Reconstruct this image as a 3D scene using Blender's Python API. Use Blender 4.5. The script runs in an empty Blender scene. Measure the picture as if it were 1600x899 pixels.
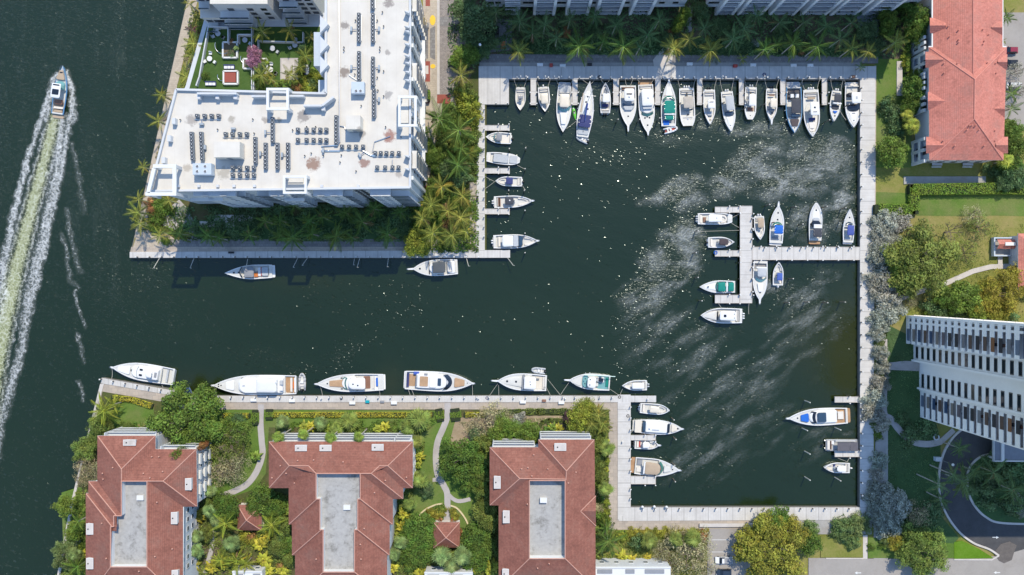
import bpy, math, random
import numpy as np
from mathutils import Vector
random.seed(11)
rng = np.random.default_rng(5)
SC = bpy.context.scene
COL = SC.collection
S, H = 0.2, 211.0            # metres per photo pixel on the water, camera height above the water
CX, CY = 800.0, 449.5
GZ = 1.2                     # ground level above the water

# ------------------------------------------------------------------ camera, sky, sun, exposure
cam_d = bpy.data.cameras.new('camera'); cam = bpy.data.objects.new('camera', cam_d); COL.objects.link(cam)
cam.location = (0, 0, H); cam.rotation_euler = (0, 0, 0)
cam_d.sensor_width = 36.0; cam_d.lens = 36.0 * H / (1600 * S); cam_d.clip_start = 1.0; cam_d.clip_end = 9000.0
SC.camera = cam
SUN_EL = math.radians(51.0)
SUN_AZ = math.atan2(0.36, 0.93)          # measured from +Y towards +X: the sun stands up and right of the frame
world = bpy.data.worlds.new('World'); SC.world = world; world.use_nodes = True
wn = world.node_tree.nodes; wl = world.node_tree.links
bg = wn['Background']; sky = wn.new('ShaderNodeTexSky'); sky.sky_type = 'NISHITA'; sky.sun_disc = False
sky.sun_elevation = SUN_EL; sky.sun_rotation = SUN_AZ; sky.air_density = 1.0; sky.dust_density = 0.1; sky.ozone_density = 3.2
wl.new(sky.outputs[0], bg.inputs[0]); bg.inputs[1].default_value = 0.15
sun_d = bpy.data.lights.new('sun', 'SUN'); sun_d.energy = 2.65; sun_d.angle = math.radians(0.5); sun_d.color = (1.0, 0.905, 0.73)
sun = bpy.data.objects.new('sun', sun_d); COL.objects.link(sun)
sd = Vector((math.sin(SUN_AZ) * math.cos(SUN_EL), math.cos(SUN_AZ) * math.cos(SUN_EL), math.sin(SUN_EL)))
sun.rotation_euler = sd.to_track_quat('Z', 'Y').to_euler(); sun.location = sd * 400
SC.view_settings.view_transform = 'Standard'; SC.view_settings.look = 'None'
SC.view_settings.exposure = 0.80; SC.view_settings.gamma = 1.0
SC.cycles.max_bounces = 6; SC.cycles.transparent_max_bounces = 6
SC.cycles.caustics_reflective = False; SC.cycles.caustics_refractive = False

# ------------------------------------------------------------------ helpers
def P(px, py, z=GZ):
    "world point at height z that stands at photo pixel (px, py)"
    k = S * (H - z) / H
    return ((px - CX) * k, (CY - py) * k, z)
def PP(pts, z=GZ): return [P(a, b, z) for a, b in pts]

class MB:
    def __init__(s): s.v = []; s.f = []; s.m = []
    def add(s, vs, fs, m=0):
        o = len(s.v); s.v += [tuple(v) for v in vs]; s.f += [tuple(i + o for i in f) for f in fs]; s.m += [m] * len(fs); return s
    def box(s, x0, x1, y0, y1, z0, z1, m=0):
        return s.add([(x0,y0,z0),(x1,y0,z0),(x1,y1,z0),(x0,y1,z0),(x0,y0,z1),(x1,y0,z1),(x1,y1,z1),(x0,y1,z1)],
                     [(0,3,2,1),(4,5,6,7),(0,1,5,4),(1,2,6,5),(2,3,7,6),(3,0,4,7)], m)
    def prism(s, poly, z0, z1, m=0, inset=0.0):
        n = len(poly); a = sum(poly[i][0]*poly[(i+1)%n][1]-poly[(i+1)%n][0]*poly[i][1] for i in range(n))
        if a < 0: poly = poly[::-1]
        cx = sum(p[0] for p in poly)/n; cy = sum(p[1] for p in poly)/n
        k = 1 - inset
        vs = [(p[0],p[1],z0) for p in poly] + [(cx+(p[0]-cx)*k, cy+(p[1]-cy)*k, z1) for p in poly]
        fs = [tuple(range(n-1,-1,-1)), tuple(range(n,2*n))] + [(i,(i+1)%n,(i+1)%n+n,i+n) for i in range(n)]
        return s.add(vs, fs, m)
    def tube(s, p, q, r0, r1=None, n=6, m=0):
        r1 = r0 if r1 is None else r1
        p = Vector(p); q = Vector(q); d = (q-p)
        if d.length < 1e-6: return s
        d.normalize(); u = d.orthogonal().normalized(); w = d.cross(u)
        vs = []
        for c, r in ((p, r0), (q, r1)):
            for i in range(n):
                a = 2*math.pi*i/n; vs.append(c + (u*math.cos(a)+w*math.sin(a))*r)
        return s.add(vs, [tuple(range(n-1,-1,-1)), tuple(range(n,2*n))] + [(i,(i+1)%n,(i+1)%n+n,i+n) for i in range(n)], m)
    def path(s, pts, r, n=5, m=0):
        for a, b in zip(pts[:-1], pts[1:]): s.tube(a, b, r, r, n, m)
        return s
    def poly(s, pts, m=0):
        return s.add(pts, [tuple(range(len(pts)))], m)
    def ball(s, c, r, sz=1.0, n=8, k=5, m=0):
        vs = [(c[0],c[1],c[2]-r*sz)]
        for j in range(1,k):
            t = math.pi*j/k
            for i in range(n):
                a = 2*math.pi*i/n; vs.append((c[0]+r*math.sin(t)*math.cos(a), c[1]+r*math.sin(t)*math.sin(a), c[2]-r*sz*math.cos(t)))
        vs.append((c[0],c[1],c[2]+r*sz)); L = len(vs)-1; fs = []
        for i in range(n):
            fs.append((0, 1+(i+1)%n, 1+i)); fs.append((L, L-n+i, L-n+(i+1)%n))
            for j in range(k-2):
                a = 1+j*n; fs.append((a+i, a+(i+1)%n, a+n+(i+1)%n, a+n+i))
        return s.add(vs, fs, m)
    def mesh(s, name, mats, smooth=False):
        me = bpy.data.meshes.new(name); me.from_pydata(s.v, [], s.f)
        for m in (mats if isinstance(mats, (list, tuple)) else [mats]): me.materials.append(m)
        if len(me.materials) > 1: me.polygons.foreach_set('material_index', s.m)
        if smooth: me.polygons.foreach_set('use_smooth', [True]*len(s.f))
        me.update(); return me
    def obj(s, name, mats, parent=None, smooth=False):
        return link(name, s.mesh(name, mats, smooth), parent)

def link(name, me, parent=None, loc=None, rz=0.0, scale=None):
    o = bpy.data.objects.new(name, me); COL.objects.link(o)
    if parent: o.parent = parent
    if loc: o.location = loc
    if rz: o.rotation_euler = (0, 0, rz)
    if scale: o.scale = scale
    return o
def tag(o, label=None, cat=None, group=None, kind=None):
    if label: o['label'] = label
    if cat: o['category'] = cat
    if group: o['group'] = group
    if kind: o['kind'] = kind
    return o
def thing(name, label, cat, loc=(0,0,0), rz=0.0, group=None):
    o = bpy.data.objects.new(name, None); COL.objects.link(o); o.empty_display_size = .5
    o.location = loc; o.rotation_euler = (0, 0, rz)
    return tag(o, label, cat, group)
def struct(name, mb, m): return tag(mb.obj(name, m), kind='structure')
def copy_thing(src, loc, rz, label, group=None):
    def cp(o, par):
        c = o.copy(); COL.objects.link(c)
        if par: c.parent = par
        for ch in KIDS.get(o.name, []): cp(ch, c)
        return c
    r = cp(src, None); r.location = loc; r.rotation_euler = (0, 0, rz); r['label'] = label
    if group: r['group'] = group
    return r
KIDS = {}
def reg(root):
    "remember a thing's tree so that it can be copied"
    def walk(o):
        KIDS[o.name] = [c for c in bpy.data.objects if c.parent == o]
        for c in KIDS[o.name]: walk(c)
    walk(root); return root
_T = ['zeroth','first','second','third','fourth','fifth','sixth','seventh','eighth','ninth','tenth','eleventh','twelfth','thirteenth','fourteenth','fifteenth','sixteenth','seventeenth','eighteenth','nineteenth','twentieth']
_TENS = {20:'twenty',30:'thirty',40:'forty',50:'fifty',60:'sixty',70:'seventy',80:'eighty',90:'ninety'}
def nth(i):
    if i < 21: return _T[i]
    if i % 10 == 0: return _TENS[i][:-1] + 'ieth' if i in _TENS else str(i)
    return _TENS[i//10*10] + '-' + _T[i%10]

# ------------------------------------------------------------------ materials
class NT:
    def __init__(s, name):
        s.mat = bpy.data.materials.new(name); s.mat.use_nodes = True
        s.t = s.mat.node_tree; s.n = s.t.nodes; s.l = s.t.links; s.b = s.n['Principled BSDF']
        s.out = s.n['Material Output']
    def new(s, t, **kw):
        x = s.n.new(t)
        for k, v in kw.items(): setattr(x, k, v)
        return x
    def set(s, sock, v):
        if hasattr(v, 'is_output'): s.l.new(v, sock)
        elif v is not None: sock.default_value = v
    def math(s, op, a, b=None, c=None, clamp=False):
        x = s.new('ShaderNodeMath', operation=op); x.use_clamp = clamp
        s.set(x.inputs[0], a); s.set(x.inputs[1], b)
        if c is not None: s.set(x.inputs[2], c)
        return x.outputs[0]
    def pos(s):
        if not hasattr(s, '_p'):
            s._g = s.new('ShaderNodeNewGeometry'); s._p = s._g.outputs['Position']
            sp = s.new('ShaderNodeSeparateXYZ'); s.l.new(s._p, sp.inputs[0]); s.x, s.y, s.z = sp.outputs
        return s._p
    def noise(s, scale, detail=3.0, rough=.55, vec=None, dist=0.0):
        x = s.new('ShaderNodeTexNoise'); s.l.new(vec if vec is not None else s.pos(), x.inputs['Vector'])
        x.inputs['Scale'].default_value = scale; x.inputs['Detail'].default_value = detail; x.inputs['Roughness'].default_value = rough
        x.inputs['Distortion'].default_value = dist
        return x.outputs['Fac']
    def ramp(s, fac, stops):
        x = s.new('ShaderNodeValToRGB'); s.l.new(fac, x.inputs[0]); e = x.color_ramp.elements
        while len(e) < len(stops): e.new(.5)
        for i, (p, c) in enumerate(stops): e[i].position = p; e[i].color = (*c, 1) if len(c) == 3 else c
        return x.outputs[0]
    def mix(s, fac, a, b, mode='MIX'):
        x = s.new('ShaderNodeMix', data_type='RGBA', blend_type=mode)
        s.set(x.inputs[0], fac); s.set(x.inputs[6], (*a, 1) if isinstance(a, tuple) else a); s.set(x.inputs[7], (*b, 1) if isinstance(b, tuple) else b)
        return x.outputs[2]
    def maprange(s, v, a, b, c=0.0, d=1.0):
        x = s.new('ShaderNodeMapRange'); s.set(x.inputs[0], v)
        for i, q in enumerate((a, b, c, d)): x.inputs[i+1].default_value = q
        return x.outputs[0]
    def vmul(s, v, k):
        x = s.new('ShaderNodeVectorMath', operation='MULTIPLY'); s.set(x.inputs[0], v); x.inputs[1].default_value = k
        return x.outputs[0]
    def bump(s, h, dist, strength=1.0, normal=None):
        x = s.new('ShaderNodeBump'); s.set(x.inputs['Height'], h); s.set(x.inputs['Distance'], dist); x.inputs['Strength'].default_value = strength
        s.l.new(x.outputs[0], s.b.inputs['Normal']); return x.outputs[0]
    def fin(s, col, rough=.7, metal=0.0, spec=.5):
        s.set(s.b.inputs['Base Color'], (*col, 1) if isinstance(col, tuple) else col)
        s.set(s.b.inputs['Roughness'], rough); s.b.inputs['Metallic'].default_value = metal
        s.b.inputs['Specular IOR Level'].default_value = spec
        return s.mat
def dk(c, k): return tuple(max(0.0, min(1.0, x*k)) for x in c)
def M(name, col, rough=.6, var=.12, scale=.8, metal=0.0, spec=.5, stain=0.0, stain_col=(.2,.16,.12)):
    t = NT(name); n1 = t.noise(scale, 4); n2 = t.noise(scale*7, 2)
    n = t.math('ADD', t.math('MULTIPLY', n1, .65), t.math('MULTIPLY', n2, .35))
    c = t.ramp(n, [(.3, dk(col, 1-var)), (.7, dk(col, 1+var))])
    if stain:
        f = t.maprange(t.noise(scale*.35, 6, .65), .52, .75, 0.0, stain); c = t.mix(f, c, stain_col)
    return t.fin(c, rough, metal, spec)
def M_boards(name, col, axis, step, dark=.72, var=.1, rough=.75, stain=.25, stain_col=(.25,.22,.19)):
    "boards, slabs or roof courses: fine joints every step metres across the axis"
    t = NT(name); t.pos(); v = t.x if axis == 'x' else t.y
    f = t.math('FRACT', t.math('DIVIDE', v, step)); j = t.math('LESS_THAN', f, .16)
    cell = t.new('ShaderNodeTexWhiteNoise', noise_dimensions='1D'); t.l.new(t.math('FLOOR', t.math('DIVIDE', v, step)), cell.inputs['W'])
    n = t.noise(.5, 5, .6)
    c = t.ramp(n, [(.3, dk(col, 1-var)), (.7, dk(col, 1+var))])
    c = t.mix(t.math('MULTIPLY', cell.outputs['Value'], .12), c, dk(col, .6))
    c = t.mix(t.math('MULTIPLY', j, 1-dark), c, dk(col, .25))
    jj = t.math('LESS_THAN', t.math('FRACT', t.math('DIVIDE', v, step*7.6)), .07); c = t.mix(t.math('MULTIPLY', jj, .38 if step > .4 else 0.0), c, dk(col, .3))
    if stain: c = t.mix(t.maprange(t.noise(.16, 6, .7), .48, .72, 0.0, stain), c, stain_col); c = t.mix(t.maprange(t.noise(1.4, 4, .7), .6, .75, 0.0, stain), c, dk(col, .45))
    return t.fin(c, rough)
def M_pavers(name, c1, c2, w, h, mortar, rough=.85, stain=.35):
    t = NT(name); b = t.new('ShaderNodeTexBrick'); t.l.new(t.pos(), b.inputs['Vector'])
    b.inputs['Color1'].default_value = (*c1,1); b.inputs['Color2'].default_value = (*c2,1); b.inputs['Mortar'].default_value = (*mortar,1)
    b.inputs['Scale'].default_value = 1.0; b.inputs['Brick Width'].default_value = w; b.inputs['Row Height'].default_value = h; b.inputs['Mortar Size'].default_value = .03
    n = t.noise(.35, 6, .65); c = t.mix(t.maprange(n, .5, .75, 0.0, stain), b.outputs['Color'], (.12,.1,.085))
    c = t.mix(t.maprange(t.noise(2.5, 3), .45, .75, 0.0, .3), c, dk(c2, 1.25))
    return t.fin(c, rough)
def M_grass(name, a, b, c, dry=0.0, dry_col=(.2,.17,.07), scale=.12):
    t = NT(name); n = t.math('ADD', t.math('MULTIPLY', t.noise(scale, 6, .65), .55), t.math('MULTIPLY', t.noise(2.2, 3, .7), .45))
    col = t.ramp(n, [(.32, a), (.5, b), (.68, c)])
    if dry: col = t.mix(t.maprange(t.noise(scale*.6, 5, .7), .46, .66, 0.0, dry), col, dry_col)
    t.bump(t.noise(3.5, 3), .12, .6)
    return t.fin(col, .95, spec=.1)
def M_tile(name, col, light, step=.44):
    "clay tile roof: courses parallel to the eaves"
    t = NT(name); t.pos(); nn = t.new('ShaderNodeSeparateXYZ'); t.l.new(t._g.outputs['Normal'], nn.inputs[0])
    ax = t.math('GREATER_THAN', t.math('ABSOLUTE', nn.outputs[0]), t.math('ABSOLUTE', nn.outputs[1]))
    v = t.math('ADD', t.math('MULTIPLY', ax, t.x), t.math('MULTIPLY', t.math('SUBTRACT', 1.0, ax), t.y))
    u = t.math('ADD', t.math('MULTIPLY', ax, t.y), t.math('MULTIPLY', t.math('SUBTRACT', 1.0, ax), t.x))
    f = t.math('FRACT', t.math('DIVIDE', v, step)); g = t.math('FRACT', t.math('DIVIDE', u, .3))
    wn2 = t.new('ShaderNodeTexWhiteNoise', noise_dimensions='2D'); cmb = t.new('ShaderNodeCombineXYZ')
    t.l.new(t.math('FLOOR', t.math('DIVIDE', v, step)), cmb.inputs[0]); t.l.new(t.math('FLOOR', t.math('DIVIDE', u, .3)), cmb.inputs[1]); t.l.new(cmb.outputs[0], wn2.inputs['Vector'])
    n = t.math('ADD', t.math('MULTIPLY', t.noise(.22, 6, .7), .6), t.math('MULTIPLY', t.noise(1.5, 3), .4))
    c = t.ramp(n, [(.34, dk(col, .62)), (.5, col), (.66, light)])
    c = t.mix(t.math('MULTIPLY', wn2.outputs['Value'], .3), c, dk(col, .55))
    c = t.mix(t.math('MULTIPLY', t.math('LESS_THAN', f, .22), .42), c, dk(col, .35))
    c = t.mix(t.maprange(t.noise(.11, 6, .8), .5, .7, 0.0, .5), c, (.12,.08,.065)); c = t.mix(t.maprange(t.noise(.3, 5, .8), .56, .72, 0.0, .35), c, dk(light, 1.25))
    h = t.math('ADD', t.math('MULTIPLY', f, .7), t.math('MULTIPLY', t.math('PINGPONG', g, .5), .6))
    t.bump(h, .06, .5)
    return t.fin(c, .8)
def M_leaf(name, trans=.25):
    "foliage: the object's own colour, varied leaf by leaf"
    t = NT(name); oi = t.new('ShaderNodeObjectInfo'); a = t.new('ShaderNodeAttribute', attribute_name='tint')
    br = t.maprange(a.outputs['Fac'], 0.0, 1.0, .30, 1.75)
    hsv = t.new('ShaderNodeHueSaturation'); t.l.new(oi.outputs['Color'], hsv.inputs['Color'])
    t.l.new(t.maprange(t.noise(.5, 3), .3, .7, .475, .525), hsv.inputs['Hue']); t.l.new(br, hsv.inputs['Value'])
    c = t.fin(hsv.outputs[0], .6, spec=.25)
    tr = t.new('ShaderNodeBsdfTranslucent'); t.l.new(t.mix(.5, hsv.outputs[0], (.25,.35,.05)), tr.inputs[0])
    mx = t.new('ShaderNodeMixShader'); mx.inputs[0].default_value = trans
    t.l.new(t.b.outputs[0], mx.inputs[1]); t.l.new(tr.outputs[0], mx.inputs[2]); t.l.new(mx.outputs[0], t.out.inputs[0])
    return t.mat
# ------------------------------------------------------------------ shared materials
WHITE = M('white_paint', (.66,.66,.64), .5, .05, .3)
GEL = M('gelcoat', (.72,.72,.71), .22, .03, .5)
CREAM = M('cream_gelcoat', (.66,.60,.50), .35, .06, .6)
DECKG = M('grey_nonskid', (.42,.42,.41), .6, .08, .8)
DECKL = M('pale_nonskid', (.58,.57,.53), .6, .06, .8)
TEAK = M_boards('teak', (.42,.25,.13), 'y', .22, .6, .15, .65, 0)
TEAKX = M_boards('teak_fore', (.44,.28,.16), 'x', .22, .6, .15, .65, 0)
TAN = M('tan_canvas', (.40,.31,.22), .85, .08, .8)
BEIGE = M('beige_canvas', (.43,.39,.34), .85, .08, .8)
GREY = M('grey_canvas', (.24,.25,.27), .85, .1, .8)
LGREY = M('pale_grey_canvas', (.42,.44,.46), .85, .08, .8)
NAVY = M('navy_canvas', (.035,.045,.15), .8, .12, .9)
BLUE = M('blue_canvas', (.01,.12,.50), .8, .1, .9)
GREEN = M('green_canvas', (.0,.20,.16), .8, .1, .9)
DARKC = M('dark_canvas', (.045,.05,.065), .8, .15, .9)
GLASS = M('tinted_glass', (.012,.018,.028), .06, .1, .5, spec=.8)
GLASSB = M('blue_glass', (.03,.06,.10), .05, .1, .5, spec=.9)
GLASSG = M('green_glass', (.05,.17,.14), .08, .15, .7, spec=.8)
GLASST = M('teal_glass', (.16,.34,.34), .08, .15, .7, spec=.8)
BLACK = M('black_plastic', (.02,.02,.022), .45, .1)
STEEL = M('steel', (.6,.6,.6), .25, .05, metal=1.0)
VINYL = M('vinyl', (.66,.62,.56), .55, .06)
BROWNV = M('brown_vinyl', (.22,.11,.07), .6, .12)
RED = M('red_paint', (.40,.05,.04), .5, .15)
ORANGE = M('orange_paint', (.55,.17,.04), .5, .1)
YELLOW = M('yellow_paint', (.72,.46,.02), .6, .1)
LIME = M('lime_plastic', (.13,.55,.05), .4, .1)
TEALP = M('teal_plastic', (.0,.30,.36), .5, .1)
HULLB = M('blue_hull_paint', (.10,.24,.42), .2, .05)
HULLD = M('dark_hull_paint', (.10,.15,.24), .2, .05)
TUBEG = M('hypalon_grey', (.42,.42,.42), .6, .06)
ROPE = M('rope', (.45,.42,.36), .9, .1)
TIMBER = M('weathered_pile', (.16,.13,.10), .9, .25, 1.5)
PALE = M('pale_pile', (.55,.53,.48), .85, .15, 1.5)
CONC = M('pale_concrete', (.46,.42,.36), .9, .12, .4, stain=.5, stain_col=(.2,.17,.14))
CONCG = M('grey_concrete', (.33,.32,.30), .9, .16, .4, stain=.5)
KERB = M('kerb_concrete', (.52,.48,.44), .9, .1, .6, stain=.3)
PATH = M('path_concrete', (.40,.37,.35), .9, .1, .5, stain=.35)
ASPH = M('asphalt', (.06,.06,.063), .9, .25, .35, stain=.6, stain_col=(.10,.095,.09))
STREET = M('worn_street', (.31,.285,.26), .9, .1, .25, stain=.45)
DOCKX = M_boards('dock_boards_across_x', (.56,.54,.51), 'x', .5, .80, .08)
DOCKY = M_boards('dock_boards_across_y', (.56,.54,.51), 'y', .5, .80, .08)
PAVX = M_pavers('tan_slabs', (.44,.37,.30), (.36,.31,.26), 1.8, 1.2, (.26,.22,.18))
PAVD = M_pavers('grey_pavers', (.25,.24,.23), (.18,.17,.165), .8, .8, (.12,.115,.11))
PAVR = M_pavers('road_pavers', (.34,.30,.27), (.22,.195,.18), .5, .35, (.15,.13,.12))
PAVS = M_pavers('sandy_pavers', (.47,.40,.31), (.42,.35,.27), .9, .6, (.33,.28,.22))
BRICK = M_pavers('red_pavers', (.34,.075,.05), (.28,.065,.045), .4, .2, (.22,.07,.05), stain=.15)
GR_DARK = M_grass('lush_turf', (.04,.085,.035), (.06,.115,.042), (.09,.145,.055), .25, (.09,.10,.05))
GR_TURF = M_grass('garden_turf', (.045,.085,.02), (.06,.11,.028), (.085,.135,.04), scale=.4)
GR_MID = M_grass('lawn', (.07,.135,.024), (.105,.175,.034), (.15,.20,.055), .35, (.26,.20,.11))
GR_DRY = M_grass('dry_lawn', (.13,.155,.03), (.19,.20,.05), (.25,.23,.08), .6, (.34,.25,.12))
GR_LIME = M_grass('bright_lawn', (.07,.15,.01), (.10,.20,.015), (.13,.23,.03), scale=.3)
MULCH = M_grass('mulch', (.09,.08,.05), (.13,.105,.07), (.19,.14,.10), .4, (.06,.09,.03), .3)
BEDS = M_grass('garden_bed', (.05,.07,.022), (.08,.095,.03), (.13,.115,.06), .5, (.14,.09,.06), .4)
SAND = M_grass('sandy_soil', (.27,.20,.13), (.34,.26,.18), (.38,.31,.22), .3, (.15,.13,.05), .3)
FOLI = M_leaf('foliage_leaf'); FOLI2 = M_leaf('palm_leaf', .18)
BARK = M('bark', (.17,.13,.10), .95, .25, 1.2)
PALMB = M('palm_bark', (.40,.36,.31), .95, .2, 1.2)

# ------------------------------------------------------------------ water
def vnoise(x, y, sc, seed):
    "smooth value noise on arrays"
    r = np.random.default_rng(seed); g = r.random((257, 257)); xs = x/sc; ys = y/sc
    xi = np.floor(xs).astype(int); yi = np.floor(ys).astype(int); fx = xs-xi; fy = ys-yi
    fx = fx*fx*(3-2*fx); fy = fy*fy*(3-2*fy); a = xi % 256; b = yi % 256
    return (g[b,a]*(1-fx)+g[b,a+1]*fx)*(1-fy) + (g[b+1,a]*(1-fx)+g[b+1,a+1]*fx)*fy
def fbm(x, y, sc, seed, k=4):
    return sum(vnoise(x+71*i, y+37*i, sc/2**i, seed+i)*.5**i for i in range(k)) / sum(.5**i for i in range(k))
def grid_mesh(name, gx, gy, z, fields, m, keep=None):
    X, Y = np.meshgrid(gx, gy); n, w = X.shape
    zz = z(X, Y) if callable(z) else np.full(X.shape, z)
    k = S*(H-zz)/H; co = np.stack([(X-CX)*k, (CY-Y)*k, zz], -1).reshape(-1, 3)
    j, i = np.mgrid[0:n-1, 0:w-1]; a = (j*w+i).ravel()
    q = np.stack([a, a+w, a+w+1, a+1], 1)
    if keep is not None:
        kk = keep(X, Y); kk = np.maximum.reduce([kk[:-1,:-1], kk[1:,:-1], kk[:-1,1:], kk[1:,1:]]).ravel() > 0; q = q[kk]
        used = np.unique(q); mp = np.zeros(len(co), int); mp[used] = np.arange(len(used)); q = mp[q]; co = co[used]
    else: used = np.arange(len(co))
    me = bpy.data.meshes.new(name); me.vertices.add(len(co)); me.vertices.foreach_set('co', co.ravel())
    me.loops.add(q.size); me.loops.foreach_set('vertex_index', q.ravel()); me.polygons.add(len(q))
    me.polygons.foreach_set('loop_start', np.arange(0, q.size, 4)); me.polygons.foreach_set('loop_total', np.full(len(q), 4))
    me.update(calc_edges=True); me.materials.append(m); me.polygons.foreach_set('use_smooth', np.ones(len(q), bool))
    for nm, fn in fields.items():
        at = me.attributes.new(nm, 'FLOAT', 'POINT'); at.data.foreach_set('value', fn(X, Y).ravel()[used].astype(np.float32))
    return me
# wind-ruffled patches: x, y, half-sizes, turn, strength
RUF = [(1290,252,58,34,0,1),(1235,285,62,26,15,.95),(1185,246,70,20,-20,.6),(1150,268,60,16,-15,.5),(1062,300,62,26,-8,.85),(1320,320,26,42,10,.9),
 (1180,292,90,22,5,.5),(1265,345,60,34,0,.6),(1300,225,40,14,0,.7),(1062,372,42,34,-30,.95),(1025,412,34,34,-40,.95),(1068,415,40,26,-30,.7),(1000,452,38,30,-35,.75),
 (1015,505,50,66,20,.55),(1065,540,110,66,-10,.5),(1130,610,130,70,-25,.52),(1182,640,66,60,-35,.55),(1115,665,66,36,-35,.75),(1095,720,80,50,-20,.48),(1225,560,56,50,0,.45),(1250,500,62,36,0,.5),
 (1232,460,60,28,0,.6),(1275,428,40,18,0,.5),(1260,690,40,46,0,.35),(1245,735,30,20,0,.3),(1300,680,50,8,0,.45),
 (1205,205,80,16,-5,.5),(1130,205,60,14,5,.35),(1040,215,60,14,5,.2),(940,245,110,30,0,.12),
 (545,545,48,22,-25,.5),(455,565,90,16,3,.42),(400,560,70,20,5,.4),(620,490,70,60,-20,.2),(330,520,50,60,30,.22),(160,300,170,520,0,.22),(100,100,140,120,0,.30),(40,560,40,160,0,.2),(410,475,260,60,0,.14)]
def ruffle(X, Y):
    wx = X + 46*(fbm(X+5000, Y+5000, 46, 3)-.5) + 16*(fbm(X+900, Y+800, 12, 12, 2)-.5); wy = Y + 46*(fbm(X+5000, Y+5000, 46, 8)-.5)
    m = np.full(X.shape, .045)
    for (a, b, sx, sy, rot, st) in RUF:
        c, s = math.cos(math.radians(rot)), math.sin(math.radians(rot))
        u = ((wx-a)*c + (wy-b)*s)/sx; v = (-(wx-a)*s + (wy-b)*c)/sy
        d = np.sqrt(u*u+v*v); m = np.maximum(m, st*np.clip((1.4-d)/.95, 0, 1)**1.3)
    # streaks of ripple down the channel
    st = fbm(X*1.0+3000, Y*.12+3000, 14, 21, 3); ch = np.clip((330-X)/60, 0, 1)*np.clip((600-Y)/150, .25, 1)
    m = np.maximum(m, ch*(.33+.36*np.clip((st-.48)*4, 0, 1)))
    lul = fbm(X+200, Y+100, 50, 31, 4); a = math.radians(-32); u = X*math.cos(a)+Y*math.sin(a); v = -X*math.sin(a)+Y*math.cos(a)
    wisp = fbm(u*.28+4000, v+4000, 11, 61, 3); wisp2 = fbm(X*.35+900, Y+900, 9, 67, 3); k = np.clip((X-950)/60, 0, 1)
    w = np.where(Y > 440, wisp, wisp2); mod = (1-k) + k*np.where(Y > 470, np.clip(.8+(w-.5)*3.0, .35, 1.3), np.clip(.95+(w-.5)*1.2, .6, 1.15))
    return np.clip(m*(.70+.8*lul)*mod, 0, 1)
def murk(X, Y):
    g = np.exp(-(((X-1325)/28)**2+((Y-555)/110)**2)) + .6*np.exp(-(((X-1275)/50)**2+((Y-540)/70)**2)) + .7*np.exp(-(((X-610)/22)**2+((Y-598)/26)**2)) + .5*np.exp(-(((X-300)/50)**2+((Y-600)/22)**2)) + .4*np.exp(-(((X-470)/70)**2+((Y-432)/22)**2))
    return np.clip(g, 0, 1)
def water_mat():
    t = NT('water'); rf = t.new('ShaderNodeAttribute', attribute_name='ruffle').outputs['Fac']; mk = t.new('ShaderNodeAttribute', attribute_name='murk').outputs['Fac']
    t.pos()
    v0 = t.new('ShaderNodeMapping'); t.l.new(t.pos(), v0.inputs[0]); v0.inputs['Rotation'].default_value = (0,0,SUN_AZ)
    v1 = t.new('ShaderNodeVectorMath', operation='MULTIPLY'); t.l.new(v0.outputs[0], v1.inputs[0]); v1.inputs[1].default_value = (.62, 1.5, 1)
    n1 = t.noise(1.5, 3, .5, v1.outputs[0], .3); n2 = t.noise(.14, 2, .5, v1.outputs[0])
    h = t.math('ADD', t.math('MULTIPLY', n1, t.math('ADD', .03, t.math('MULTIPLY', rf, .165))), t.math('MULTIPLY', n2, .12))
    # steep little wavelets: one per cell, more of the cells break where the wind ruffles the surface
    wob = t.new('ShaderNodeTexNoise'); t.l.new(t.pos(), wob.inputs['Vector']); wob.inputs['Scale'].default_value = 1.1
    wv = t.new('ShaderNodeVectorMath', operation='MULTIPLY_ADD'); t.l.new(wob.outputs['Color'], wv.inputs[0]); wv.inputs[1].default_value = (.7, .7, 0); t.l.new(v1.outputs[0], wv.inputs[2])
    prob = t.math('MULTIPLY', t.math('POWER', rf, 1.35), .55)
    for sc in (1.75, 2.6):
        vo = t.new('ShaderNodeTexVoronoi', feature='F1'); t.l.new(wv.outputs[0], vo.inputs['Vector']); vo.inputs['Scale'].default_value = sc
        sp = t.new('ShaderNodeSeparateColor'); t.l.new(vo.outputs['Color'], sp.inputs[0])
        hit = t.math('LESS_THAN', sp.outputs[0], t.math('MULTIPLY', prob, 1.0 if sc > 2 else .5))
        slope = t.math('MULTIPLY', hit, t.math('ADD', .185, t.math('MULTIPLY', sp.outputs[1], .11)))
        h = t.math('ADD', h, t.math('MULTIPLY', t.math('MULTIPLY', vo.outputs['Distance'], 1.0/sc), slope))
    t.bump(h, 1.0)
    big = t.noise(.012, 4, .6)
    c = t.ramp(big, [(.3, (.0080,.0180,.0030)), (.7, (.0116,.0226,.0055))])
    c = t.mix(t.math('MULTIPLY', mk, .8), c, (.026,.030,.006))
    m = t.fin(c, .09); t.b.inputs['IOR'].default_value = 1.6; t.b.inputs['Specular Tint'].default_value = (.84, .95, .97, 1)
    t.set(t.b.inputs['Roughness'], t.math('ADD', .18, t.math('MULTIPLY', rf, .12)))
    return m
WATER = water_mat()
gx = np.concatenate([[-14000,-5000,-2000,-800], np.arange(-240,1844,4), [2400,4000,7000,14000]]).astype(float)
gy = np.concatenate([[-14000,-5000,-2000,-800], np.arange(-240,1144,4), [2000,4000,7000,14000]]).astype(float)
tag(link('water', grid_mesh('water', gx, gy, 0.0, {'ruffle': ruffle, 'murk': murk}, WATER)), kind='structure')

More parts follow.
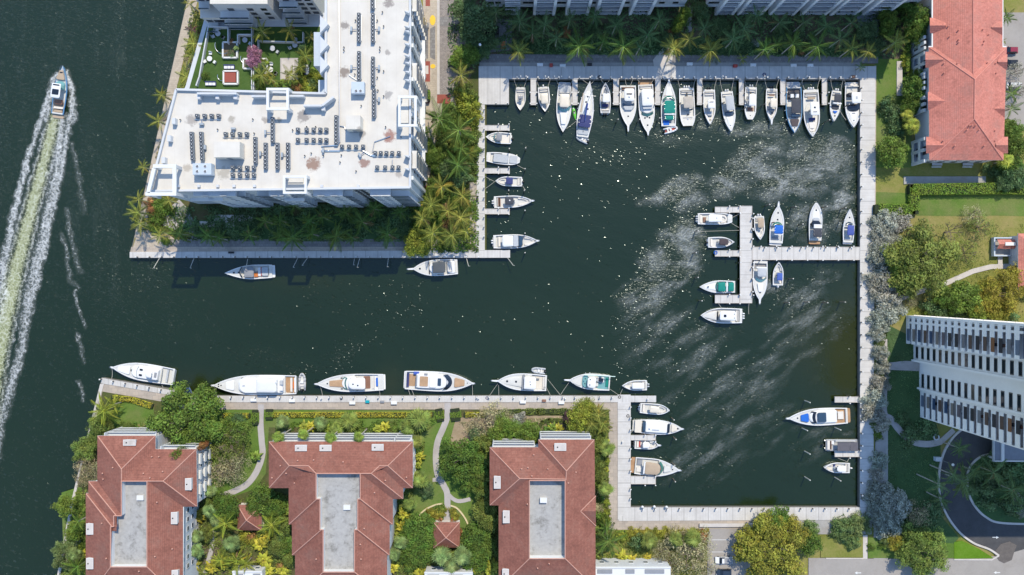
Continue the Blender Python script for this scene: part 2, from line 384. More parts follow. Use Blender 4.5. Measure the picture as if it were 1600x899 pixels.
# wake of the passing motor yacht: foam lying on the water
WK_C = [(92,105),(87,178),(72,240),(48,330),(28,410),(12,480),(-8,580),(-25,680)]
def poly_dist(X, Y, pts):
    D = np.full(X.shape, 1e9); T = np.zeros(X.shape); L = 0
    for (a, b), (c, d) in zip(pts[:-1], pts[1:]):
        dx, dy = c-a, d-b; l = math.hypot(dx, dy); t = np.clip(((X-a)*dx+(Y-b)*dy)/l**2, 0, 1)
        e = np.hypot(X-a-t*dx, Y-b-t*dy); k = e < D; D = np.where(k, e, D); T = np.where(k, L+t*l, T); L += l
    return D, T
ARMS = [([(87,116),(79,140),(75,165),(72,190)], 5, 6, .85), ([(105,114),(112,138),(115,165),(112,192)], 5.5, 7, .9), ([(82,132),(72,165),(54,215),(32,290),(14,365),(0,440),(-14,540)], 4, 9, .85), ([(106,128),(113,152),(108,190),(98,250),(84,320),(66,400),(50,465),(30,560),(12,620),(0,660),(-10,720)], 5, 9, .8),
 ([(88,185),(80,225),(62,290),(44,360),(30,420)], 9, 14, .5),([(97,180),(92,225),(86,280),(72,350),(52,430),(36,510)], 7, 10, .8),
 ([(112,225),(121,265),(127,300),(130,330)], 4, 6, .36), ([(103,330),(112,375),(124,425)], 4, 6, .42), ([(117,455),(121,478),(134,512)], 3, 4, .45), ([(122,525),(128,555),(130,565)], 4, 4, .42), ([(98,365),(104,400),(110,440),(122,450)], 3.5, 5, .4),
 ([(122,595),(127,612),(130,625)], 3, 4, .45), ([(8,420),(4,470),(0,500)], 10, 12, .9)]
def foam(X, Y):
    wx = X + 9*(fbm(X+50, Y+20, 12, 41, 3)-.5); wy = Y + 9*(fbm(X+50, Y+20, 12, 44, 3)-.5); m = np.zeros(X.shape)
    for pts, w0, w1, st in ARMS:
        d, t = poly_dist(wx, wy, pts); L = t.max()+1e-6; w = w0+(w1-w0)*t/L
        m = np.maximum(m, st*np.clip(1.5-d/w, 0, 1.2)/1.2*np.clip(1.2-.45*t/L, 0, 1))
    d, t = poly_dist(wx, wy, WK_C); w = 9+t*.016; edge = np.exp(-((d-w)/4)**2)*.75*(t > 76); m = np.maximum(m, edge)
    return m
def aer(X, Y):
    wx = X + 5*(fbm(X+50, Y+20, 9, 51, 3)-.5); d, t = poly_dist(wx, Y, WK_C); w = 7.0+t*.017
    return np.clip((w*1.45-d)/(w*1.0), 0, 1)*(t > 70)
def foam_mat():
    t = NT('wake_foam'); f = t.new('ShaderNodeAttribute', attribute_name='foam').outputs['Fac']; a = t.new('ShaderNodeAttribute', attribute_name='aer').outputs['Fac']
    n = t.math('ADD', t.math('MULTIPLY', t.noise(1.3, 5, .7), .6), t.math('MULTIPLY', t.noise(.45, 4, .65, None, 1.5), .4))
    vo = t.new('ShaderNodeTexVoronoi', feature='DISTANCE_TO_EDGE'); wv = t.new('ShaderNodeMixRGB'); wv.inputs[0].default_value = .55
    nz = t.new('ShaderNodeTexNoise'); t.l.new(t.pos(), nz.inputs[0]); nz.inputs['Scale'].default_value = .8
    t.l.new(t.pos(), wv.inputs[1]); t.l.new(nz.outputs['Color'], wv.inputs[2]); t.l.new(wv.outputs[0], vo.inputs[0]); vo.inputs['Scale'].default_value = 1.6
    lace = t.maprange(vo.outputs['Distance'], 0.0, .18, 1.0, 0.0)
    fine = t.noise(2.6, 4, .75); k = t.math('ADD', t.math('MULTIPLY', n, .75), t.math('ADD', t.math('MULTIPLY', lace, .10), t.math('MULTIPLY', fine, .25)))
    fo = t.maprange(t.math('ADD', k, t.math('MULTIPLY', f, .36)), .66, 1.08); mist = t.math('MULTIPLY', f, .13)
    fo = t.math('MULTIPLY', t.math('MAXIMUM', fo, mist), t.maprange(f, .02, .3))
    ae = t.maprange(t.math('ADD', a, t.math('MULTIPLY', t.math('SUBTRACT', k, .55), 2.2)), .35, 1.0)
    streak = t.maprange(k, .52, .80)
    wh = t.math('SUBTRACT', 1.0, t.math('MULTIPLY', a, 1.6, None, True), None, True); col = t.mix(t.math('MAXIMUM', wh, t.math('MAXIMUM', fo, t.math('MULTIPLY', streak, .7))), (.36,.385,.20), (.76,.78,.77)); t.fin(col, .7)
    t.bump(t.noise(1.6, 4), .3, .7)
    al = t.math('MAXIMUM', fo, t.math('MULTIPLY', ae, .85)); t.set(t.b.inputs['Alpha'], al)
    return t.mat
wx_ = np.arange(-60, 150, 1.25); wy_ = np.arange(88, 740, 1.25)
tag(link('wake_foam', grid_mesh('wake_foam', wx_, wy_, lambda X, Y: .05+.22*foam(X, Y), {'foam': foam, 'aer': aer}, foam_mat(), keep=lambda X, Y: ((foam(X, Y) > .02) | (aer(X, Y) > .02)).astype(int))), kind='stuff')

# pale film over the ruffled patches: silvery glint painted as colour and alpha
def glint_film(X, Y):
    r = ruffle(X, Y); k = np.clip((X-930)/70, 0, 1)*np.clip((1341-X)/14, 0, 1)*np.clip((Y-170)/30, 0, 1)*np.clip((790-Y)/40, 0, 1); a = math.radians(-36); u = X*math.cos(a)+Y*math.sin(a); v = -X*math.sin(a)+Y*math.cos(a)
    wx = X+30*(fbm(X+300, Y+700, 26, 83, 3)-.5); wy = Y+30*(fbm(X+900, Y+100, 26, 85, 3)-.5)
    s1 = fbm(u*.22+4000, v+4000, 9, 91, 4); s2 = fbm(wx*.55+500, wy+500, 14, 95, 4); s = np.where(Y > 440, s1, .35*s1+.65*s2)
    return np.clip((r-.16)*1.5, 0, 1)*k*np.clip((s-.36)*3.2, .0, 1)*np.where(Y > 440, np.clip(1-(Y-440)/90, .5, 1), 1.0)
def glint_film_mat():
    t = NT('painted_glint_film'); f = t.new('ShaderNodeAttribute', attribute_name='glint_film').outputs['Fac']; t.pos()
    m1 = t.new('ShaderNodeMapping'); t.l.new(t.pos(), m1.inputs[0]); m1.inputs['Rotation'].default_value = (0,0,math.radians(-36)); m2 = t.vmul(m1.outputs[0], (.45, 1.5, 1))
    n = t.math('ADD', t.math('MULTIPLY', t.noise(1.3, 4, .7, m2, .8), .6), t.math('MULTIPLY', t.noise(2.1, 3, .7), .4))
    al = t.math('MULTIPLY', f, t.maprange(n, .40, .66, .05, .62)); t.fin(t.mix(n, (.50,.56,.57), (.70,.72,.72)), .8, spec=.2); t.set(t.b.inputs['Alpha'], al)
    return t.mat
tag(link('painted_glint_film', grid_mesh('painted_glint_film', np.arange(930, 1346, 2.5), np.arange(168, 794, 2.5), .06, {'glint_film': glint_film}, glint_film_mat(), keep=lambda X, Y: (glint_film(X, Y) > .01).astype(int))), kind='stuff')
# ------------------------------------------------------------------ land
LAND = [(308,-90),(293,0),(203,403),(757,403),(757,163),(795,163),(795,124),(1343.5,124),(1343.5,793),(985,793),(985,619),(322,619),(275,610),(160,591),(84,935),(0,1300),(0,13000),(13000,13000),(13000,-13000),(330,-13000)]
g = MB(); g.prism(PP(LAND), -3.0, GZ); struct('ground', g, GR_DRY)
LAY = [0]
def sheet(name, pts, m, h=None, z=GZ, kind='structure'):
    "a paved or planted surface, each a few millimetres above the one before"
    LAY[0] += 1; top = z + .02 + LAY[0]*.003 + (h or 0)
    mb = MB(); mb.prism(PP(pts, z+.1), z-.15, top); o = mb.obj(name, m); return tag(o, kind=kind)
def ribbon_pts(pts, w0, w1=None):
    "outline of a band w pixels wide along pts"
    w1 = w0 if w1 is None else w1; n = len(pts); L = []; Rr = []
    for i, (x, y) in enumerate(pts):
        a = pts[max(0, i-1)]; b = pts[min(n-1, i+1)]; dx, dy = b[0]-a[0], b[1]-a[1]; l = math.hypot(dx, dy) or 1
        w = (w0+(w1-w0)*i/max(1, n-1))/2; L.append((x-dy/l*w, y+dx/l*w)); Rr.append((x+dy/l*w, y-dx/l*w))
    return L + Rr[::-1]
def curve(pts, k=8):
    "Catmull-Rom through pts"
    out = []
    for i in range(len(pts)-1):
        p = [pts[max(0,i-1)], pts[i], pts[i+1], pts[min(len(pts)-1,i+2)]]
        for j in range(k):
            t = j/k; out.append(tuple(.5*(2*p[1][a]+(p[2][a]-p[0][a])*t+(2*p[0][a]-5*p[1][a]+4*p[2][a]-p[3][a])*t*t+(3*p[1][a]-p[0][a]-3*p[2][a]+p[3][a])*t**3) for a in (0,1)))
    return out + [pts[-1]]
def ell(cx, cy, rx, ry, n=28, a0=0, a1=360):
    return [(cx+rx*math.cos(math.radians(a0+(a1-a0)*i/(n if a1-a0 == 360 else n-1))), cy+ry*math.sin(math.radians(a0+(a1-a0)*i/(n if a1-a0 == 360 else n-1)))) for i in range(n)]
# planted ground
sheet('garden_bed', [(298,150),(760,60),(760,403),(215,395),(240,290)], BEDS)
sheet('garden_bed', [(700,-60),(1425,-60),(1425,100),(745,100),(700,190)], MULCH)
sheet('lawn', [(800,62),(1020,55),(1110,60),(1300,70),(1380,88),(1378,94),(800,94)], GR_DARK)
sheet('lawn', [(1368,92),(1425,92),(1425,262),(1368,262)], GR_MID)
sheet('lawn', [(1368,300),(1422,302),(1423,322),(1368,320)], GR_MID); sheet('lawn', [(1432,306),(1640,304),(1640,339),(1560,337),(1500,338),(1432,337)], GR_MID)
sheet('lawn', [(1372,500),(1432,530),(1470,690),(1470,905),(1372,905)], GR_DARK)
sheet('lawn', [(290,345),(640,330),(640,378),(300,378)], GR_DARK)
sheet('garden_bed', [(160,612),(960,640),(960,905),(90,905),(120,760)], BEDS)
sheet('lawn', [(186,618),(240,632),(240,668),(170,668)], GR_MID)
sheet('lawn', [(300,640),(690,642),(690,668),(420,668),(415,740),(398,765),(345,782),(312,740),(325,700)], GR_MID)
sheet('lawn', [(640,690),(720,640),(725,690),(760,850),(610,850)], GR_MID)
sheet('sandy_soil', [(735,650),(880,650),(880,672),(790,672),(760,700),(700,700),(712,655)], SAND)
sheet('lawn', [(950,826),(1115,826),(1105,905),(930,905)], GR_DRY)
sheet('lawn', [(96,770),(128,760),(135,900),(100,900)], GR_MID)
sheet('mulch_bed', [(318,830),(350,825),(360,905),(310,905)], MULCH)
# quays and promenades
sheet('west_quay', [(293,0),(309,0),(254,230),(226,365),(210,372),(203,403),(198,403),(293,-4)][:6], PAVS, .05)
sheet('corner_plaza', [(214,366),(236,352),(262,366),(275,375),(275,392),(206,392)], PAVS)
sheet('south_pavers', [(262,374),(735,374),(735,389),(262,389)], PAVD)
sheet('quay_pavers', [(205,386),(757,386),(757,396),(203,396)], PAVX)
sheet('south_promenade', [(203,394),(797,391),(797,403),(203,403)], DOCKX, .16)
sheet('garden_walk', [(734,285),(748,285),(748,392),(734,392)], PAVX)
sheet('east_promenade', [(746,164),(757.5,164),(757.5,392),(744,392)], DOCKY, .16)
sheet('dock_platform', [(748,123.5),(795,123.5),(795,163.5),(748,163.5)], DOCKX, .15)
sheet('north_pavers', [(758,85),(1345,87),(1372,90),(1372,99),(750,98)], PAVD)
sheet('north_kerb_walk', [(749,98),(1345,98),(1345,104.5),(749,104.5)], CONCG)
sheet('north_promenade', [(748,104),(1368,104),(1368,123.8),(748,123.8)], DOCKX, .15)
sheet('east_quay', [(1343.5,124),(1367.5,124),(1364,812),(1343.5,793)], DOCKY, .16)
sheet('quay_edge', [(1366.5,103),(1369,103),(1368,340),(1366,340)], PAVS, .12)
sheet('south_quay', [(967,793),(1346,793),(1362,812),(967,814)], DOCKX, .17)
sheet('quay_slabs', [(953,813),(1190,813),(1190,828),(953,828)], PAVX)
sheet('grey_walk', [(1186,812),(1362,812),(1362,835),(1186,835)], CONCG)
sheet('inner_quay', [(965,617),(985.3,617),(985.3,794),(965,814)], DOCKY, .165)
sheet('quay_slabs', [(951,628),(966,628),(966,828),(951,828)], PAVX)
sheet('yacht_quay', [(298,618.6),(1025,618.6),(1025,628.5),(298,628.5)], DOCKX, .16)
sheet('yacht_quay', [(159,590.7),(276,611.5),(276,619),(158,599)], DOCKX, .155)
sheet('quay_slabs', [(280,628),(966,628),(966,640),(280,640)], PAVX)
sheet('quay_slabs', [(162,598),(280,617),(290,634),(160,612),(140,700),(133,700)], PAVX)
sheet('west_seawall_walk', [(157,600),(163,600),(134,700),(115,790),(98,880),(88,930),(84,930),(110,790)], KERB, .15)
# garden paths
sheet('garden_path', ribbon_pts(curve([(699,630),(699,650),(693,668),(684,690),(681,715),(684,742),(694,760),(699,775),(698,818)]), 9.5, 9.5), PATH)
sheet('garden_path', ribbon_pts(curve([(676,750),(688,752),(700,772),(715,783),(735,780)]), 6), PATH)
sheet('garden_path', ribbon_pts(curve([(408,632),(407,660),(409,690),(410,710),(402,735),(388,755),(370,766),(345,776)]), 9.5), PATH)
sheet('garden_path', ribbon_pts(curve([(340,800),(334,830),(330,860),(320,895)]), 7), PATH)
sheet('garden_path', ribbon_pts(curve([(118,835),(122,845),(116,862)]), 7), KERB)
for pts in ([(655,805),(665,796),(680,789),(692,787)], [(704,790),(715,795),(728,812),(737,836)]): sheet('stone_edging', ribbon_pts(curve(pts), 2.2), M('pale_edging_stone', (.60,.50,.30), .9, .15, 1) if not bpy.data.materials.get('pale_edging_stone') else bpy.data.materials['pale_edging_stone'], .2)
sheet('plaza', [(255,333),(280,312),(292,325),(294,345),(275,360),(255,352)], PATH)
sheet('garden_walk', [(296,330),(302,345),(308,376),(298,376),(292,345)], CONCG)
sheet('garden_walk', [(312,346),(335,346),(335,355),(312,355)], KERB); sheet('garden_walk', [(335,336),(395,336),(395,346),(366,346),(366,356),(352,356),(352,346),(335,346)], KERB)
# road between the white building and the first tower
sheet('pavement', [(661,-60),(691,-60),(691,170),(675,260),(661,310)], PAVS)
sheet('road', [(686,-60),(742,-60),(742,60),(715,170),(686,150)], PAVR)
sheet('kerb', [(683,-60),(687,-60),(687,148),(683,148)], KERB, .13)
sheet('drive', [(740,30),(800,30),(800,78),(740,85)], PAVD)
for r in ([(663,96),(672,96),(672,128),(663,128)], [(683,148),(704,148),(704,162),(683,162)], [(664,155),(671,155),(671,162),(664,162)], [(665,-4),(672,-4),(672,10),(665,10)], [(664,290),(668,290),(668,312),(664,312)]): sheet('red_paving', r, BRICK)
sheet('pale_paving', [(664.5,103),(669.5,103),(669.5,116),(664.5,116)], KERB)
for r in ([(664,41),(669,41),(669,92),(664,92)], [(672,45),(680,41),(680,94),(672,90)], [(686,27),(712,27),(712,41),(686,41)]): sheet('grey_paving', r, PAVD)
sheet('tactile_paving', ell(676,32,4.5,8,16), YELLOW); sheet('tactile_paving', ell(676.5,104,4,3.5,16), YELLOW)
sheet('tactile_paving', [(782.5,65),(790,65),(790,77),(782.5,77)], ORANGE)
sheet('garden_path', ribbon_pts(curve([(1080,10),(1077,30),(1078,50)]), 7), CONCG)
sheet('garden_path', [(1020,94),(1040,70),(1052,80),(1050,98),(1036,104),(1022,104)], KERB)
sheet('patio', [(1338,22),(1378,22),(1370,58),(1345,58)], M_pavers('checker_slabs', (.35,.36,.38), (.16,.17,.18), 2.0, 2.0, (.2,.2,.2)))
# right side
sheet('pavement', [(1401,96),(1409.5,96),(1410,150),(1401,150)], KERB)
sheet('parking_court', [(1560,20),(1700,20),(1700,270),(1575,185),(1560,190)], STREET)
sheet('garden_path', [(1412,276),(1540,276),(1540,286),(1412,288)], CONCG)
sheet('garden_path', ribbon_pts([(1409,466),(1440,455),(1480,442),(1520,424),(1548,417),(1578,416)], 7.5), KERB)
sheet('garden_path', [(1559,400),(1566,400),(1566,416),(1559,416)], KERB)
sheet('side_walk', ribbon_pts(curve([(1381,530),(1381,600),(1381,645),(1392,655),(1405,672),(1425,690),(1450,694),(1470,690)]), 10), PATH)
sheet('side_walk', ribbon_pts(curve([(1468,692),(1478,683),(1490,672)]), 8), PATH)
sheet('grey_walk', [(1368,672),(1387,672),(1387,905),(1364,905)], CONCG)
sheet('side_walk', [(1388,567),(1414,564),(1436,565),(1436,580),(1388,578)], PATH)
sheet('side_walk', ribbon_pts([(1476,823),(1458,836)], 6), PATH)
RO = ell(1592,752,128,94,40,180,262)[::-1]
ROUT = curve([(1512,664),(1490,682),(1474,708),(1467,740),(1468,775),(1478,803),(1497,830),(1520,848),(1545,858),(1560,868)])
RIN = curve([(1560,709),(1535,712),(1518,725),(1511,742),(1512,768),(1522,790),(1540,808),(1565,817),(1640,819)])
sheet('driveway', ROUT + [(1640,872),(1700,860),(1700,700),(1560,664)], ASPH)
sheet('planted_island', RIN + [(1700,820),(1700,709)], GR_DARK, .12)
sheet('street', [(1263,872),(1290,872),(1290,873),(1490,873),(1562,869),(1600,858),(1700,850),(1700,920),(1263,920)], STREET)
sheet('bright_lawn', [(1490,847),(1503,845),(1530,858),(1552,872),(1490,873)], GR_LIME, .1)
sheet('lawn', [(1282,838),(1348,838),(1348,871),(1282,871)], GR_DRY)
sheet('side_walk', [(1348,836),(1355,836),(1355,873),(1348,873)], KERB)
sheet('lawn', [(1356,840),(1490,840),(1490,872),(1356,872)], GR_MID)
sheet('lawn', [(1466,802),(1498,840),(1490,849),(1440,846),(1440,802)], GR_DARK)
KM = KERB
def kerb(pts, w=2.2): sheet('kerb', ribbon_pts(pts, w), KM, .14)
kerb(ROUT, 3.0); kerb(RIN, 3.2); kerb([(1290,872.5),(1348,872.5)], 1.6); kerb([(1490,874),(1548,874.5),(1560,868)], 2)
sheet('parking_court', [(1105,826),(1172,826),(1172,905),(1105,905)], STREET)
for y in (843, 862, 881): sheet('bay_marking', [(1112,y),(1142,y),(1142,y+.7),(1112,y+.7)], WHITE)
def arrow(px, py, s, name='road_arrow'):
    sheet(name, [(px,py-.6),(px+6*s,py-.6),(px+6*s,py-2.2),(px+10*s,py),(px+6*s,py+2.2),(px+6*s,py+.6),(px,py+.6)], WHITE)
arrow(1550,839.5,1); arrow(1562,894.5,-1); arrow(1345,895,-1)
# street dirt left by run-off: a dark spill on the asphalt
sheet('spill_stain', [(1552,864),(1563,850),(1577,846),(1588,852),(1584,862),(1580,875),(1568,880),(1560,876)], M('wet_dirt', (.11,.095,.085), .8, .25, 1.0))
# seawall faces
sw = MB()
for a, b in zip(LAND[1:15], LAND[2:16]):
    p, q = Vector(P(*a)), Vector(P(*b)); d = (q-p).normalized(); nrm = Vector((-d.y, d.x, 0))
    # water lies on the right of the walk along LAND (clockwise in the picture)
    o = nrm*.12; sw.add([p-o-Vector((0,0,4)), q-o-Vector((0,0,4)), q+o-Vector((0,0,4)), p+o-Vector((0,0,4)), p-o+Vector((0,0,.01)), q-o+Vector((0,0,.01)), q+o+Vector((0,0,.01)), p+o+Vector((0,0,.01))], [(0,3,2,1),(4,5,6,7),(0,1,5,4),(1,2,6,5),(2,3,7,6),(3,0,4,7)])
struct('seawall', sw, M('wet_seawall', (.17,.16,.145), .9, .25, .6))
# ------------------------------------------------------------------ piers and posts
def post_mesh(h, r, m, cap=None):
    mb = MB(); mb.tube((0,0,-2.6), (0,0,h), r, r*.94, 8, 0)
    if cap: mb.tube((0,0,h-.1), (0,0,h+.06), r*1.25, r*1.1, 8, 1)
    return mb.mesh('post', [m, cap] if cap else [m])
PM_CAP = post_mesh(2.35, .17, TIMBER, WHITE)
def pier(x0, y0, x1, y1, label, cat='pier', group=None, n_post=2, vertical=None, name='finger_pier'):
    vertical = (y1-y0 > x1-x0) if vertical is None else vertical
    a = P(x0, y1); b = P(x1, y0); c = ((a[0]+b[0])/2, (a[1]+b[1])/2, 0)
    t = thing(name, label, cat, c, 0, group); w = (b[0]-a[0])/2; d = (b[1]-a[1])/2
    mb = MB(); mb.box(-w, w, -d, d, GZ-.22, GZ+.12); mb.obj('deck', DOCKY if vertical else DOCKX, t)
    mb = MB(); e = .12
    for q in ((-w, -w+e, -d, d), (w-e, w, -d, d), (-w+e, w-e, -d, -d+e), (-w+e, w-e, d-e, d)): mb.box(*q, GZ+.12, GZ+.2)
    mb.obj('edge_curb', KERB, t)
    mb = MB(); n = max(2, int((2*d if vertical else 2*w)/3))
    for i in range(n):
        u = -1+2*(i+.5)/n
        mb = MB(); mb.box(*((-w+.2, w-.2, u*d-.12, u*d+.12) if vertical else (u*w-.12, u*w+.12, -d+.2, d-.2)), GZ-.5, GZ-.225); mb.obj('crossbeam', TIMBER, t)
    for i in range(n_post):
        f = .55 + .42*i if n_post == 2 else (i+.5)/n_post
        for s in (-1, 1):
            lp = ((s*(w+.12), d-2*d*f, 0) if vertical else (-w+2*w*f, s*(d+.12), 0))
            link('piling', PM_CAP, t, lp)
    return t
xs = [(829,838),(894,902.5),(958,967),(1023.5,1032),(1089,1097),(1154.5,1162),(1219,1227),(1284,1292)]
for i, (a, b) in enumerate(xs): pier(a, 123.5, b, 164.5, f'{nth(i+1)} white finger pier from the left, standing out from the north promenade between moored boats', group='finger piers of the north dock')
for i, (y0, y1) in enumerate([(196,204.5),(263,271.5),(326.5,335)]): pier(757.5, y0, 796.5, y1, f'{["uppermost","middle","lowest"][i]} short finger pier on the palm-lined west side of the basin', group='finger piers of the west dock')
pier(1156, 322, 1175, 474, 'long upright pier of the T-shaped dock in the middle of the basin', n_post=6, name='long_pier')
pier(1175.3, 386, 1343.3, 406.5, 'wide walkway pier joining the middle dock to the east promenade', n_post=7, name='long_pier')
for i, (y0, y1) in enumerate([(323.5,332.5),(391.5,401),(461,474)]): pier(1117, y0, 1155.7, y1, f'{["top","middle","bottom"][i]} left-hand arm of the dock in the middle of the basin', group='arms of the middle dock')
pier(1304, 620, 1343.3, 629, 'short pier above the motor yacht with the blue sun pad', group='finger piers of the east dock')
pier(1304, 704, 1343.3, 714, 'short pier between the pontoon boat and the small white boat', group='finger piers of the east dock')
pier(985.5, 680, 1024.5, 688, 'finger pier below the long yacht with the sandy swim platform', group='finger piers of the inner dock')
pier(985.5, 744, 1024.5, 756.5, 'broad finger pier below the cruiser with the tan bimini', group='finger piers of the inner dock')
# short mooring posts along the promenade edges
def proto_post():
    t = thing('mooring_post', 'post', 'mooring post'); mb = MB(); mb.tube((0,0,-2.2), (0,0,1.45), .19, .18, 8); mb.obj('shaft', TIMBER, t)
    mb = MB(); mb.tube((0,0,1.38), (0,0,1.56), .25, .2, 8); mb.obj('cap', WHITE, t); return reg(t)
POST = proto_post(); first = [True]
def posts(pts, where, grp):
    n = len(pts)
    for i, (px, py) in enumerate(pts):
        lab = f'{nth(i+1)} white-capped mooring post {where}'; loc = P(px, py, GZ)
        if first[0]: POST.location = loc; POST['label'] = lab; POST['group'] = grp; first[0] = False
        else: copy_thing(POST, loc, 0, lab, grp)
fr = lambda a, b, st: [a + st*i for i in range(int((b-a)/st)+1)]
posts([(x, 123.0) for x in fr(808, 1338, 16.2) if not any(a-2 < x < b+2 for a, b in xs)], 'from the left on the edge of the north promenade', 'posts along the north promenade')
posts([(1344.3, y) for y in fr(139, 780, 19.2) if not (384 < y < 408 or 618 < y < 631 or 702 < y < 716)], 'from the top on the edge of the east promenade', 'posts along the east promenade')
posts([(x, 794.2) for x in fr(1004, 1332, 18.9)], 'from the left on the edge of the south quay', 'posts along the south quay')
posts([(x, 402.0) for x in fr(216, 750, 19.0)], 'from the left on the waterside edge below the white building', 'posts below the white building')
posts([(x, 620.0) for x in fr(305, 965, 19.15)], 'from the left on the edge of the yacht quay', 'posts along the yacht quay')
posts([(160+i*18.6, 592.2+i*3.35) for i in range(7)], 'from the left on the slanting end of the yacht quay', 'posts on the slanting quay')
posts([(756.5, y) for y in fr(172, 382, 15.2)], 'from the top on the west edge of the basin', 'posts on the west edge')
posts([(984.3, y) for y in (635,652,671,700,716,735,763,778)], 'from the top on the inner quay', 'posts on the inner quay')
posts([(x, 387.3) for x in fr(1194, 1340, 19)], 'from the left on the upper edge of the wide walkway pier', 'posts on the walkway pier')
posts([(1174.0, y) for y in (342,358,374,418,436,456)], 'from the top on the right edge of the upright pier', 'posts on the upright pier')
posts([(x, 162.6) for x in (752,775,793)], 'from the left on the lower edge of the white dock platform', 'posts on the dock platform')
# tall piles standing in the water
PILEM = MB().tube((0,0,-3), (0,0,3.6), .19, .17, 8).mesh('pile', TIMBER); PILEC = MB().tube((0,0,3.6), (0,0,3.68), .2, .12, 8).mesh('pile_cap', PALE)
PILEL = MB().tube((0,0,-3), (0,0,4.0), .17, .15, 8).mesh('pile', PALE)
def piles(pts, where, grp, pale=False):
    for i, (px, py) in enumerate(pts):
        t = thing('mooring_pile', f'{nth(i+1)} lone {"bleached" if pale else "dark"} mooring pile {where}', 'mooring pile', P(px, py, 0), 0, grp)
        link('shaft', PILEL if pale else PILEM, t)
        link('pile_top', PILEC, t, (0, 0, .4 if pale else 0))
piles([(963,191),(996,191),(1027,189),(1060,165),(1090,191),(1127,164),(1127,191),(1160,172),(1190,166),(1225,191),(1288,192),(1318,168)], 'from the left among the bows of the north dock', 'piles off the north dock')
piles([(821,235),(796,236),(820,267),(795,300),(819,300),(820,331),(820,366),(820,396)], 'counted down the water off the west dock', 'piles off the west dock')
piles([(1086,362),(1083,396),(1086,434),(1092,470)], 'counted down the left of the middle dock', 'piles left of the middle dock')
piles([(1196,322),(1236,325),(1284,325),(1313,327),(1204,349),(1247,352),(1311,346)], 'among the boats above the walkway pier', 'piles above the walkway pier')
piles([(1226,473),(1256,472),(1285,473),(1312,472),(1232,436)], 'from the left in open water below the walkway pier', 'piles below the walkway pier')
piles([(1257,626),(1253,669),(1304,668),(1257,705),(1257,745),(1304,746)], 'in the lower right corner of the basin', 'piles in the lower right basin', True)
piles([(1049,653),(1052,683),(1050,723),(1051,748)], 'counted down off the inner quay', 'piles off the inner quay')
# slanting fender poles leaning out from the quay wall below the white building
for i, (a, b) in enumerate([((249,404),(240,419)),((303,404),(297,419)),((387,405),(384,422)),((465,404),(458,418)),((480,404),(472,415)),((554,404),(552,414)),((562,404),(558,418)),((607,404),(605,417)),((729,404),(732,416)),((793,403),(802,415))]):
    mb = MB(); p = Vector(P(*a, 1.3)); q = Vector(P(*b, 3.0)); mb.tube(p, q, .09, .08, 6); mb.tube(q, q+Vector((.5,0,0)), .06, .06, 5)
    tag(mb.obj('fender_whip', PALE), f'{nth(i+1)} white mooring whip from the left leaning over the water below the white building', 'mooring whip', 'mooring whips below the white building')
# dock boxes, pedestals and odds and ends
def dbox():
    t = thing('dock_box', 'box', 'dock box'); mb = MB(); mb.box(-.9,.9,-.4,.4,0,.55); mb.obj('chest', WHITE, t)
    mb = MB(); mb.prism([(-.95,-.45),(.95,-.45),(.95,.45),(-.95,.45)], .55, .72, 0, .12); mb.obj('lid', GEL, t)
    mb = MB(); mb.box(-.1,.1,-.5,-.45,.5,.6); mb.obj('latch', STEEL, t); return reg(t)
DB = dbox(); f2 = [True]
for px, py, lab in [(397,625,'white dock box on the yacht quay beside the longest yacht'),(457,626,'white dock box on the yacht quay below the grey dinghy'),(551,629.5,'white dock box on the yacht quay below the yacht with the blue seat cover'),(616,629.5,'white dock box near the orange hose end on the yacht quay'),(817,628,'white dock box below the cream sport fishing boat'),(877,629,'white dock box left of the big pale tree on the yacht quay'),
    (843.5,102,'left white dock box on the shaded north promenade'),(1077,101,'white dock box on the north promenade right of the sunlit gap'),(1176,102.5,'white dock box on the north promenade, right of the red cart'),(1239,103,'largest white dock box on the right of the north promenade'),(1265,103,'small white dock box far right on the north promenade'),(879,103.5,'white dock box beside the red bin on the north promenade')]:
    if f2[0]: DB.location = P(px, py, GZ+.16); DB['label'] = lab; DB['group'] = 'dock boxes'; f2[0] = False
    else: copy_thing(DB, P(px, py, GZ+.16), 0, lab, 'dock boxes')
def pedestal(px, py, lab, k=1.0):
    t = thing('power_pedestal', lab, 'power pedestal', P(px, py, GZ+.15), 0, 'power pedestals on the docks'); mb = MB(); mb.prism([(-.17*k,-.17*k),(.17*k,-.17*k),(.17*k,.17*k),(-.17*k,.17*k)], 0, 1.0, 0, .1); mb.obj('cabinet', WHITE, t)
    mb = MB(); mb.ball((0,0,1.12), .2*k, .8); mb.obj('lamp_dome', GEL, t)
for i, x in enumerate([813.5,822,852,866,877,924,931,996,1036.5,1060,1108,1128,1193,1259,1335]): pedestal(x, 121, f'{nth(i+1)} white power pedestal from the left along the north promenade')
for i, (x, y) in enumerate([(503,622.5),(748,622),(883,622.5),(972,690),(1011,623.5)]): pedestal(x, y, ['white power pedestal below the yacht with the blue seat cover','white power pedestal right of the yacht with two teak decks','white power pedestal under the fishing boat with teal windows','white power pedestal by the dock steps of the inner quay','white power pedestal on the end of the yacht quay'][i])
for i, (x, y) in enumerate([(1003.5,792),(1022,791.5),(1041,792)]):
    t = thing('fender_ball', ['left','middle','right'][i]+' white ball fender on the posts at the left of the south quay', 'fender', P(x, y, GZ+1.05), 0, 'ball fenders'); mb = MB(); mb.ball((0,0,.3), .42, 1, 10, 6); mb.obj('ball', GEL, t); mb = MB(); mb.tube((0,0,.68),(0,0,.8),.06); mb.obj('eyelet', BLACK, t)
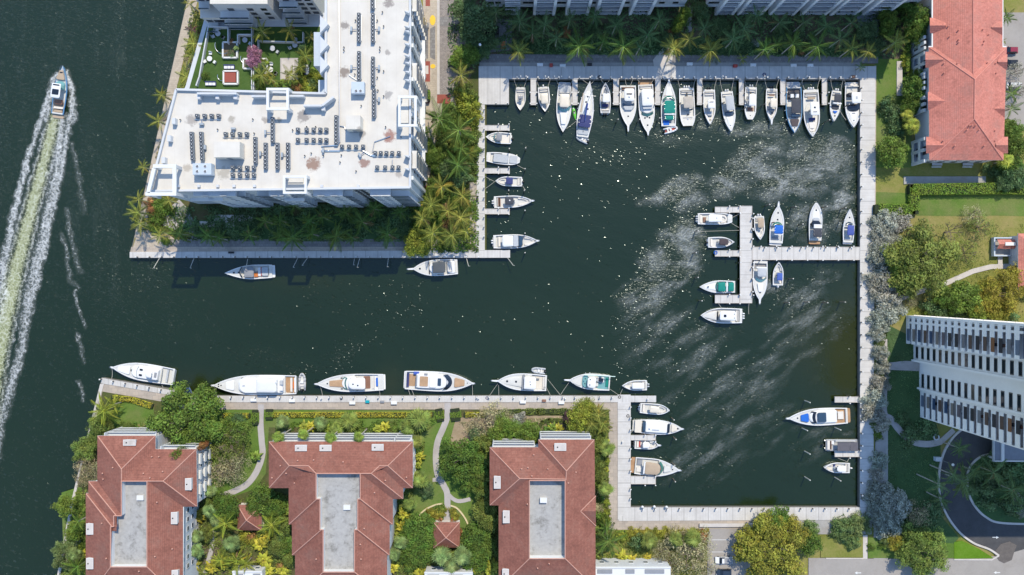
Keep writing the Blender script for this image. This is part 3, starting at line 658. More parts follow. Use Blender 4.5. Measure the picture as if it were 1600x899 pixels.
def crate(px, py, sx, sy, h, m, name, lab, cat, z=GZ+.16):
    t = thing(name, lab, cat, P(px, py, z)); mb = MB(); mb.box(-sx/2,sx/2,-sy/2,sy/2,0,h*.85); mb.obj('body', m, t); mb = MB(); mb.prism([(-sx/2-.04,-sy/2-.04),(sx/2+.04,-sy/2-.04),(sx/2+.04,sy/2+.04),(-sx/2-.04,sy/2+.04)], h*.85, h, 0, .15); mb.obj('lid', m, t); return t
crate(574.5, 627.5, 1.2, .8, .6, TEALP, 'storage_tote', 'teal storage tote on the yacht quay between two white dock boxes', 'tote')
crate(597.5, 627.5, 1.2, .6, .5, GREY, 'storage_tote', 'grey storage tote on the yacht quay near the dock box', 'tote')
crate(850, 626, 1.2, .7, .55, BROWNV, 'storage_tote', 'dark brown storage box on the yacht quay below the cream fishing boat', 'storage box')
crate(861, 103, .9, .9, 1.1, RED, 'waste_bin', 'red bin on the shaded north promenade', 'bin'); crate(1148, 104, 1.2, .8, .9, RED, 'dock_cart', 'dark red dock cart on the north promenade', 'dock cart')
crate(921, 101.5, 1.4, .7, .7, BLACK, 'storage_tote', 'black storage box by the railing of the north promenade', 'storage box')
crate(665.5, 41.5, 1.8, 1.5, 1.2, GREY, 'planter_box', 'dark grey planter box on the pavement right of the white building', 'planter')
crate(1332, 121, 1.0, .8, .8, BROWNV, 'storage_tote', 'dark brown box behind the last yacht on the north promenade', 'storage box')
for px, py, w, lab in [(362,395.2,1.4,'left bench on the shaded promenade below the white building'),(746.5,311,.5,'bench on the palm-lined west walk of the basin')]:
    t = thing('park_bench', lab, 'bench', P(px, py, GZ+.16), 0); mb = MB(); v = w < 1; mb.box(*((-.25,.25,-.9,.9) if v else (-.9,.9,-.25,.25)), .4, .46); mb.obj('seat', BLACK, t)
    for s in (-.7, .7): mb = MB(); mb.box(*((-.2,.2,s-.05,s+.05) if v else (s-.05,s+.05,-.2,.2)), 0, .4); mb.obj('leg', BLACK, t)
    mb = MB(); mb.box(*((-.32,-.26,-.9,.9) if v else (-.9,.9,.26,.32)), .4, .85); mb.obj('backrest', BLACK, t)
# long white bench wall on the south quay
t = thing('seat_wall', 'long white seat wall on the south quay beside the parking court', 'seat wall', P(1140, 820, GZ+.1)); mb = MB(); mb.box(-9.4,9.4,-.45,.45,0,.55); mb.obj('wall', CONC, t); mb = MB(); mb.box(-9.5,9.5,-.52,.52,.55,.65); mb.obj('coping', KERB, t)
# coiled hoses
for px, py, m, lab in [(533.5,622.5,BLACK,'black hose coil on the yacht quay below the yacht with the blue seat cover'),(761,622,NAVY,'dark hose coil on the yacht quay right of the teak-decked yacht'),(968,620.5,BLACK,'black and white hose coil at the corner of the yacht quay'),(981,641,WHITE,'white hose coil on the inner quay'),(981,650,BLACK,'black hose coil on the inner quay'),(1194,117,NAVY,'dark blue hose coil on the north promenade'),(936.5,121,BLACK,'black hose coil behind the sailing boat'),(1118,395,BLUE,'blue hose coil at the end of the middle arm')]:
    mb = MB()
    for k in range(3):
        r = .34+.12*k; ring = [(r*math.cos(2*math.pi*i/14), r*math.sin(2*math.pi*i/14), .05+.07*(2-k)) for i in range(15)]; mb.path(ring, .05)
    o = mb.obj('hose_coil', m); o.location = P(px, py, GZ+.17); tag(o, lab, 'hose')
# floating gangway and dock frame beside the big tree
t = thing('gangway', 'blue-grey gangway platform floating beside the big dark tree', 'gangway', P(297, 613.5, .8), math.radians(-62)); mb = MB(); mb.box(-1.8,1.8,-.7,.7,0,.2); mb.obj('deck', HULLD, t)
for s in (-.7,.7): mb = MB(); mb.path([(-1.8,s,.2),(-1.8,s,1.0),(1.8,s,1.0),(1.8,s,.2)], .03); mb.obj('handrail', STEEL, t)
def hawser(a, b, za, zb, lab, sag=.3):
    p = Vector(P(*a, za)); q = Vector(P(*b, zb)); pts = [p.lerp(q, i/6) - Vector((0,0,sag*4*(i/6)*(1-i/6))) for i in range(7)]
    mb = MB(); mb.path(pts, .06, 4); tag(mb.obj('mooring_line', ROPE), lab, 'mooring line')
for a, b, lab in [((906,189),(933,190),'x')][:0]: pass
ML = [((175,577),(174.5,592),'bow line of the white yacht moored at the slanting quay'),((253,602),(255,610),'stern line of the white yacht moored at the slanting quay'),((335,604),(338,621),'bow line of the longest yacht on the yacht quay'),((501,606),(504,620),'bow line of the yacht with the blue seat cover'),((593,611),(593.5,620),'stern line of the yacht with the blue seat cover'),((738,601),(738.5,619),'bow line of the yacht with two teak decks'),((638,609),(641,619),'stern line of the yacht with two teak decks'),((643,609),(647,619),'second stern line of the yacht with two teak decks'),
 ((777.5,600),(764.5,619),'bow line of the cream fishing boat slanting left'),((779,602),(779.5,619),'straight bow line of the cream fishing boat'),((856,593),(875,617),'long stern line of the cream fishing boat'),((854,606),(860,618),'short stern line of the cream fishing boat'),((889,598),(876,617),'bow line of the fishing boat with teal windows'),((951,607),(966,617),'stern line of the fishing boat with teal windows'),((973,608),(969,617),'bow line of the small open boat at the quay end'),
 ((885,201),(900,190),'bow line of the white express cruiser beside the green kayak'),((919,131),(907,122),'left bow line of the sailing boat'),((924,131),(931,122),'right bow line of the sailing boat'),((979,134),(977,124),'left stern line of the cruiser with the grey cover'),((985,134),(989,124),'right stern line of the cruiser with the grey cover'),((1079,187),(1094,176),'bow line of the beige-topped catamaran'),((1310,168),(1322,188),'bow line of the boat with the black bimini'),
 ((773,284),(758,276),'upper bow line of the small navy-topped boat'),((773,284),(758,295),'lower bow line of the small navy-topped boat'),((816,290),(821,297),'stern line of the small navy-topped boat'),((808,258),(821,265),'stern line of the grey-covered boat'),((1142,341),(1155,335),'upper bow line of the white catamaran at the middle dock'),((1142,348),(1155,356),'lower bow line of the white catamaran at the middle dock'),((1086,362),(1156,360),'long taut line between the middle dock and a dark pile'),((1128,482),(1122,473),'bow line of the triple engine boat'),((1170,491),(1170.5,473),'stern line of the triple engine boat'),((1309,716),(1324,722),'left line of the small boat in the lower right'),((1329,715),(1324,722),'right line of the small boat in the lower right'),((991,661),(986,655),'upper stern line of the long yacht with the sandy platform'),((992,671),(986,676),'lower stern line of the long yacht with the sandy platform')]
for a, b, lab in ML: hawser(a, b, 1.3, 1.4, lab)

for i, (x, y, hw) in enumerate([(813,136,6),(849,136,7),(882,133,9),(946,130,3),(1009,129,9),(1045,127,3),(1073,138,10),(1108,140,8),(1136,143,7),(1174,136,7),(1206,139,7),(1241,133,10),(1267,140,10),(1308,142,6),(1333,131,10)]):
    for sd_, nm_ in ((-1,'left'),(1,'right')): hawser((x+sd_*hw, y), (x+sd_*(hw+4), 123.6), 1.2, 1.5, f'{nm_} dock line of the {nth(i+1)} tied boat from the left, north dock')
# ------------------------------------------------------------------ boats
def hull_w(t, p, blunt, st):
    "half-width fraction at t: 0 stern .. 1 bow"
    if t < .42: return st + (1-st)*math.sin(math.pi/2*min(1, t/.42))
    u = (t-.42)/.58; return blunt + (1-blunt)*max(0.0, 1-u**p)
def outline(x0, x1, w0, w1, r0=.25, r1=.6, n=7, w=None):
    "rounded plan shape from x0 (half-width w0) to x1 (half-width w1); r0, r1 round the aft and fore ends"
    L = x1-x0; a0 = min(r0*w0*2, L*.45); a1 = min(r1*w1*2, L*.5); b0 = w0*min(r0*1.6, 1); b1 = w1*min(r1*1.6, 1); R = []
    R = [(x0+a0*(1-math.cos(q)), -(w0-b0*(1-math.sin(q)))) for q in [math.pi/2*i/n for i in range(n+1)]]
    R += [(x1-a1*(1-math.sin(q)), -(w1-b1*(1-math.cos(q)))) for q in [math.pi/2*i/n for i in range(n+1)]]
    return R + [(x, -y) for x, y in R[::-1]]
def slab(mb, pts, z0, z1, inset=.06, m=0, crown=0.0, shiftx=0.0, k=.35):
    "rounded slab: side wall, bevelled edge and a crowned top"
    n = len(pts); cx = sum(p[0] for p in pts)/n; cy = sum(p[1] for p in pts)/n
    def ring(s, z, dx=0): return [(cx+dx+(p[0]-cx)*s, cy+(p[1]-cy)*s, z) for p in pts]
    h = z1-z0; rs = [ring(1, z0), ring(1-inset*.3, z0+h*(1-k), shiftx*.6), ring(1-inset, z1-.02*h, shiftx), ring(1-inset-.35, z1+crown*.7, shiftx)]
    vs = sum(rs, []) + [(cx+shiftx, cy, z1+crown)]; fs = [tuple(range(n-1,-1,-1))]
    for j in range(3): fs += [(j*n+i, j*n+(i+1)%n, (j+1)*n+(i+1)%n, (j+1)*n+i) for i in range(n)]
    fs += [(3*n+i, 3*n+(i+1)%n, 4*n) for i in range(n)]
    return mb.add(vs, fs, m)
ENGM = {}
def engine_meshes(m):
    if m.name not in ENGM:
        a = MB(); slab(a, outline(-.62,.18,.23,.25,.5,.4,4), .55, 1.15, .25, 0, .08); cow = a.mesh('cowl', m, True)
        b = MB(); b.prism([(-.35,-.12),(.05,-.12),(.05,.12),(-.35,.12)], -.6, .6); b.box(-.55,-.2,-.05,.05,-.75,-.55); b.tube((-.62,0,-.68),(-.35,0,-.68),.1,.1,6); leg = b.mesh('lower_unit', m)
        ENGM[m.name] = (cow, leg)
    return ENGM[m.name]
BG = {}
def boat(bow, stern, w, label, items, name='motor_boat', cat='motor boat', group=None, p=2.3, blunt=.0, st=.86, hm=None, dm=None, fb=1.0, sheer=.45, cock=(.06,.45), depth=.55, stripe=None, tilt=0):
    B = Vector(P(*bow, 1.2)); T = Vector(P(*stern, 1.2)); d = B-T; L = d.length; W = w*S*.995; hw = W/2
    t = thing(name, label, cat, ((B.x+T.x)/2, (B.y+T.y)/2, 0), math.atan2(d.y, d.x), group)
    hm = hm or GEL; dm = dm or DECKL
    X = lambda u: (u-.5)*L
    F = lambda u: fb*(.92 + sheer*max(0, u-.25)**1.5*1.3)
    Wd = lambda u: hw*hull_w(u, p, blunt, st)
    c0, c1 = cock; N = 22; us = sorted(set([i/N for i in range(N+1)] + [c0, c0+.004, c1, c1+.004, .97, .985]))
    g = min(.28, hw*.18); hv = []; dv = []
    for u in us:
        ww = max(.02, Wd(u)); f = F(u); gg = min(g, ww*.6); inw = ww-gg
        inside = c0 < u <= c1+.002
        zf = f-depth if inside else f+.03; xo = .03*L*max(0,(u-.6)/.4)**2
        hv.append([(X(u)-xo*2.2, 0, -.45), (X(u)-xo*1.2, ww*.72, -.12), (X(u)-xo*.5, ww*.93, f*.45), (X(u), ww, f), (X(u), ww-gg*.25, f+.05), (X(u), inw, f+.04)])
        dv.append([(X(u), inw, f+.04), (X(u), inw*.985, zf), (X(u), 0, zf+(.0 if inside else .06*min(1, ww)))])
    def loft(rows, mat, nm, ends):
        mb = MB(); k = len(rows[0]); 
        for r in rows: mb.v += r
        for r in rows: mb.v += [(a, -b, c) for a, b, c in r]
        n = len(rows); o = n*k
        for i in range(n-1):
            for j in range(k-1):
                a, b, c, e = i*k+j, (i+1)*k+j, (i+1)*k+j+1, i*k+j+1
                mb.f.append((a, b, c, e)); mb.f.append((o+a, o+e, o+c, o+b))
        if ends:
            mb.f.append(tuple(range(k-1,-1,-1)) + tuple(o+j for j in range(0,k)) ); e0 = (n-1)*k; mb.f.append(tuple(e0+j for j in range(k)) + tuple(o+e0+j for j in range(k-1,-1,-1)))
        mb.m = [0]*len(mb.f); return mb.obj(nm, mat, t)
    loft(hv, hm, 'hull', True); loft(dv, dm, 'deck', False)
    if stripe:
        for s in (-1, 1):
            mb = MB(); mb.path([(X(u), s*(Wd(u)+.02), F(u)*.8) for u in us if u < .985][::3], .07, 4); mb.obj('rub_stripe', stripe, t)
    zc = lambda u: F(u)-depth
    def part(mb, nm, m, par=None, smooth=False): return mb.obj(nm, m, par or t, smooth)
    tops = 0
    for it in items:
        k = it[0]
        if k == 'top':            # hard top or bimini on legs: t0 t1 wf z mat [round fore, kind]
            _, a, b, wf, z, m = it[:6]; r = it[6] if len(it) > 6 else .35; soft = m in SOFT
            mb = MB(); slab(mb, outline(X(a), X(b), hw*wf, hw*wf*.94, .18 if soft else .22, r*.6), z, z+.14, .05, 0, .16 if soft else .07); o = part(mb, 'bimini' if soft else 'hardtop', m, None, not soft)
            for sx in (X(a)+.25, X(b)-.45):
                for sy in (-1, 1): q = MB(); q.tube((sx, sy*hw*wf*.86, F(.4)-.3), (sx, sy*hw*wf*.84, z+.02), .035); part(q, 'support', STEEL)
            if soft:
                for q_ in range(1, 3): q = MB(); xx = X(a)+(X(b)-X(a))*q_/3; q.tube((xx,-hw*wf*.93,z+.15),(xx,hw*wf*.93,z+.15),.03); part(q, 'bow_tube', STEEL, o)
        elif k == 'cab':          # raised cabin trunk: t0 t1 wf h mat [fore round]
            _, a, b, wf, h, m = it[:6]; r = it[6] if len(it) > 6 else .55; base = it[7] if len(it) > 7 else F((a+b)/2)-.05
            mb = MB(); slab(mb, outline(X(a), X(b), min(hw*wf, Wd(a)-.15), min(hw*wf, Wd(b)*.93+.1), .12, r), base, base+h, .12, 0, .06, -.04*h); part(mb, 'cabin', m, None, False)
        elif k == 'ws':           # raked wraparound windscreen: t wf glass rake height base
            _, a, wf, m = it[:4]; dx = it[4] if len(it) > 4 else .06; h = it[5] if len(it) > 5 else .75; z0 = it[6] if len(it) > 6 else F(a)+.05; bowf = it[7] if len(it) > 7 else .55
            mb = MB(); n = 10; lo = []; hi = []
            for i in range(n+1):
                s = -1+2*i/n; yy = hw*wf*s; x = X(a)+ bowf*hw*wf*(1-s*s)
                lo.append((x, yy, z0)); hi.append((x-dx*L*(1-.25*s*s), yy*.9, z0+h))
            v = lo+hi; th = [(x-.05, y*.985, z-.02) for x, y, z in v]
            mb.add(v+th, [(i, i+1, n+2+i, n+1+i) for i in range(n)] + [(2*n+2+i, 3*n+3+i, 3*n+4+i, 2*n+3+i) for i in range(n)]); o = part(mb, 'windscreen', m)
            q = MB(); q.path(hi, .035, 5); part(q, 'frame', STEEL if m != GLASS else WHITE, o)
        elif k == 'hatch':
            for (a, y) in it[1]:
                mb = MB(); sz = it[2] if len(it) > 2 else .28; z = (it[3] if len(it) > 3 else F(a)+.06); mb.prism(outline(X(a)-sz, X(a)+sz, sz, sz, .3, .3, 3), z, z+.06, 0, .1); mb.v = [(vx, vy+y*hw, vz) for vx, vy, vz in mb.v]
                part(mb, 'hatch', GLASS)
        elif k == 'pad':
            _, a, b, wf, m = it[:5]; z = it[5] if len(it) > 5 else F((a+b)/2)+.07; wb = it[6] if len(it) > 6 else wf*.8
            mb = MB(); slab(mb, outline(X(a), X(b), hw*wf, hw*wb, .15, .2, 4), z, z+.14, .05, 0, .02); part(mb, 'sun_pad', m)
        elif k == 'sole':         # coloured cockpit floor
            _, a, b, wf, m = it[:5]; z = it[5] if len(it) > 5 else zc((a+b)/2)+.02
            mb = MB(); mb.prism(outline(X(a), X(b), hw*wf, hw*(it[6] if len(it) > 6 else wf), .08, .1, 3), z, z+.025); part(mb, 'cockpit_sole', m)
        elif k == 'plat':         # swim platform aft
            _, ln, m = it[:3]; mb = MB(); wq = hw*st*.93; mb.prism([(X(0)-ln, -wq*.8), (X(0)-ln*.85, -wq), (X(0)+.1, -wq), (X(0)+.1, wq), (X(0)-ln*.85, wq), (X(0)-ln, wq*.8)], .28, .42); part(mb, 'swim_platform', m)
        elif k == 'eng':
            n, m = it[1], it[2]; cow, leg = engine_meshes(m); sp = min(.72, hw*1.3/max(1, n))
            for i in range(n):
                y = (i-(n-1)/2)*sp; e = link('outboard_engine', cow, t, (X(0)-.2, y, .05)); link('lower_unit', leg, e, (0, 0, 0))
            mb = MB(); mb.box(X(0)-.25, X(0)+.12, -hw*.62, hw*.62, -.2, .45); part(mb, 'engine_bracket', hm)
        elif k == 'pulpit':
            ln = it[1]; mb = MB(); mb.prism(outline(X(1)-.5, X(1)+ln, .32, .2, .1, .5, 3), F(1)-.02, F(1)+.1); o = part(mb, 'bow_pulpit', hm); q = MB(); q.box(X(1)+ln-.35, X(1)+ln+.12, -.07, .07, F(1)-.2, F(1)+.17); part(q, 'anchor', STEEL, o)
        elif k == 'rail':
            a = it[1]; mb = MB(); uu = [a+(1-a)*i/7 for i in range(8)]
            for s in (-1, 1):
                line = [(X(u)-.1, s*max(.1, Wd(u)-.12), F(u)+.62) for u in uu]; mb.path(line, .025, 4)
                for q in line[::2]: mb.tube((q[0], q[1], q[2]-.6), q, .02, n=4)
            part(mb, 'bow_rail', STEEL)
        elif k == 'seat':         # t0 t1 y0 y1 mat [height]
            _, a, b, y0, y1, m = it[:6]; h = it[6] if len(it) > 6 else .42; z = it[7] if len(it) > 7 else zc(.5*(a+b))
            mb = MB(); mb.prism([(X(a), y0*hw), (X(b), y0*hw), (X(b), y1*hw), (X(a), y1*hw)], z, z+h, 0, .05); part(mb, 'seat', m)
        elif k == 'ulounge':      # U shaped bow lounge
            _, a, b, wf, m = it[:5]; z = zc(a) if len(it) < 6 else it[5]; mb = MB(); out = [(X(a), hw*wf*.9), (X(a+(b-a)*.6), hw*wf*.8), (X(b), hw*wf*.3)]; inn = [(X(a), hw*wf*.55), (X(a+(b-a)*.55), hw*wf*.45), (X(b)-.45, 0.02)]
            pts = out+[(x, -y) for x, y in out[::-1]]+[(x, -y) for x, y in inn]+inn[::-1]; mb.prism(pts, z, z+.42); part(mb, 'bow_lounge', m)
        elif k == 'console':
            _, a, m = it[:3]; mb = MB(); slab(mb, outline(X(a)-.45, X(a)+.5, hw*.28, hw*.26, .15, .4, 4), zc(a), zc(a)+1.15, .2); part(mb, 'console', m); q = MB(); q.add([(X(a)+.35,-hw*.24,zc(a)+1.1),(X(a)+.35,hw*.24,zc(a)+1.1),(X(a)+.05,hw*.2,zc(a)+1.65),(X(a)+.05,-hw*.2,zc(a)+1.65)], [(0,1,2,3)]); part(q, 'console_screen', GLASSB)
            for s in (-.3,.3): r = MB(); r.box(X(a)-1.15, X(a)-.75, s*hw*.6-.22, s*hw*.6+.22, zc(a)+.05, zc(a)+.85); part(r, 'helm_seat', VINYL)
        elif k == 'dome':
            a, y, z = it[1:4]; mb = MB(); mb.ball((X(a), y*hw, z+.2), .26, .9); part(mb, 'radar_dome', GEL)
        elif k == 'mast':         # thin antenna / arch: t z
            a, z = it[1:3]; mb = MB(); w_ = hw*(it[3] if len(it) > 3 else .8); mb.path([(X(a),-w_,F(a)), (X(a)-.4,-w_*.9,z), (X(a)-.4,w_*.9,z), (X(a),w_,F(a))], .09, 5); part(mb, 'radar_arch', GEL)
        elif k == 'fender':
            for u in it[1]:
                for s in (it[2] if len(it) > 2 else (1,)): mb = MB(); mb.tube((X(u), s*(Wd(u)+.14), .15), (X(u), s*(Wd(u)+.14), .85), .13, .11, 7); part(mb, 'fender', GEL if len(it) < 4 else it[3])
        elif k == 'bench':        # stern bench row
            a, m = it[1], it[2]; mb = MB(); mb.prism([(X(a), -hw*.7), (X(a)+.55, -hw*.7), (X(a)+.55, hw*.7), (X(a), hw*.7)], zc(.2), zc(.2)+.45, 0, .03); part(mb, 'stern_bench', m)
            mb = MB(); mb.box(X(a)-.16, X(a)-.01, -hw*.7, hw*.7, zc(.2)+.3, zc(.2)+.8); part(mb, 'seat_back', m)
        elif k == 'box':          # t0 t1 y0 y1 z0 z1 mat name
            _, a, b, y0, y1, z0, z1, m, nm = it; mb = MB(); mb.prism(outline(X(a), X(b), hw*(y1-y0)/2, hw*(y1-y0)/2, .12, .12, 3), z0, z1, 0, .06); mb.v = [(vx, vy+hw*(y0+y1)/2, vz) for vx, vy, vz in mb.v]; part(mb, nm, m)
        elif k == 'wheel':
            a, y, z = it[1:4]; mb = MB(); ring = [(X(a), y*hw+.22*math.cos(2*math.pi*i/10), z+.22*math.sin(2*math.pi*i/10)) for i in range(11)]; mb.path(ring, .03, 4); part(mb, 'steering_wheel', BLACK)
    return t
SOFT = {TAN, BEIGE, GREY, LGREY, NAVY, BLUE, GREEN, DARKC}
def cc(bow, stern, w, label, topm=GEL, engm=GEL, n=2, top=(.34,.60), twf=.62, z=2.9, extra=(), **kw):
    "centre-console outboard boat"
    it = [('console', .5, GEL), ('top', top[0], top[1], twf, z, topm), ('ulounge', .62, .88, .72, VINYL), ('bench', .1, VINYL), ('eng', n, engm), ('rail', .7)] + list(extra)
    kw.setdefault('cock', (.06,.9)); kw.setdefault('depth', .6); kw.setdefault('dm', DECKL); return boat(bow, stern, w, label, it, kw.pop('name', 'centre_console_boat'), kw.pop('cat', 'fishing boat'), **kw)
GN = 'boats moored along the north dock'; GW = 'boats moored on the west side of the basin'; GM = 'boats at the middle dock'; GE = 'boats at the east dock'; GI = 'boats at the inner quay'; GY = 'yachts along the yacht quay'
cc((813,173),(813.5,136.5), 16.5, 'small grey and white open boat, leftmost of the north dock', GREY, BLACK, 1, (.42,.55), .5, 2.3, group=GN, hm=M('pale_grey_gelcoat', (.5,.5,.48), .3, .05), extra=[('sole', .1,.8,.6,DECKG)])
cc((852,175),(849,136), 18, 'open fishing boat with a long cream hard top, second from left, north dock', CREAM, GEL, 1, (.3,.72), .66, 2.5, group=GN, st=.94, extra=[('fender',(.5,.7))])
boat((879.5,207),(882.5,133.5), 23.5, 'white express cruiser with a cream hard top and twin-bubble windscreen, left of the green kayak', [('cab',.42,.93,.72,.42,GEL,.75),('ws',.5,.82,GLASST,.07,.8,None or 1.35,.7),('top',.22,.5,.66,3.1,CREAM,.3),('box',.0,.15,-.75,.75,.6,1.0,LGREY,'stern_cover'),('bench',.16,VINYL),('plat',1.2,LGREY),('seat',.42,.49,-.6,-.1,BROWNV,.5),('seat',.42,.49,.1,.6,BROWNV,.5),('hatch',[(.7,.25)],.2,1.75),('pad',.6,.84,.46,GEL,1.72,.3),('rail',.5),('wheel',.5,-.3,1.6)], group=GN, p=2.6, cat='cruiser', name='express_cruiser')
# sailing boat
sb = boat((921.5,127.5),(910,214), 25, 'sailing boat with a blue sail cover and dark blue cockpit canvas', [('cab',.36,.84,.5,.42,GEL,.8),('top',.16,.38,.78,2.3,NAVY,.2),('hatch',[(.72,0),(.62,.12),(.5,-.2)],.25,1.62),('rail',.5),('box',.04,.15,-.7,.7,1.1,1.35,LGREY,'stern_cover'),('box',.44,.78,.55,.66,1.15,1.3,TAN,'deck_strip'),('wheel',.1,0,1.6),('fender',(.3,.5,.7),(1,-1))], 'sailing_boat', 'sailing boat', GN, p=1.7, st=.72, cock=(.05,.3), depth=.5, fb=1.1, stripe=NAVY)
mb = MB(); mb.tube((1.6,0,1.2),(1.6,0,17.0),.12,.08,8); mb.obj('mast', GEL, sb); mb = MB(); mb.tube((1.5,0,2.75),(-4.0,0,2.6),.09,.08,7); bo = mb.obj('boom', GEL, sb)
mb = MB()
for i in range(10): mb.tube((1.3-.53*i,0,2.95),(1.3-.53*(i+1),0,2.93),.30-.015*i,.285-.015*i,8)
mb.obj('sail_cover', BLUE if False else M('royal_blue_canvas', (.025,.06,.26), .8, .1), sb)
mb = MB()
for q in ((8.6,0,1.7),(-8.2,0,1.4),(1.4,2.4,1.2),(1.4,-2.4,1.2)): mb.tube((1.6,0,16.6), q, .02, .02, 4)
mb.obj('rigging', STEEL, sb); mb = MB(); mb.tube((1.6,-1.7,10.5),(1.6,1.7,10.5),.05,.05,5); mb.obj('spreader', GEL, sb)
def rib(bow, stern, w, label, m, eng=True, floor=DECKL, group=None):
    "inflatable dinghy"
    B = Vector(P(*bow, .5)); T = Vector(P(*stern, .5)); d = B-T; L = d.length; hw = w*S/2; r = hw*.3
    t = thing('inflatable_dinghy', label, 'dinghy', ((B.x+T.x)/2, (B.y+T.y)/2, 0), math.atan2(d.y, d.x), group); mb = MB(); pts = []
    for s in (1, -1):
        seg = [(-L/2, s*(hw-r), .38), (0, s*(hw-r), .4), (L*.22, s*(hw-r)*.95, .42), (L*.38, s*(hw-r)*.65, .46), (L*.47, s*(hw-r)*.25, .5), (L*.5-r*.4, 0, .52)]; mb.path(seg, r, 8)
        for q in seg: mb.ball(q, r*.99, 1, 8, 5)
    mb.obj('tube', m, t, True); mb = MB(); mb.prism(outline(-L*.46, L*.42, hw-r, hw*.5, .1, .8, 4), .1, .26); mb.obj('floor', floor, t)
    mb = MB(); mb.box(-L*.1, L*.05, -hw*.4, hw*.4, .26, .75); mb.obj('console', GEL, t); mb = MB(); mb.box(-L*.3, -L*.18, -hw*.55, hw*.55, .26, .6); mb.obj('seat', VINYL, t)
    if eng: cow, leg = engine_meshes(BLACK); e = link('outboard_engine', cow, t, (-L/2+.05, 0, -.1)); link('lower_unit', leg, e)
    return t
rib((901,214),(918,221.5), 9, 'pale blue inflatable dinghy hung across the stern of the sailing boat', LGREY, True)
t = thing('kayak', 'lime green kayak floating between the express cruiser and the sailing boat', 'kayak', P(897,176,0), math.atan2(24,-5)); mb = MB()
n = 12; L = 4.9
for i in range(n):
    u0, u1 = -1+2*i/n, -1+2*(i+1)/n; r0, r1 = .42*max(.04, 1-u0**2)**.7, .42*max(.04, 1-u1**2)**.7; mb.tube((u0*L/2,0,.18),(u1*L/2,0,.18),r0,r1,9)
mb.v = [(x, y*1.25, z*.8) for x, y, z in mb.v]; mb.obj('hull', LIME, t); mb = MB(); mb.prism(outline(-.5,.5,.3,.25,.4,.6,4), .42, .5); mb.obj('cockpit', BLACK, t); mb = MB(); mb.box(-.45,-.2,-.2,.2,.5,.62); mb.obj('seat', WHITE, t); mb = MB(); mb.prism(outline(1.0,1.5,.2,.12,.4,.6,4), .44, .5); mb.obj('deck_hatch', WHITE, t)
cc((946,129.5),(946,176.5), 17, 'grey-bowed centre console with its stern and twin engines to open water', GEL, BLACK, 2, (.3,.6), .66, 2.8, group=GN, dm=DECKG, extra=[('box',.2,.3,-.6,.6,.9,1.2,NAVY,'cooler_seat')])
boat((981.5,199),(981.5,133.5), 26, 'white sport yacht with grey cockpit cover, blunt pulpit and arch, right of the centre console', [('cab',.34,.62,.78,.55,LGREY,.5),('top',.12,.42,.62,3.2,GEL,.3),('pad',.5,.6,.6,LGREY,1.62),('hatch',[(.74,0)],.25),('pulpit',1.4),('rail',.55),('bench',.06,BROWNV),('dome',.32,0,3.35),('hatch',[(.26,.1)],.22,3.38),('box',.24,.27,-.35,.35,3.35,3.5,BLACK,'light_bar'),('ws',.48,.74,LGREY if False else GLASSB,.06,.5,1.5,.4)], group=GN, p=2.3, st=.93, cat='sport yacht', name='sport_yacht', cock=(.04,.3))
boat((1012.5,209),(1009,132), 25, 'white hard-top yacht with a teak stern platform and three dark foredeck hatches', [('cab',.14,.62,.8,.75,GEL,.6),('ws',.6,.76,GLASSG,.05,.75,1.2,.42),('top',.12,.46,.72,2.6,GEL,.25),('box',.42,.52,-.6,.6,2.0,2.25,LGREY,'roof_cover'),('hatch',[(.68,.28),(.68,-.28),(.66,0),(.83,0)],.26),('plat',1.5,TEAK),('pulpit',.6),('rail',.55),('bench',.04,VINYL),('dome',.3,.1,2.75)], group=GN, p=2.7, st=.92, cat='yacht', name='motor_yacht', cock=(.02,.12))
boat((1045,126),(1045,197), 24, 'white cruiser moored bow-in with a torn green cockpit canvas', [('cab',.52,.9,.55,.22,GEL,.7),('ws',.58,.8,GLASSG,.05,.5,None or 1.3,.6),('top',.26,.54,.74,2.3,GREEN,.5),('top',.12,.22,.6,1.9,GREEN,.2),('box',.225,.25,-.75,.75,2.2,2.45,GEL,'arch_wing'),('seat',.02,.12,-.1,.7,BLUE,.7),('sole',.02,.26,.8,LGREY),('box',.66,.665,-.7,.7,1.3,1.38,BROWNV,'deck_joint'),('rail',.6),('pulpit',.5)], group=GN, p=2.0, st=.93, cat='cruiser', name='express_cruiser')
rib((1058,200),(1038.5,205.5), 9.5, 'white and pink inflatable dinghy across the stern of the green-canvas cruiser', GEL, True, RED)
boat((1075,197),(1073,137.5), 24, 'square-bowed power catamaran with a beige top and triple engines', [('top',.26,.56,.66,2.7,BEIGE,.12),('console',.5,GEL),('eng',3,GEL),('bench',.1,VINYL),('box',.12,.24,-.08,.08,1.0,1.3,BLACK,'leaning_post'),('ws',.58,.7,GLASSB,.04,.5,1.2,.25),('hatch',[(.7,.05)],.3),('box',.78,.8,-.65,.65,1.1,1.25,GREY,'anchor_step'),('rail',.75),('box',.8,.84,-.1,.1,1.2,1.4,STEEL,'windlass')], 'power_catamaran', 'catamaran', GN, p=4.5, blunt=.62, st=.95, cock=(.06,.74))
cc((1109.5,195),(1108.5,140), 19, 'white centre console with twin black engines and a grey bow cover, right of the catamaran', GEL, BLACK, 2, (.33,.58), .6, 2.9, group=GN, st=.93, extra=[('pad',.62,.74,.5,LGREY,1.0),('hatch',[(.86,0)],.18),('box',.38,.42,-.35,.35,3.06,3.15,GREY,'light_bar')])
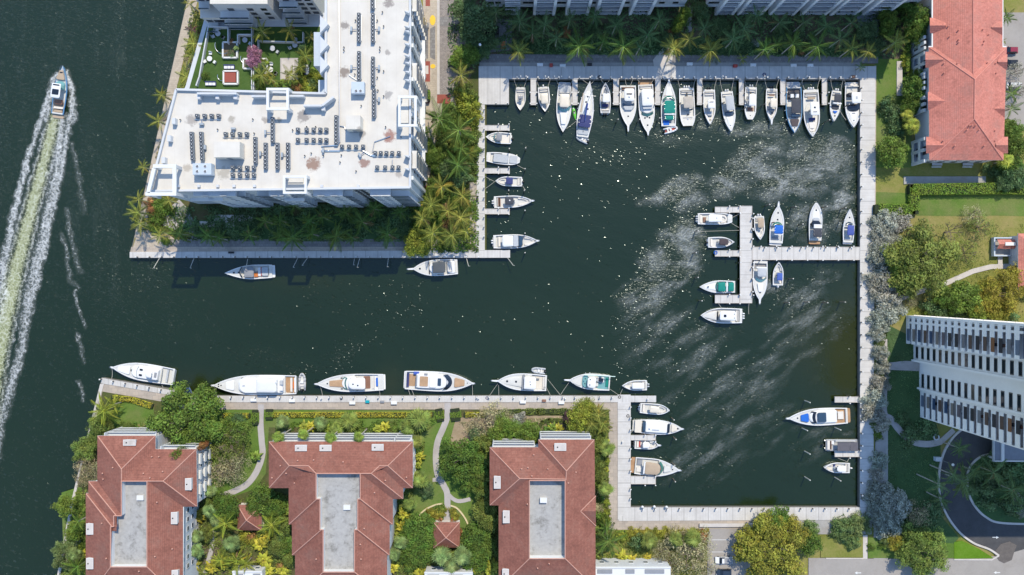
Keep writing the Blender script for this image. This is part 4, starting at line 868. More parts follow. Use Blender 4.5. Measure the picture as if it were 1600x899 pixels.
boat((1142.5,206),(1136,143), 20, 'slim white boat with blue-grey hard top and twin white engines, turned slightly askew', [('top',.14,.5,.66,2.8,LGREY,.3),('cab',.5,.62,.7,.6,GLASSB,.5),('ws',.58,.72,GLASSB,.05,.4,1.4,.35),('hatch',[(.84,-.02)],.24),('eng',2,GEL),('bench',.06,VINYL),('rail',.6),('cab',.62,.95,.5,.16,GEL,.7)], group=GN, p=2.4, st=.9, hm=GEL, cat='sport boat', name='sport_boat', cock=(.05,.5))
boat((1172,187),(1174,136), 18.5, 'blunt-bowed white boat with three dark roof panels, sixth from the right on the north dock', [('top',.26,.62,.58,2.6,GEL,.2),('seat',.32,.42,-.85,-.5,GREY,.3,1.9),('seat',.44,.54,-.85,-.5,GREY,.3,1.9),('seat',.62,.72,-.4,.6,BROWNV,.4),('bench',.08,VINYL),('eng',2,LGREY),('box',.16,.2,-.2,.1,.8,1.3,BLACK,'cooler'),('hatch',[(.88,0)],.15),('rail',.75)], group=GN, p=3.6, blunt=.42, st=.95, cock=(.06,.76), cat='deck boat', name='deck_boat')
cc((1205.5,190),(1206.5,138.5), 18.5, 'white fishing boat with a cream top and dark windows, left of the black-topped yacht', CREAM, BLACK, 2, (.34,.62), .58, 2.7, group=GN, st=.93, extra=[('box',.62,.68,-.55,.55,1.1,1.6,GREY,'wind_shield'),('hatch',[(.74,.1)],.24,1.0),('pulpit',1.0),('box',.18,.22,-.5,.5,1.0,1.15,BROWNV,'rod_rack')])
boat((1241.5,208),(1241,136), 26, 'long black-roofed yacht with a blue-hull and brown foredeck pad', [('plat',1.8,LGREY),('top',.28,.6,.62,2.7,DARKC,.12),('box',.6,.66,-.55,.55,1.9,2.15,GLASSB,'skylight'),('ws',.66,.62,GLASSB,.04,.5,1.3,.15),('pad',.7,.86,.52,BROWNV if False else M('dark_brown_pad', (.06,.045,.05), .7, .1),1.4,.38),('seat',.16,.24,-.5,-.1,GEL,.6,1.0),('seat',.16,.24,.1,.5,GEL,.6,1.0),('sole',.03,.26,.8,M('dark_deck', (.07,.065,.07), .7, .15)),('seat',.1,.14,-.6,.6,DARKC),('fender',(.3,.5,.7),(-1,)),('hatch',[(.89,0)],.2),('rail',.65)], group=GN, p=2.5, st=.9, hm=HULLB, cat='yacht', name='motor_yacht', cock=(.02,.66), depth=.7)
cc((1270,214),(1267.5,140), 25.5, 'large cream-decked fishing boat with three white engines, beside the black-roofed yacht', GEL, GEL, 3, (.3,.58), .56, 3.2, group=GN, st=.92, p=2.9, extra=[('box',.6,.66,-.4,.35,1.0,1.5,NAVY,'wind_shield'),('pad',.68,.82,.4,VINYL,.9),('hatch',[(.42,-.02)],.3,3.38),('box',.5,.52,-.25,.25,3.36,3.46,GREY,'light_bar'),('box',.16,.2,-.5,.5,1.0,1.2,TAN,'livewell'),('hatch',[(.94,.1),(.94,-.1)],.1)])
boat((1303,190),(1308,142), 17, 'small cruiser with black bimini and white arch, second from right, north dock', [('top',.14,.4,.68,2.2,DARKC,.15),('box',.42,.46,-.85,.85,2.1,2.35,GEL,'arch_wing'),('cab',.46,.62,.7,.35,DARKC,.4),('eng',2,GEL),('pad',.66,.74,.4,BLUE,None or 1.3,.15),('hatch',[(.82,.05)],.24),('rail',.6),('bench',.06,VINYL)], group=GN, p=2.2, st=.85, cat='cruiser', name='cuddy_cruiser')
boat((1334,199.5),(1333,134), 25, 'white yacht with a square hard top, last on the right of the north dock', [('plat',1.3,VINYL),('top',.2,.46,.62,3.1,GEL,.35),('cab',.18,.26,.8,1.3,DARKC,.2,.6),('cab',.44,.62,.78,.6,GLASS,.75),('hatch',[(.66,.05),(.83,0)],.24),('box',.655,.665,-.2,.2,1.3,1.4,BLACK,'deck_vent'),('box',.3,.36,-.1,.12,3.25,3.4,LGREY,'radar_bar'),('rail',.55),('cab',.62,.95,.55,.15,GEL,.7)], group=GN, p=2.5, st=.93, cat='yacht', name='motor_yacht', cock=(.02,.46))
# west side of the basin
boat((759,214),(798.5,216.5), 18, 'small white runabout with a dark grey bimini, uppermost on the west dock', [('top',.36,.58,.66,2.1,GREY,.15),('ws',.62,.74,GLASST,.05,.45,1.2,.45),('seat',.42,.5,-.6,.6,VINYL),('eng',1,BLACK),('sole',.06,.36,.74,VINYL),('ulounge',.64,.86,.6,VINYL)], 'runabout', 'runabout', GW, p=2.2, st=.95, cock=(.05,.88), depth=.5)
boat((812.5,251),(760,245), 18.5, 'white boat under two flat grey covers on the west dock', [('box',.2,.66,-.75,.7,1.0,1.45,LGREY,'boat_cover'),('box',.68,.92,-.66,.66,1.1,1.4,LGREY,'bow_cover'),('box',.655,.675,-.85,.85,1.2,1.4,GEL,'cover_batten'),('seat',.02,.12,-.7,.7,VINYL,.5)], 'covered_boat', 'runabout', GW, p=4.0, blunt=.35, st=.75)
boat((774,283),(815.5,284), 15.5, 'little white open boat with a navy top on the west dock', [('top',.34,.6,.72,2.1,NAVY,.15),('console',.5,GEL),('ulounge',.64,.88,.6,VINYL),('eng',1,BLACK),('bench',.1,VINYL),('rail',.7)], 'runabout', 'runabout', GW, p=3.2, st=.95, cock=(.05,.88))
cc((833,314),(772,316), 19, 'white fishing boat with a black top and curved bow seat on the west dock', DARKC, GEL, 2, (.28,.5), .62, 2.5, group=GW, st=.94, extra=[('dome',.4,.05,2.7),('bench',.12,BROWNV),('pulpit',.4)])
boat((840.5,376.5),(771,378), 22, 'big white walkaround with a pale roof and blue windscreen, lowest on the west dock', [('top',.2,.44,.8,2.8,GEL,.08),('box',.44,.56,-.8,.8,2.3,2.55,LGREY,'mid_roof'),('cab',.56,.66,.8,.9,GLASSB,.3),('ulounge',.7,.92,.66,VINYL),('eng',2,GEL),('bench',.12,VINYL),('seat',.12,.16,-.6,.6,NAVY),('pulpit',.5),('rail',.65)], 'walkaround_boat', 'fishing boat', GW, p=2.4, st=.93, cock=(.06,.95))
# middle dock
boat((1144,342),(1091,342), 18, 'white power catamaran with wide hard top, upper left of the middle dock', [('top',.26,.66,.66,2.6,GEL,.12),('console',.56,GEL),('seat',.16,.24,-.6,.3,BROWNV),('ulounge',.68,.86,.8,VINYL),('eng',3,LGREY),('bench',.07,VINYL),('hatch',[(.5,.02)],.15,2.76)], 'power_catamaran', 'catamaran', GM, p=4.5, blunt=.6, st=.95, cock=(.05,.86))
cc((1147.5,378.5),(1107,379), 17, 'white open boat with a dark brown bimini on the left of the middle dock', M('brown_canvas', (.06,.045,.05), .85, .1), BLACK, 1, (.38,.72), .58, 2.2, group=GM, st=.93)
cc((1188,375),(1186.5,338), 16.5, 'small boat with a tan bimini right of the upright pier', TAN, GEL, 2, (.1,.5), .6, 2.2, group=GM, st=.92)
boat((1216.2,321),(1213,380), 22, 'white sport boat with a bright blue bimini and green windscreen, next to the tan-topped boat', [('pulpit',1.2),('hatch',[(.62,-.02),(.8,-.02)],.26),('ws',.5,.66,GLASSG,.06,.5,1.35,.5),('top',.24,.46,.64,2.6,BLUE,.2),('box',.21,.24,-.7,.6,2.2,2.45,GEL,'arch_wing'),('sole',.04,.2,.75,LGREY),('seat',.12,.16,-.3,.5,GREY),('plat',.7,GEL),('rail',.5)], group=GM, p=2.4, st=.93, cat='sport boat', name='sport_boat')
boat((1275.5,317),(1274.5,376), 21, 'white cruiser with a black canvas and teak platform in the middle berth', [('plat',1.1,TEAK),('top',.08,.32,.66,2.5,DARKC,.1),('box',.3,.42,-.55,.6,2.4,2.6,GEL,'hardtop_nose'),('cab',.36,.54,.7,.5,GLASS,.9),('pad',.52,.6,.5,LGREY,1.35),('hatch',[(.74,0),(.8,0)],.26),('cab',.55,.93,.55,.14,GEL,.7),('rail',.5)], group=GM, p=2.9, blunt=.1, st=.9, cat='cruiser', name='express_cruiser')
boat((1328,326.5),(1326,379), 18, 'small white boat with a royal blue bimini, nearest the east promenade', [('hatch',[(.74,0)],.24),('ws',.56,.6,GLASSB,.05,.45,1.2,.5),('top',.2,.5,.6,2.2,M('royal_canvas', (.05,.08,.30), .8, .1),.1),('plat',.5,GEL),('seat',.08,.16,-.6,.6,LGREY),('rail',.5),('seat',.45,.5,.3,.6,GEL,.5)], group=GM, p=1.9, st=.86, cat='runabout', name='runabout')
boat((1092.5,448.5),(1149,448.5), 20, 'white cuddy boat with a green canvas in two pieces, left of the upright pier', [('cab',.52,.92,.55,.18,GEL,.7),('ws',.5,.82,GLASSG,.04,.5,1.3,.4),('top',.3,.5,.74,2.1,GREEN,.2),('top',.06,.22,.7,1.9,GREEN,.1),('box',.24,.28,-.85,.85,2.0,2.3,GEL,'arch_wing'),('hatch',[(.76,0)],.22,1.55),('rail',.5)], group=GM, p=2.0, st=.9, cat='cruiser', name='cuddy_cruiser')
cc((1094.5,493),(1160,494), 24, 'large white centre console with three engines, below the middle dock', GEL, GEL, 3, (.2,.58), .6, 3.0, group=GM, st=.93, p=2.5, extra=[('hatch',[(.46,0)],.45,3.17),('hatch',[(.24,.25),(.24,-.25)],.13,3.17),('cab',.6,.92,.6,.1,DECKL,.7),('box',.585,.6,-.6,.6,1.0,1.7,BLACK,'wind_shield')])
boat((1187,470),(1189,408), 23, 'white cruiser with a grey cockpit cover and pale teal windscreen, right of the upright pier', [('plat',.4,GEL),('sole',.02,.2,.8,M('grey_sole', (.24,.23,.22), .7, .1)),('top',.18,.4,.62,2.4,GREY if False else LGREY,.3),('box',.15,.19,-.8,.75,2.1,2.4,GEL,'arch_wing'),('ws',.46,.7,GLASST,.06,.5,1.25,.55),('hatch',[(.6,.28),(.6,-.28),(.8,0)],.24),('pad',.56,.78,.42,GEL,1.35,.25),('pulpit',1.1),('rail',.5)], group=GM, p=2.5, st=.93, cat='cruiser', name='express_cruiser')
cc((1217,409.5),(1216,446), 16.5, 'small white open boat with a blue top just below the walkway pier', M('mid_blue_canvas', (.05,.10,.35), .8, .1), GEL, 1, (.2,.52), .55, 2.2, group=GM, st=.95)
# east and inner docks
boat((1231,654),(1325,650), 27.5, 'white motor yacht with a blue foredeck pad and dark glass roof in the lower right', [('cab',.18,.66,.72,.65,GEL,.6),('ws',.6,.7,GLASS,.09,.65,1.25,.45),('box',.38,.52,-.55,.55,2.0,2.16,GLASSB,'sunroof'),('pad',.66,.79,.5,BLUE,1.5,.36),('hatch',[(.84,.02)],.24),('plat',1.1,TEAK),('sole',.03,.2,.8,TEAK),('seat',.06,.16,-.5,.4,VINYL),('seat',.16,.2,-.6,-.3,GREY),('rail',.5),('pulpit',.7)], group=GE, p=2.3, st=.88, cat='yacht', name='motor_yacht', cock=(.03,.2))
# pontoon boat
t = thing('pontoon_boat', 'pontoon boat with a dark canopy, moored above a short pier in the lower right', 'pontoon boat', P(1312,694.5,0), 0, GE); L = 10.6; w_ = 1.75
for s in (-1.2, 1.2): mb = MB(); mb.tube((-L/2+.3,s,.2),(L/2-.6,s,.2),.42,.42,10); mb.tube((L/2-.6,s,.2),(L/2,s,.3),.42,.12,10); mb.obj('pontoon', STEEL, t)
mb = MB(); mb.box(-L/2+.6, L/2-.2, -w_, w_, .6, .75); mb.obj('deck', DECKG, t); mb = MB(); ring = [(-L/2+.7,-w_+.05,1.4),(L/2-.3,-w_+.05,1.4),(L/2-.3,w_-.05,1.4),(-L/2+.7,w_-.05,1.4),(-L/2+.7,-w_+.05,1.4)]; mb.path(ring, .05)
for q in ring: mb.tube((q[0],q[1],.7), q, .03)
mb.obj('railing', STEEL, t); mb = MB(); mb.box(-1.9,1.9,-w_+.3,w_-.55,2.5,2.62); mb.box(2.0,4.4,-w_+.3,w_-.5,2.5,2.62); mb.obj('canopy', M('dusk_canvas', (.10,.095,.11), .85, .1), t)
for x in (-1.8,1.7,4.2):
    for s in (-1.4,1.1): mb = MB(); mb.tube((x,s,.75),(x,s,2.52),.03); mb.obj('canopy_pole', STEEL, t)
mb = MB(); mb.box(-4.4,-3.6,-1.4,1.4,.75,1.2); mb.obj('stern_bench', VINYL, t); mb = MB(); mb.box(-1.9,4.3,1.15,1.6,.75,1.2); mb.obj('side_bench', GEL, t); mb = MB(); mb.box(-3.2,-2.4,.3,1.3,.75,1.35); mb.obj('console', GEL, t); mb = MB(); mb.box(-3.45,-3.3,-1.3,1.3,.75,1.6); mb.obj('bar_panel', BROWNV, t)
cow, leg = engine_meshes(BLACK); e = link('outboard_engine', cow, t, (-L/2-.1,0,.1)); link('lower_unit', leg, e)
boat((1287.5,731),(1328.5,732), 16.5, 'small white fishing boat with a rounded hard top in the lower right corner', [('console',.55,GEL),('top',.24,.58,.62,2.4,GEL,.9),('ulounge',.66,.88,.6,CREAM),('eng',1,GEL),('bench',.1,VINYL),('seat',.55,.62,-.6,-.2,NAVY),('rail',.7)], 'centre_console_boat', 'fishing boat', GE, p=2.3, st=.95, cock=(.06,.9))
cc((972,603),(1011,602.5), 16, 'white open boat with a pale blue shaded bow at the end of the yacht quay', GEL, LGREY, 2, (.14,.62), .6, 2.2, group=GI, st=.98, p=2.2)
cc((1046.5,641.5),(1000.5,638), 17, 'white open boat with cream deck, upper one at the inner quay', CREAM, HULLD, 2, (.3,.62), .58, 2.2, group=GI, st=.9, p=3.2)
boat((1066.5,670.5),(992,666), 23, 'long white yacht with a sandy stern platform and dark window bands at the inner quay', [('plat',.6,DECKL),('sole',-.0,.14,.85,CREAM,1.25),('cab',.2,.72,.72,.95,GEL,.35),('cab',.16,.24,.74,.8,GLASSB,.1),('box',.665,.72,-.62,.62,1.9,2.05,GLASS,'front_window'),('pad',.76,.88,.5,CREAM,1.45,.34),('hatch',[(.9,0)],.25),('dome',.3,-.1,2.1),('pulpit',.4),('rail',.6),('box',.35,.5,-.3,-.22,2.1,2.2,LGREY,'roof_rail'),('seat',.12,.17,-.1,.5,GEL)], group=GI, p=2.6, st=.82, cat='yacht', name='motor_yacht', cock=(.13,.2))
cc((1030,696),(992,694.5), 15, 'small white boat with twin black engines and reddish seats at the inner quay', GEL, BLACK, 2, (.3,.58), .6, 2.0, group=GI, st=.96, p=3.0, extra=[('pulpit',.6),('seat',.16,.24,-.6,.6,RED)])
boat((1062,735),(992.5,728), 27.5, 'cruiser with a big tan bimini, green windscreen and orange teak platform at the inner quay', [('plat',1.3,TEAK),('ws',.56,.76,GLASSG,.06,.7,1.2,.5),('top',.2,.54,.7,2.7,TAN,.75),('box',.17,.2,-.75,.75,2.4,2.7,GEL,'arch_wing'),('pad',.64,.8,.42,DECKL,1.45,.2),('hatch',[(.84,0),(.7,.3)],.22),('seat',.04,.16,-.7,-.2,VINYL),('seat',.04,.16,.1,.7,GREY),('rail',.55),('pulpit',.5),('box',.5,.58,-.05,.05,1.9,2.0,BROWNV,'centre_post')], group=GI, p=1.9, st=.95, cat='cruiser', name='express_cruiser', cock=(.02,.52))
# yacht quay
boat((175.5,574),(271.5,589.5), 28, 'white flybridge yacht with a green windscreen at the slanting end of the quay', [('cab',.22,.68,.7,.9,GEL,.5),('ws',.6,.7,GLASSG,.06,.75,1.35,.4),('hatch',[(.5,.3),(.5,-.3),(.52,.3),(.52,-.3)],.3,2.15),('cab',.22,.4,.6,1.2,GEL,.6,1.4),('top',.3,.4,.36,3.4,GEL,.9),('seat',.24,.28,-.3,.3,GREY,.4,2.3),('hatch',[(.85,0),(.68,0)],.36),('pad',.7,.9,.5,GEL,1.55,.3),('sole',.02,.2,.8,DECKL),('bench',.1,LGREY),('rail',.45),('pulpit',.5),('mast',.2,2.9,.7)], group=GY, p=2.4, st=.9, cat='yacht', name='motor_yacht', cock=(.03,.2), fb=1.2)
boat((334,602),(463,601.5), 31.5, 'longest white yacht on the quay with a dark wraparound windscreen', [('cab',.14,.7,.8,1.2,GEL,.5),('ws',.655,.78,GLASS,.07,.95,1.6,.45),('cab',.2,.46,.72,1.3,GEL,.15,2.4),('top',.2,.44,.62,4.2,WHITE,.15),('seat',.14,.18,-.5,-.1,LGREY,.5,2.6),('seat',.14,.18,.1,.5,GEL,.5,2.6),('wheel',.22,.2,3.2),('pad',.74,.84,.5,GEL,1.9,.4),('sole',.01,.13,.8,TEAK),('bench',.05,VINYL),('box',.0,.02,-.8,.8,1.1,1.6,GEL,'transom_door'),('seat',.02,.05,-.3,.4,ORANGE,.35),('hatch',[(.9,0),(.93,.1),(.93,-.1)],.2),('rail',.45),('pulpit',.6),('box',.6,.63,-.02,.02,2.75,2.85,GREY,'wiper'),('dome',.2,-.4,4.3)], group=GY, p=2.6, st=.92, cat='yacht', name='motor_yacht', cock=(.01,.13), fb=1.5)
rib((472,584),(472,609), 12, 'grey inflatable tender right of the longest yacht', TUBEG, True)
boat((494,600),(599,597.5), 28, 'white yacht with a rounded hard top, teak foredeck pad and blue seat cover', [('cab',.4,.62,.72,.6,GEL,.7),('ws',.585,.7,GLASSG,.08,.7,1.3,.5),('top',.25,.5,.66,3.0,GEL,.8),('pad',.58,.8,.42,TEAKX,1.55,.32),('hatch',[(.83,0)],.24),('box',.6,.63,.55,.65,1.5,1.6,BLACK,'deck_vent'),('box',.6,.63,-.65,-.55,1.5,1.6,BLACK,'side_vent'),('sole',.2,.3,.7,BROWNV),('seat',.07,.11,-.5,.45,BLUE,.5),('plat',.5,GEL),('sole',.0,.18,.85,GEL),('bench',.14,VINYL),('hatch',[(.43,.05),(.36,.2)],.22,3.2),('rail',.45),('pulpit',.5)], group=GY, p=2.5, st=.9, cat='yacht', name='motor_yacht', cock=(.08,.42), fb=1.25)
boat((740,599),(633,594), 31, 'white yacht with two teak decks and a curved dark windscreen, bow to the right', [('cab',.16,.66,.74,1.0,GEL,.75),('ws',.615,.78,GLASS,.08,.8,1.5,.7),('pad',.72,.87,.48,TEAKX,1.75,.32),('sole',.04,.15,.6,TEAKX),('sole',.22,.34,.5,TEAKX,2.36),('box',.36,.46,-.6,.6,2.4,2.52,GEL,'sliding_roof'),('box',.48,.53,-.38,.38,2.38,2.46,GLASSB,'roof_window'),('seat',.16,.2,-.5,.6,GREY,.7,1.5),('box',.28,.33,.62,.8,2.2,2.4,GREY,'vent_grille'),('seat',.12,.2,.62,.9,M('royal_towel', (.05,.10,.40), .9, .1),.3,1.3),('bench',.03,NAVY),('rail',.5),('pulpit',.5),('plat',.5,GEL),('hatch',[(.91,0)],.15)], group=GY, p=2.5, st=.92, cat='yacht', name='motor_yacht', cock=(.02,.16), fb=1.35)
boat((777,595),(854,599), 27, 'cream sport fishing boat with a long pulpit and an open helm deck', [('pulpit',1.9),('cab',.34,.9,.72,.35,CREAM if False else DECKL,.7),('hatch',[(.62,-.02),(.8,-.02)],.3,1.85),('box',.44,.5,-.88,.88,1.5,2.3,GREY,'wind_shield'),('top',.22,.46,.72,3.2,GEL,.12),('hatch',[(.34,-.15),(.33,.15)],.15,3.38),('sole',.03,.22,.7,CREAM),('seat',.15,.24,-.5,-.4,GREY,.8),('bench',.04,VINYL),('rail',.4),('box',.02,.05,.4,.6,1.2,1.4,BLACK,'bait_box')], 'sport_fishing_boat', 'fishing boat', GY, p=2.6, st=.9, dm=DECKL, hm=GEL, fb=1.4, cock=(.03,.3))
rib((831,578),(851,580.5), 10, 'pale blue inflatable dinghy on the water side of the cream fishing boat', LGREY, True)
boat((888.5,594),(953,599), 25.5, 'fishing boat with teal windows and an outrigger, right of the cream one', [('pulpit',1.5),('pad',.7,.9,.6,DECKL,1.5,.35),('cab',.54,.68,.78,.55,GLASST,.5),('top',.36,.56,.7,3.0,GEL,.5),('seat',.28,.36,-.5,-.1,LGREY,.8),('seat',.28,.36,.1,.5,DECKL,.8),('box',.17,.27,-.55,-.1,1.0,1.9,GLASS,'solar_panel'),('box',.14,.3,-.65,0.0,.8,1.0,GEL,'tackle_station'),('sole',.03,.3,.8,GLASST),('seat',.03,.1,-.6,.5,GREEN,.3),('hatch',[(.5,.3),(.5,-.35),(.62,.2),(.62,-.4)],.18,3.18),('rail',.6),('fender',(.5,.6),(-1,))], 'sport_fishing_boat', 'fishing boat', GY, p=2.2, st=.92, fb=1.25, cock=(.03,.36))
t = thing('outrigger_pole', 'pale teal outrigger pole lying along the fishing boat with teal windows', 'outrigger', P(940,587.5,2.4), math.radians(-3)); mb = MB(); mb.tube((-5.5,0,0),(4.2,0,.2),.16,.12,7); mb.obj('pole', M('pale_teal', (.45,.62,.58), .4, .05), t); mb = MB(); mb.box(-.4,.4,-.1,.1,-1.3,0); mb.obj('bracket', STEEL, t)
# by the white building
boat((350.5,427),(424.5,424), 22.5, 'white open day boat with a charcoal cover and orange seats below the white building', [('hatch',[(.8,0),(.7,0)],.3),('ws',.63,.78,GLASS,.05,.6,1.3,.45),('top',.36,.56,.76,2.0,HULLD if False else GREY,.1),('seat',.3,.38,.1,.7,ORANGE,.6),('seat',.24,.3,-.6,.6,GEL,.5),('seat',.3,.36,-.6,-.1,CREAM,.5),('pad',.08,.22,.62,LGREY,.9,.6),('box',.22,.235,-.65,.65,.7,1.0,RED,'seat_edge'),('plat',.8,GEL),('fender',(.95,),(1,)),('seat',.58,.62,.3,.5,GEL,.6),('seat',.58,.62,-.5,-.3,GEL,.6)], 'day_boat', 'day boat', None, p=1.75, st=.92, cock=(.06,.6), sheer=.3)
boat((645,420.5),(715,417), 25.5, 'white flybridge fishing boat with a charcoal canvas roof and long pulpit below the palms', [('pulpit',1.7),('cab',.3,.64,.8,.8,GEL,.6),('box',.62,.64,-.8,.8,1.4,1.7,BLACK,'window_band'),('top',.26,.54,.7,3.4,GREY if False else M('charcoal_canvas', (.075,.085,.095), .85, .12),.08),('hatch',[(.84,.02)],.3),('cab',.06,.24,.82,.5,GEL,.3,1.0),('sole',.02,.1,.8,DECKL),('bench',.04,VINYL),('rail',.5),('box',.12,.22,-.6,.6,1.7,1.85,VINYL,'cushion')], 'flybridge_boat', 'fishing boat', None, p=2.6, st=.9, fb=1.3)
t = thing('paddle_board', 'white paddle board standing at the quay beside the flybridge boat', 'paddle board', P(690,400,1.35)); mb = MB(); slab(mb, outline(-2.2,2.2,.35,.32,.8,.9,5), 0, .14); mb.obj('board', GEL, t); mb = MB(); mb.prism(outline(-1.2,.8,.25,.25,.4,.5,4), .14, .165); mb.obj('grip_pad', CREAM, t)
# passing motor yacht under way
boat((98.5,103),(88.5,178), 21.5, 'motor yacht under way in the channel with tan decks, trailing a wake', [('cab',.5,.68,.72,.7,GLASST,.5),('top',.3,.6,.7,2.9,GEL,.25),('box',.36,.48,-.5,.5,3.05,3.13,GLASS,'sunroof'),('box',.55,.58,-.5,.5,3.05,3.12,GLASS,'forward_hatch'),('pad',.7,.9,.62,TAN,1.5,.3),('hatch',[(.85,.1),(.85,-.12)],.22,1.66),('box',.2,.3,-.6,.6,.9,1.2,BROWNV,'dinette'),('sole',.02,.24,.78,TAN),('bench',.12,VINYL),('seat',.04,.09,-.6,.6,TAN,.4),('plat',1.2,TAN),('rail',.6)], 'motor_yacht', 'motor yacht', None, p=2.1, st=.88, hm=HULLB, cock=(.03,.5), depth=.6)
# ------------------------------------------------------------------ windows
def _wmesh():
    a = MB(); e = .07
    for q in ((-.5,-.5+e,-.5,.5),(.5-e,.5,-.5,.5),(-.5+e,.5-e,-.5,-.5+e),(-.5+e,.5-e,.5-e,.5)): a.box(q[0],q[1],-.09,.02,q[2],q[3])
    b = MB(); b.box(-.46,.46,-.05,-.03,-.46,.46); return a, b
_a, _b = _wmesh()
WFR = _a.mesh('window', WHITE); WFRD = _a.mesh('window', M('bronze_frame', (.10,.09,.08), .4, .1)); WPN = _b.mesh('pane', GLASS); WPB = _b.mesh('pane', GLASSB)
FACE = {'S': 0.0, 'E': math.pi/2, 'N': math.pi, 'W': -math.pi/2}
def win(par, x, y, z, w, h, face, dark=False, blue=False):
    o = link('window', WFRD if dark else WFR, par, (x, y, z), FACE[face], (w, 1, h)); link('pane', WPB if blue else WPN, o); return o
def wbox(par, nm, x0, x1, y0, y1, z0, z1, m): mb = MB(); mb.box(x0,x1,y0,y1,z0,z1); return mb.obj(nm, m, par)
UB = {}
def ubox(par, nm, x0, x1, y0, y1, z0, z1, m):
    "box part sharing one unit mesh per material"
    k = (nm, m.name)
    if k not in UB: mb = MB(); mb.box(-.5,.5,-.5,.5,-.5,.5); UB[k] = mb.mesh(nm, m)
    return link(nm, UB[k], par, ((x0+x1)/2,(y0+y1)/2,(z0+z1)/2), 0, (x1-x0, y1-y0, z1-z0))
STUCCO = M('white_stucco', (.54,.555,.57), .8, .05, .2, stain=.15, stain_col=(.35,.35,.34))
STUCCOB = M('pale_blue_stucco', (.46,.52,.58), .8, .06, .2)
def roof_mat():
    t = NT('white_roof_membrane'); n = t.noise(.25, 5, .6); c = t.ramp(n, [(.3, (.56,.525,.465)), (.7, (.64,.605,.54))])
    t.pos(); sx = t.math('LESS_THAN', t.math('FRACT', t.math('DIVIDE', t.x, 2.6)), .03); c = t.mix(t.math('MULTIPLY', sx, .22), c, (.4,.38,.35))
    nz = t.noise(.9, 5, .7)
    for px, py, r, col, st in [(299,188,8,(.42,.37,.33),.8),(362,187,5,(.45,.40,.32),.8),(414,188,5,(.4,.35,.3),.8),(474,182,9,(.36,.32,.30),.9),(490,257,10,(.40,.24,.17),1),(569,255,7,(.42,.25,.2),1),(609,213,9,(.48,.24,.19),1.1),(538,40,6,(.25,.21,.19),.8),(538,113,8,(.34,.27,.22),1),(607,149,6,(.4,.38,.37),.8),(606,82,4,(.4,.36,.33),.8),(607,5,7,(.34,.29,.27),.9),(293,263,6,(.5,.42,.32),.7),(350,271,9,(.4,.36,.28),.6),(623,273,5,(.45,.4,.35),.7),(566,210,6,(.38,.33,.28),.8),(436,188,4,(.42,.36,.28),.8)]:
        X, Y, _ = P(px, py, 29); d = t.new('ShaderNodeVectorMath', operation='DISTANCE'); cmb = t.new('ShaderNodeCombineXYZ'); t.l.new(t.x, cmb.inputs[0]); t.l.new(t.y, cmb.inputs[1]); t.l.new(cmb.outputs[0], d.inputs[0]); d.inputs[1].default_value = (X, Y, 0)
        rr = r*.172; dd = t.math('ADD', d.outputs['Value'], t.math('MULTIPLY', t.math('SUBTRACT', nz, .5), rr*2.6)); c = t.mix(t.maprange(dd, rr*.75, rr*1.25, .9*st if st < 1 else .9, 0.0), c, dk(col, .62))
    return t.fin(c, .75)
ROOFW = roof_mat(); GRAVEL = M('grey_flat_roof', (.36,.355,.34), .9, .16, 1.1, stain=.95, stain_col=(.13,.125,.11))
TILE = M_tile('clay_tile', (.265,.098,.067), (.335,.142,.10)); TILEP = M_tile('pink_clay_tile', (.56,.195,.145), (.63,.25,.195)); RIDGE = M('ridge_tile', (.47,.25,.19), .8, .12, .8); RIDGEP = M('pink_ridge_tile', (.55,.22,.17), .8, .1, .8)
# ------------------------------------------------------------------ big white apartment block
ZR = 29.0
wb = thing('apartment_building', 'large white flat-roofed apartment block with rows of air conditioners on its roof', 'building', P(520, 220, GZ))
wb_inv = Vector(wb.location)
def loc(p): return (p[0]-wb_inv.x, p[1]-wb_inv.y, p[2]-wb_inv.z)
def lp(px, py, z): return loc(P(px, py, z))
RP = [(277,141),(497,147),(510,147),(510,-50),(641,-50),(641,293.5),(236,299)]
rp = [lp(a, b, ZR) for a, b in RP]; rp2 = [(x, y) for x, y, z in rp]
mb = MB(); mb.prism(rp2, 0, ZR-GZ-.4); mb.obj('wall', STUCCO, wb)
mb = MB(); mb.prism(rp2, ZR-GZ-.4, ZR-GZ); mb.obj('roof', ROOFW, wb)
zz = ZR-GZ
def edge_wall(par, a, b, h, th, m, nm, z=zz):
    p, q = Vector(a[:2]), Vector(b[:2]); d = (q-p).normalized(); n = Vector((-d.y, d.x))*th/2
    mb = MB(); mb.prism([tuple(p-n), tuple(q-n), tuple(q+n), tuple(p+n)], z-.3, z+h); return mb.obj(nm, m, par)
for i in range(len(rp2)):
    a, b = rp2[i], rp2[(i+1)%len(rp2)]; edge_wall(wb, a, b, .75 if i != 4 else .5, .55, STUCCO, 'parapet')
for (x0,y0,x1,y1,h) in [(311,148,341,148,2.2),(341,148,372,148,2.2),(395,152,417,152,2.0),(451,151.5,476,151.5,2.0),(476,167,505,167,2.2),(505,167,523,153.5,2.2)]: edge_wall(wb, lp(x0,y0,ZR+1), lp(x1,y1,ZR+1), h, .5, STUCCO, 'screen_wall')
for x, y in [(312,150),(341,150),(369,150),(273,189),(266,216),(257,250),(506,168)]: X, Y, _ = lp(x,y,ZR+.8); ubox(wb, 'buttress', X-.45, X+.45, Y-1.0, Y+.6, zz, zz+1.5, STUCCO)
for y in [22,45,52,72,90,101,115,128,246,266]: X, Y, _ = lp(638.5,y,ZR+1); mb = MB(); mb.prism([(X+.3,Y-.3),(X+.3,Y+.3),(X-1.0,Y+.3)], zz, zz+2.2); mb.obj('parapet_fin', STUCCO, wb)
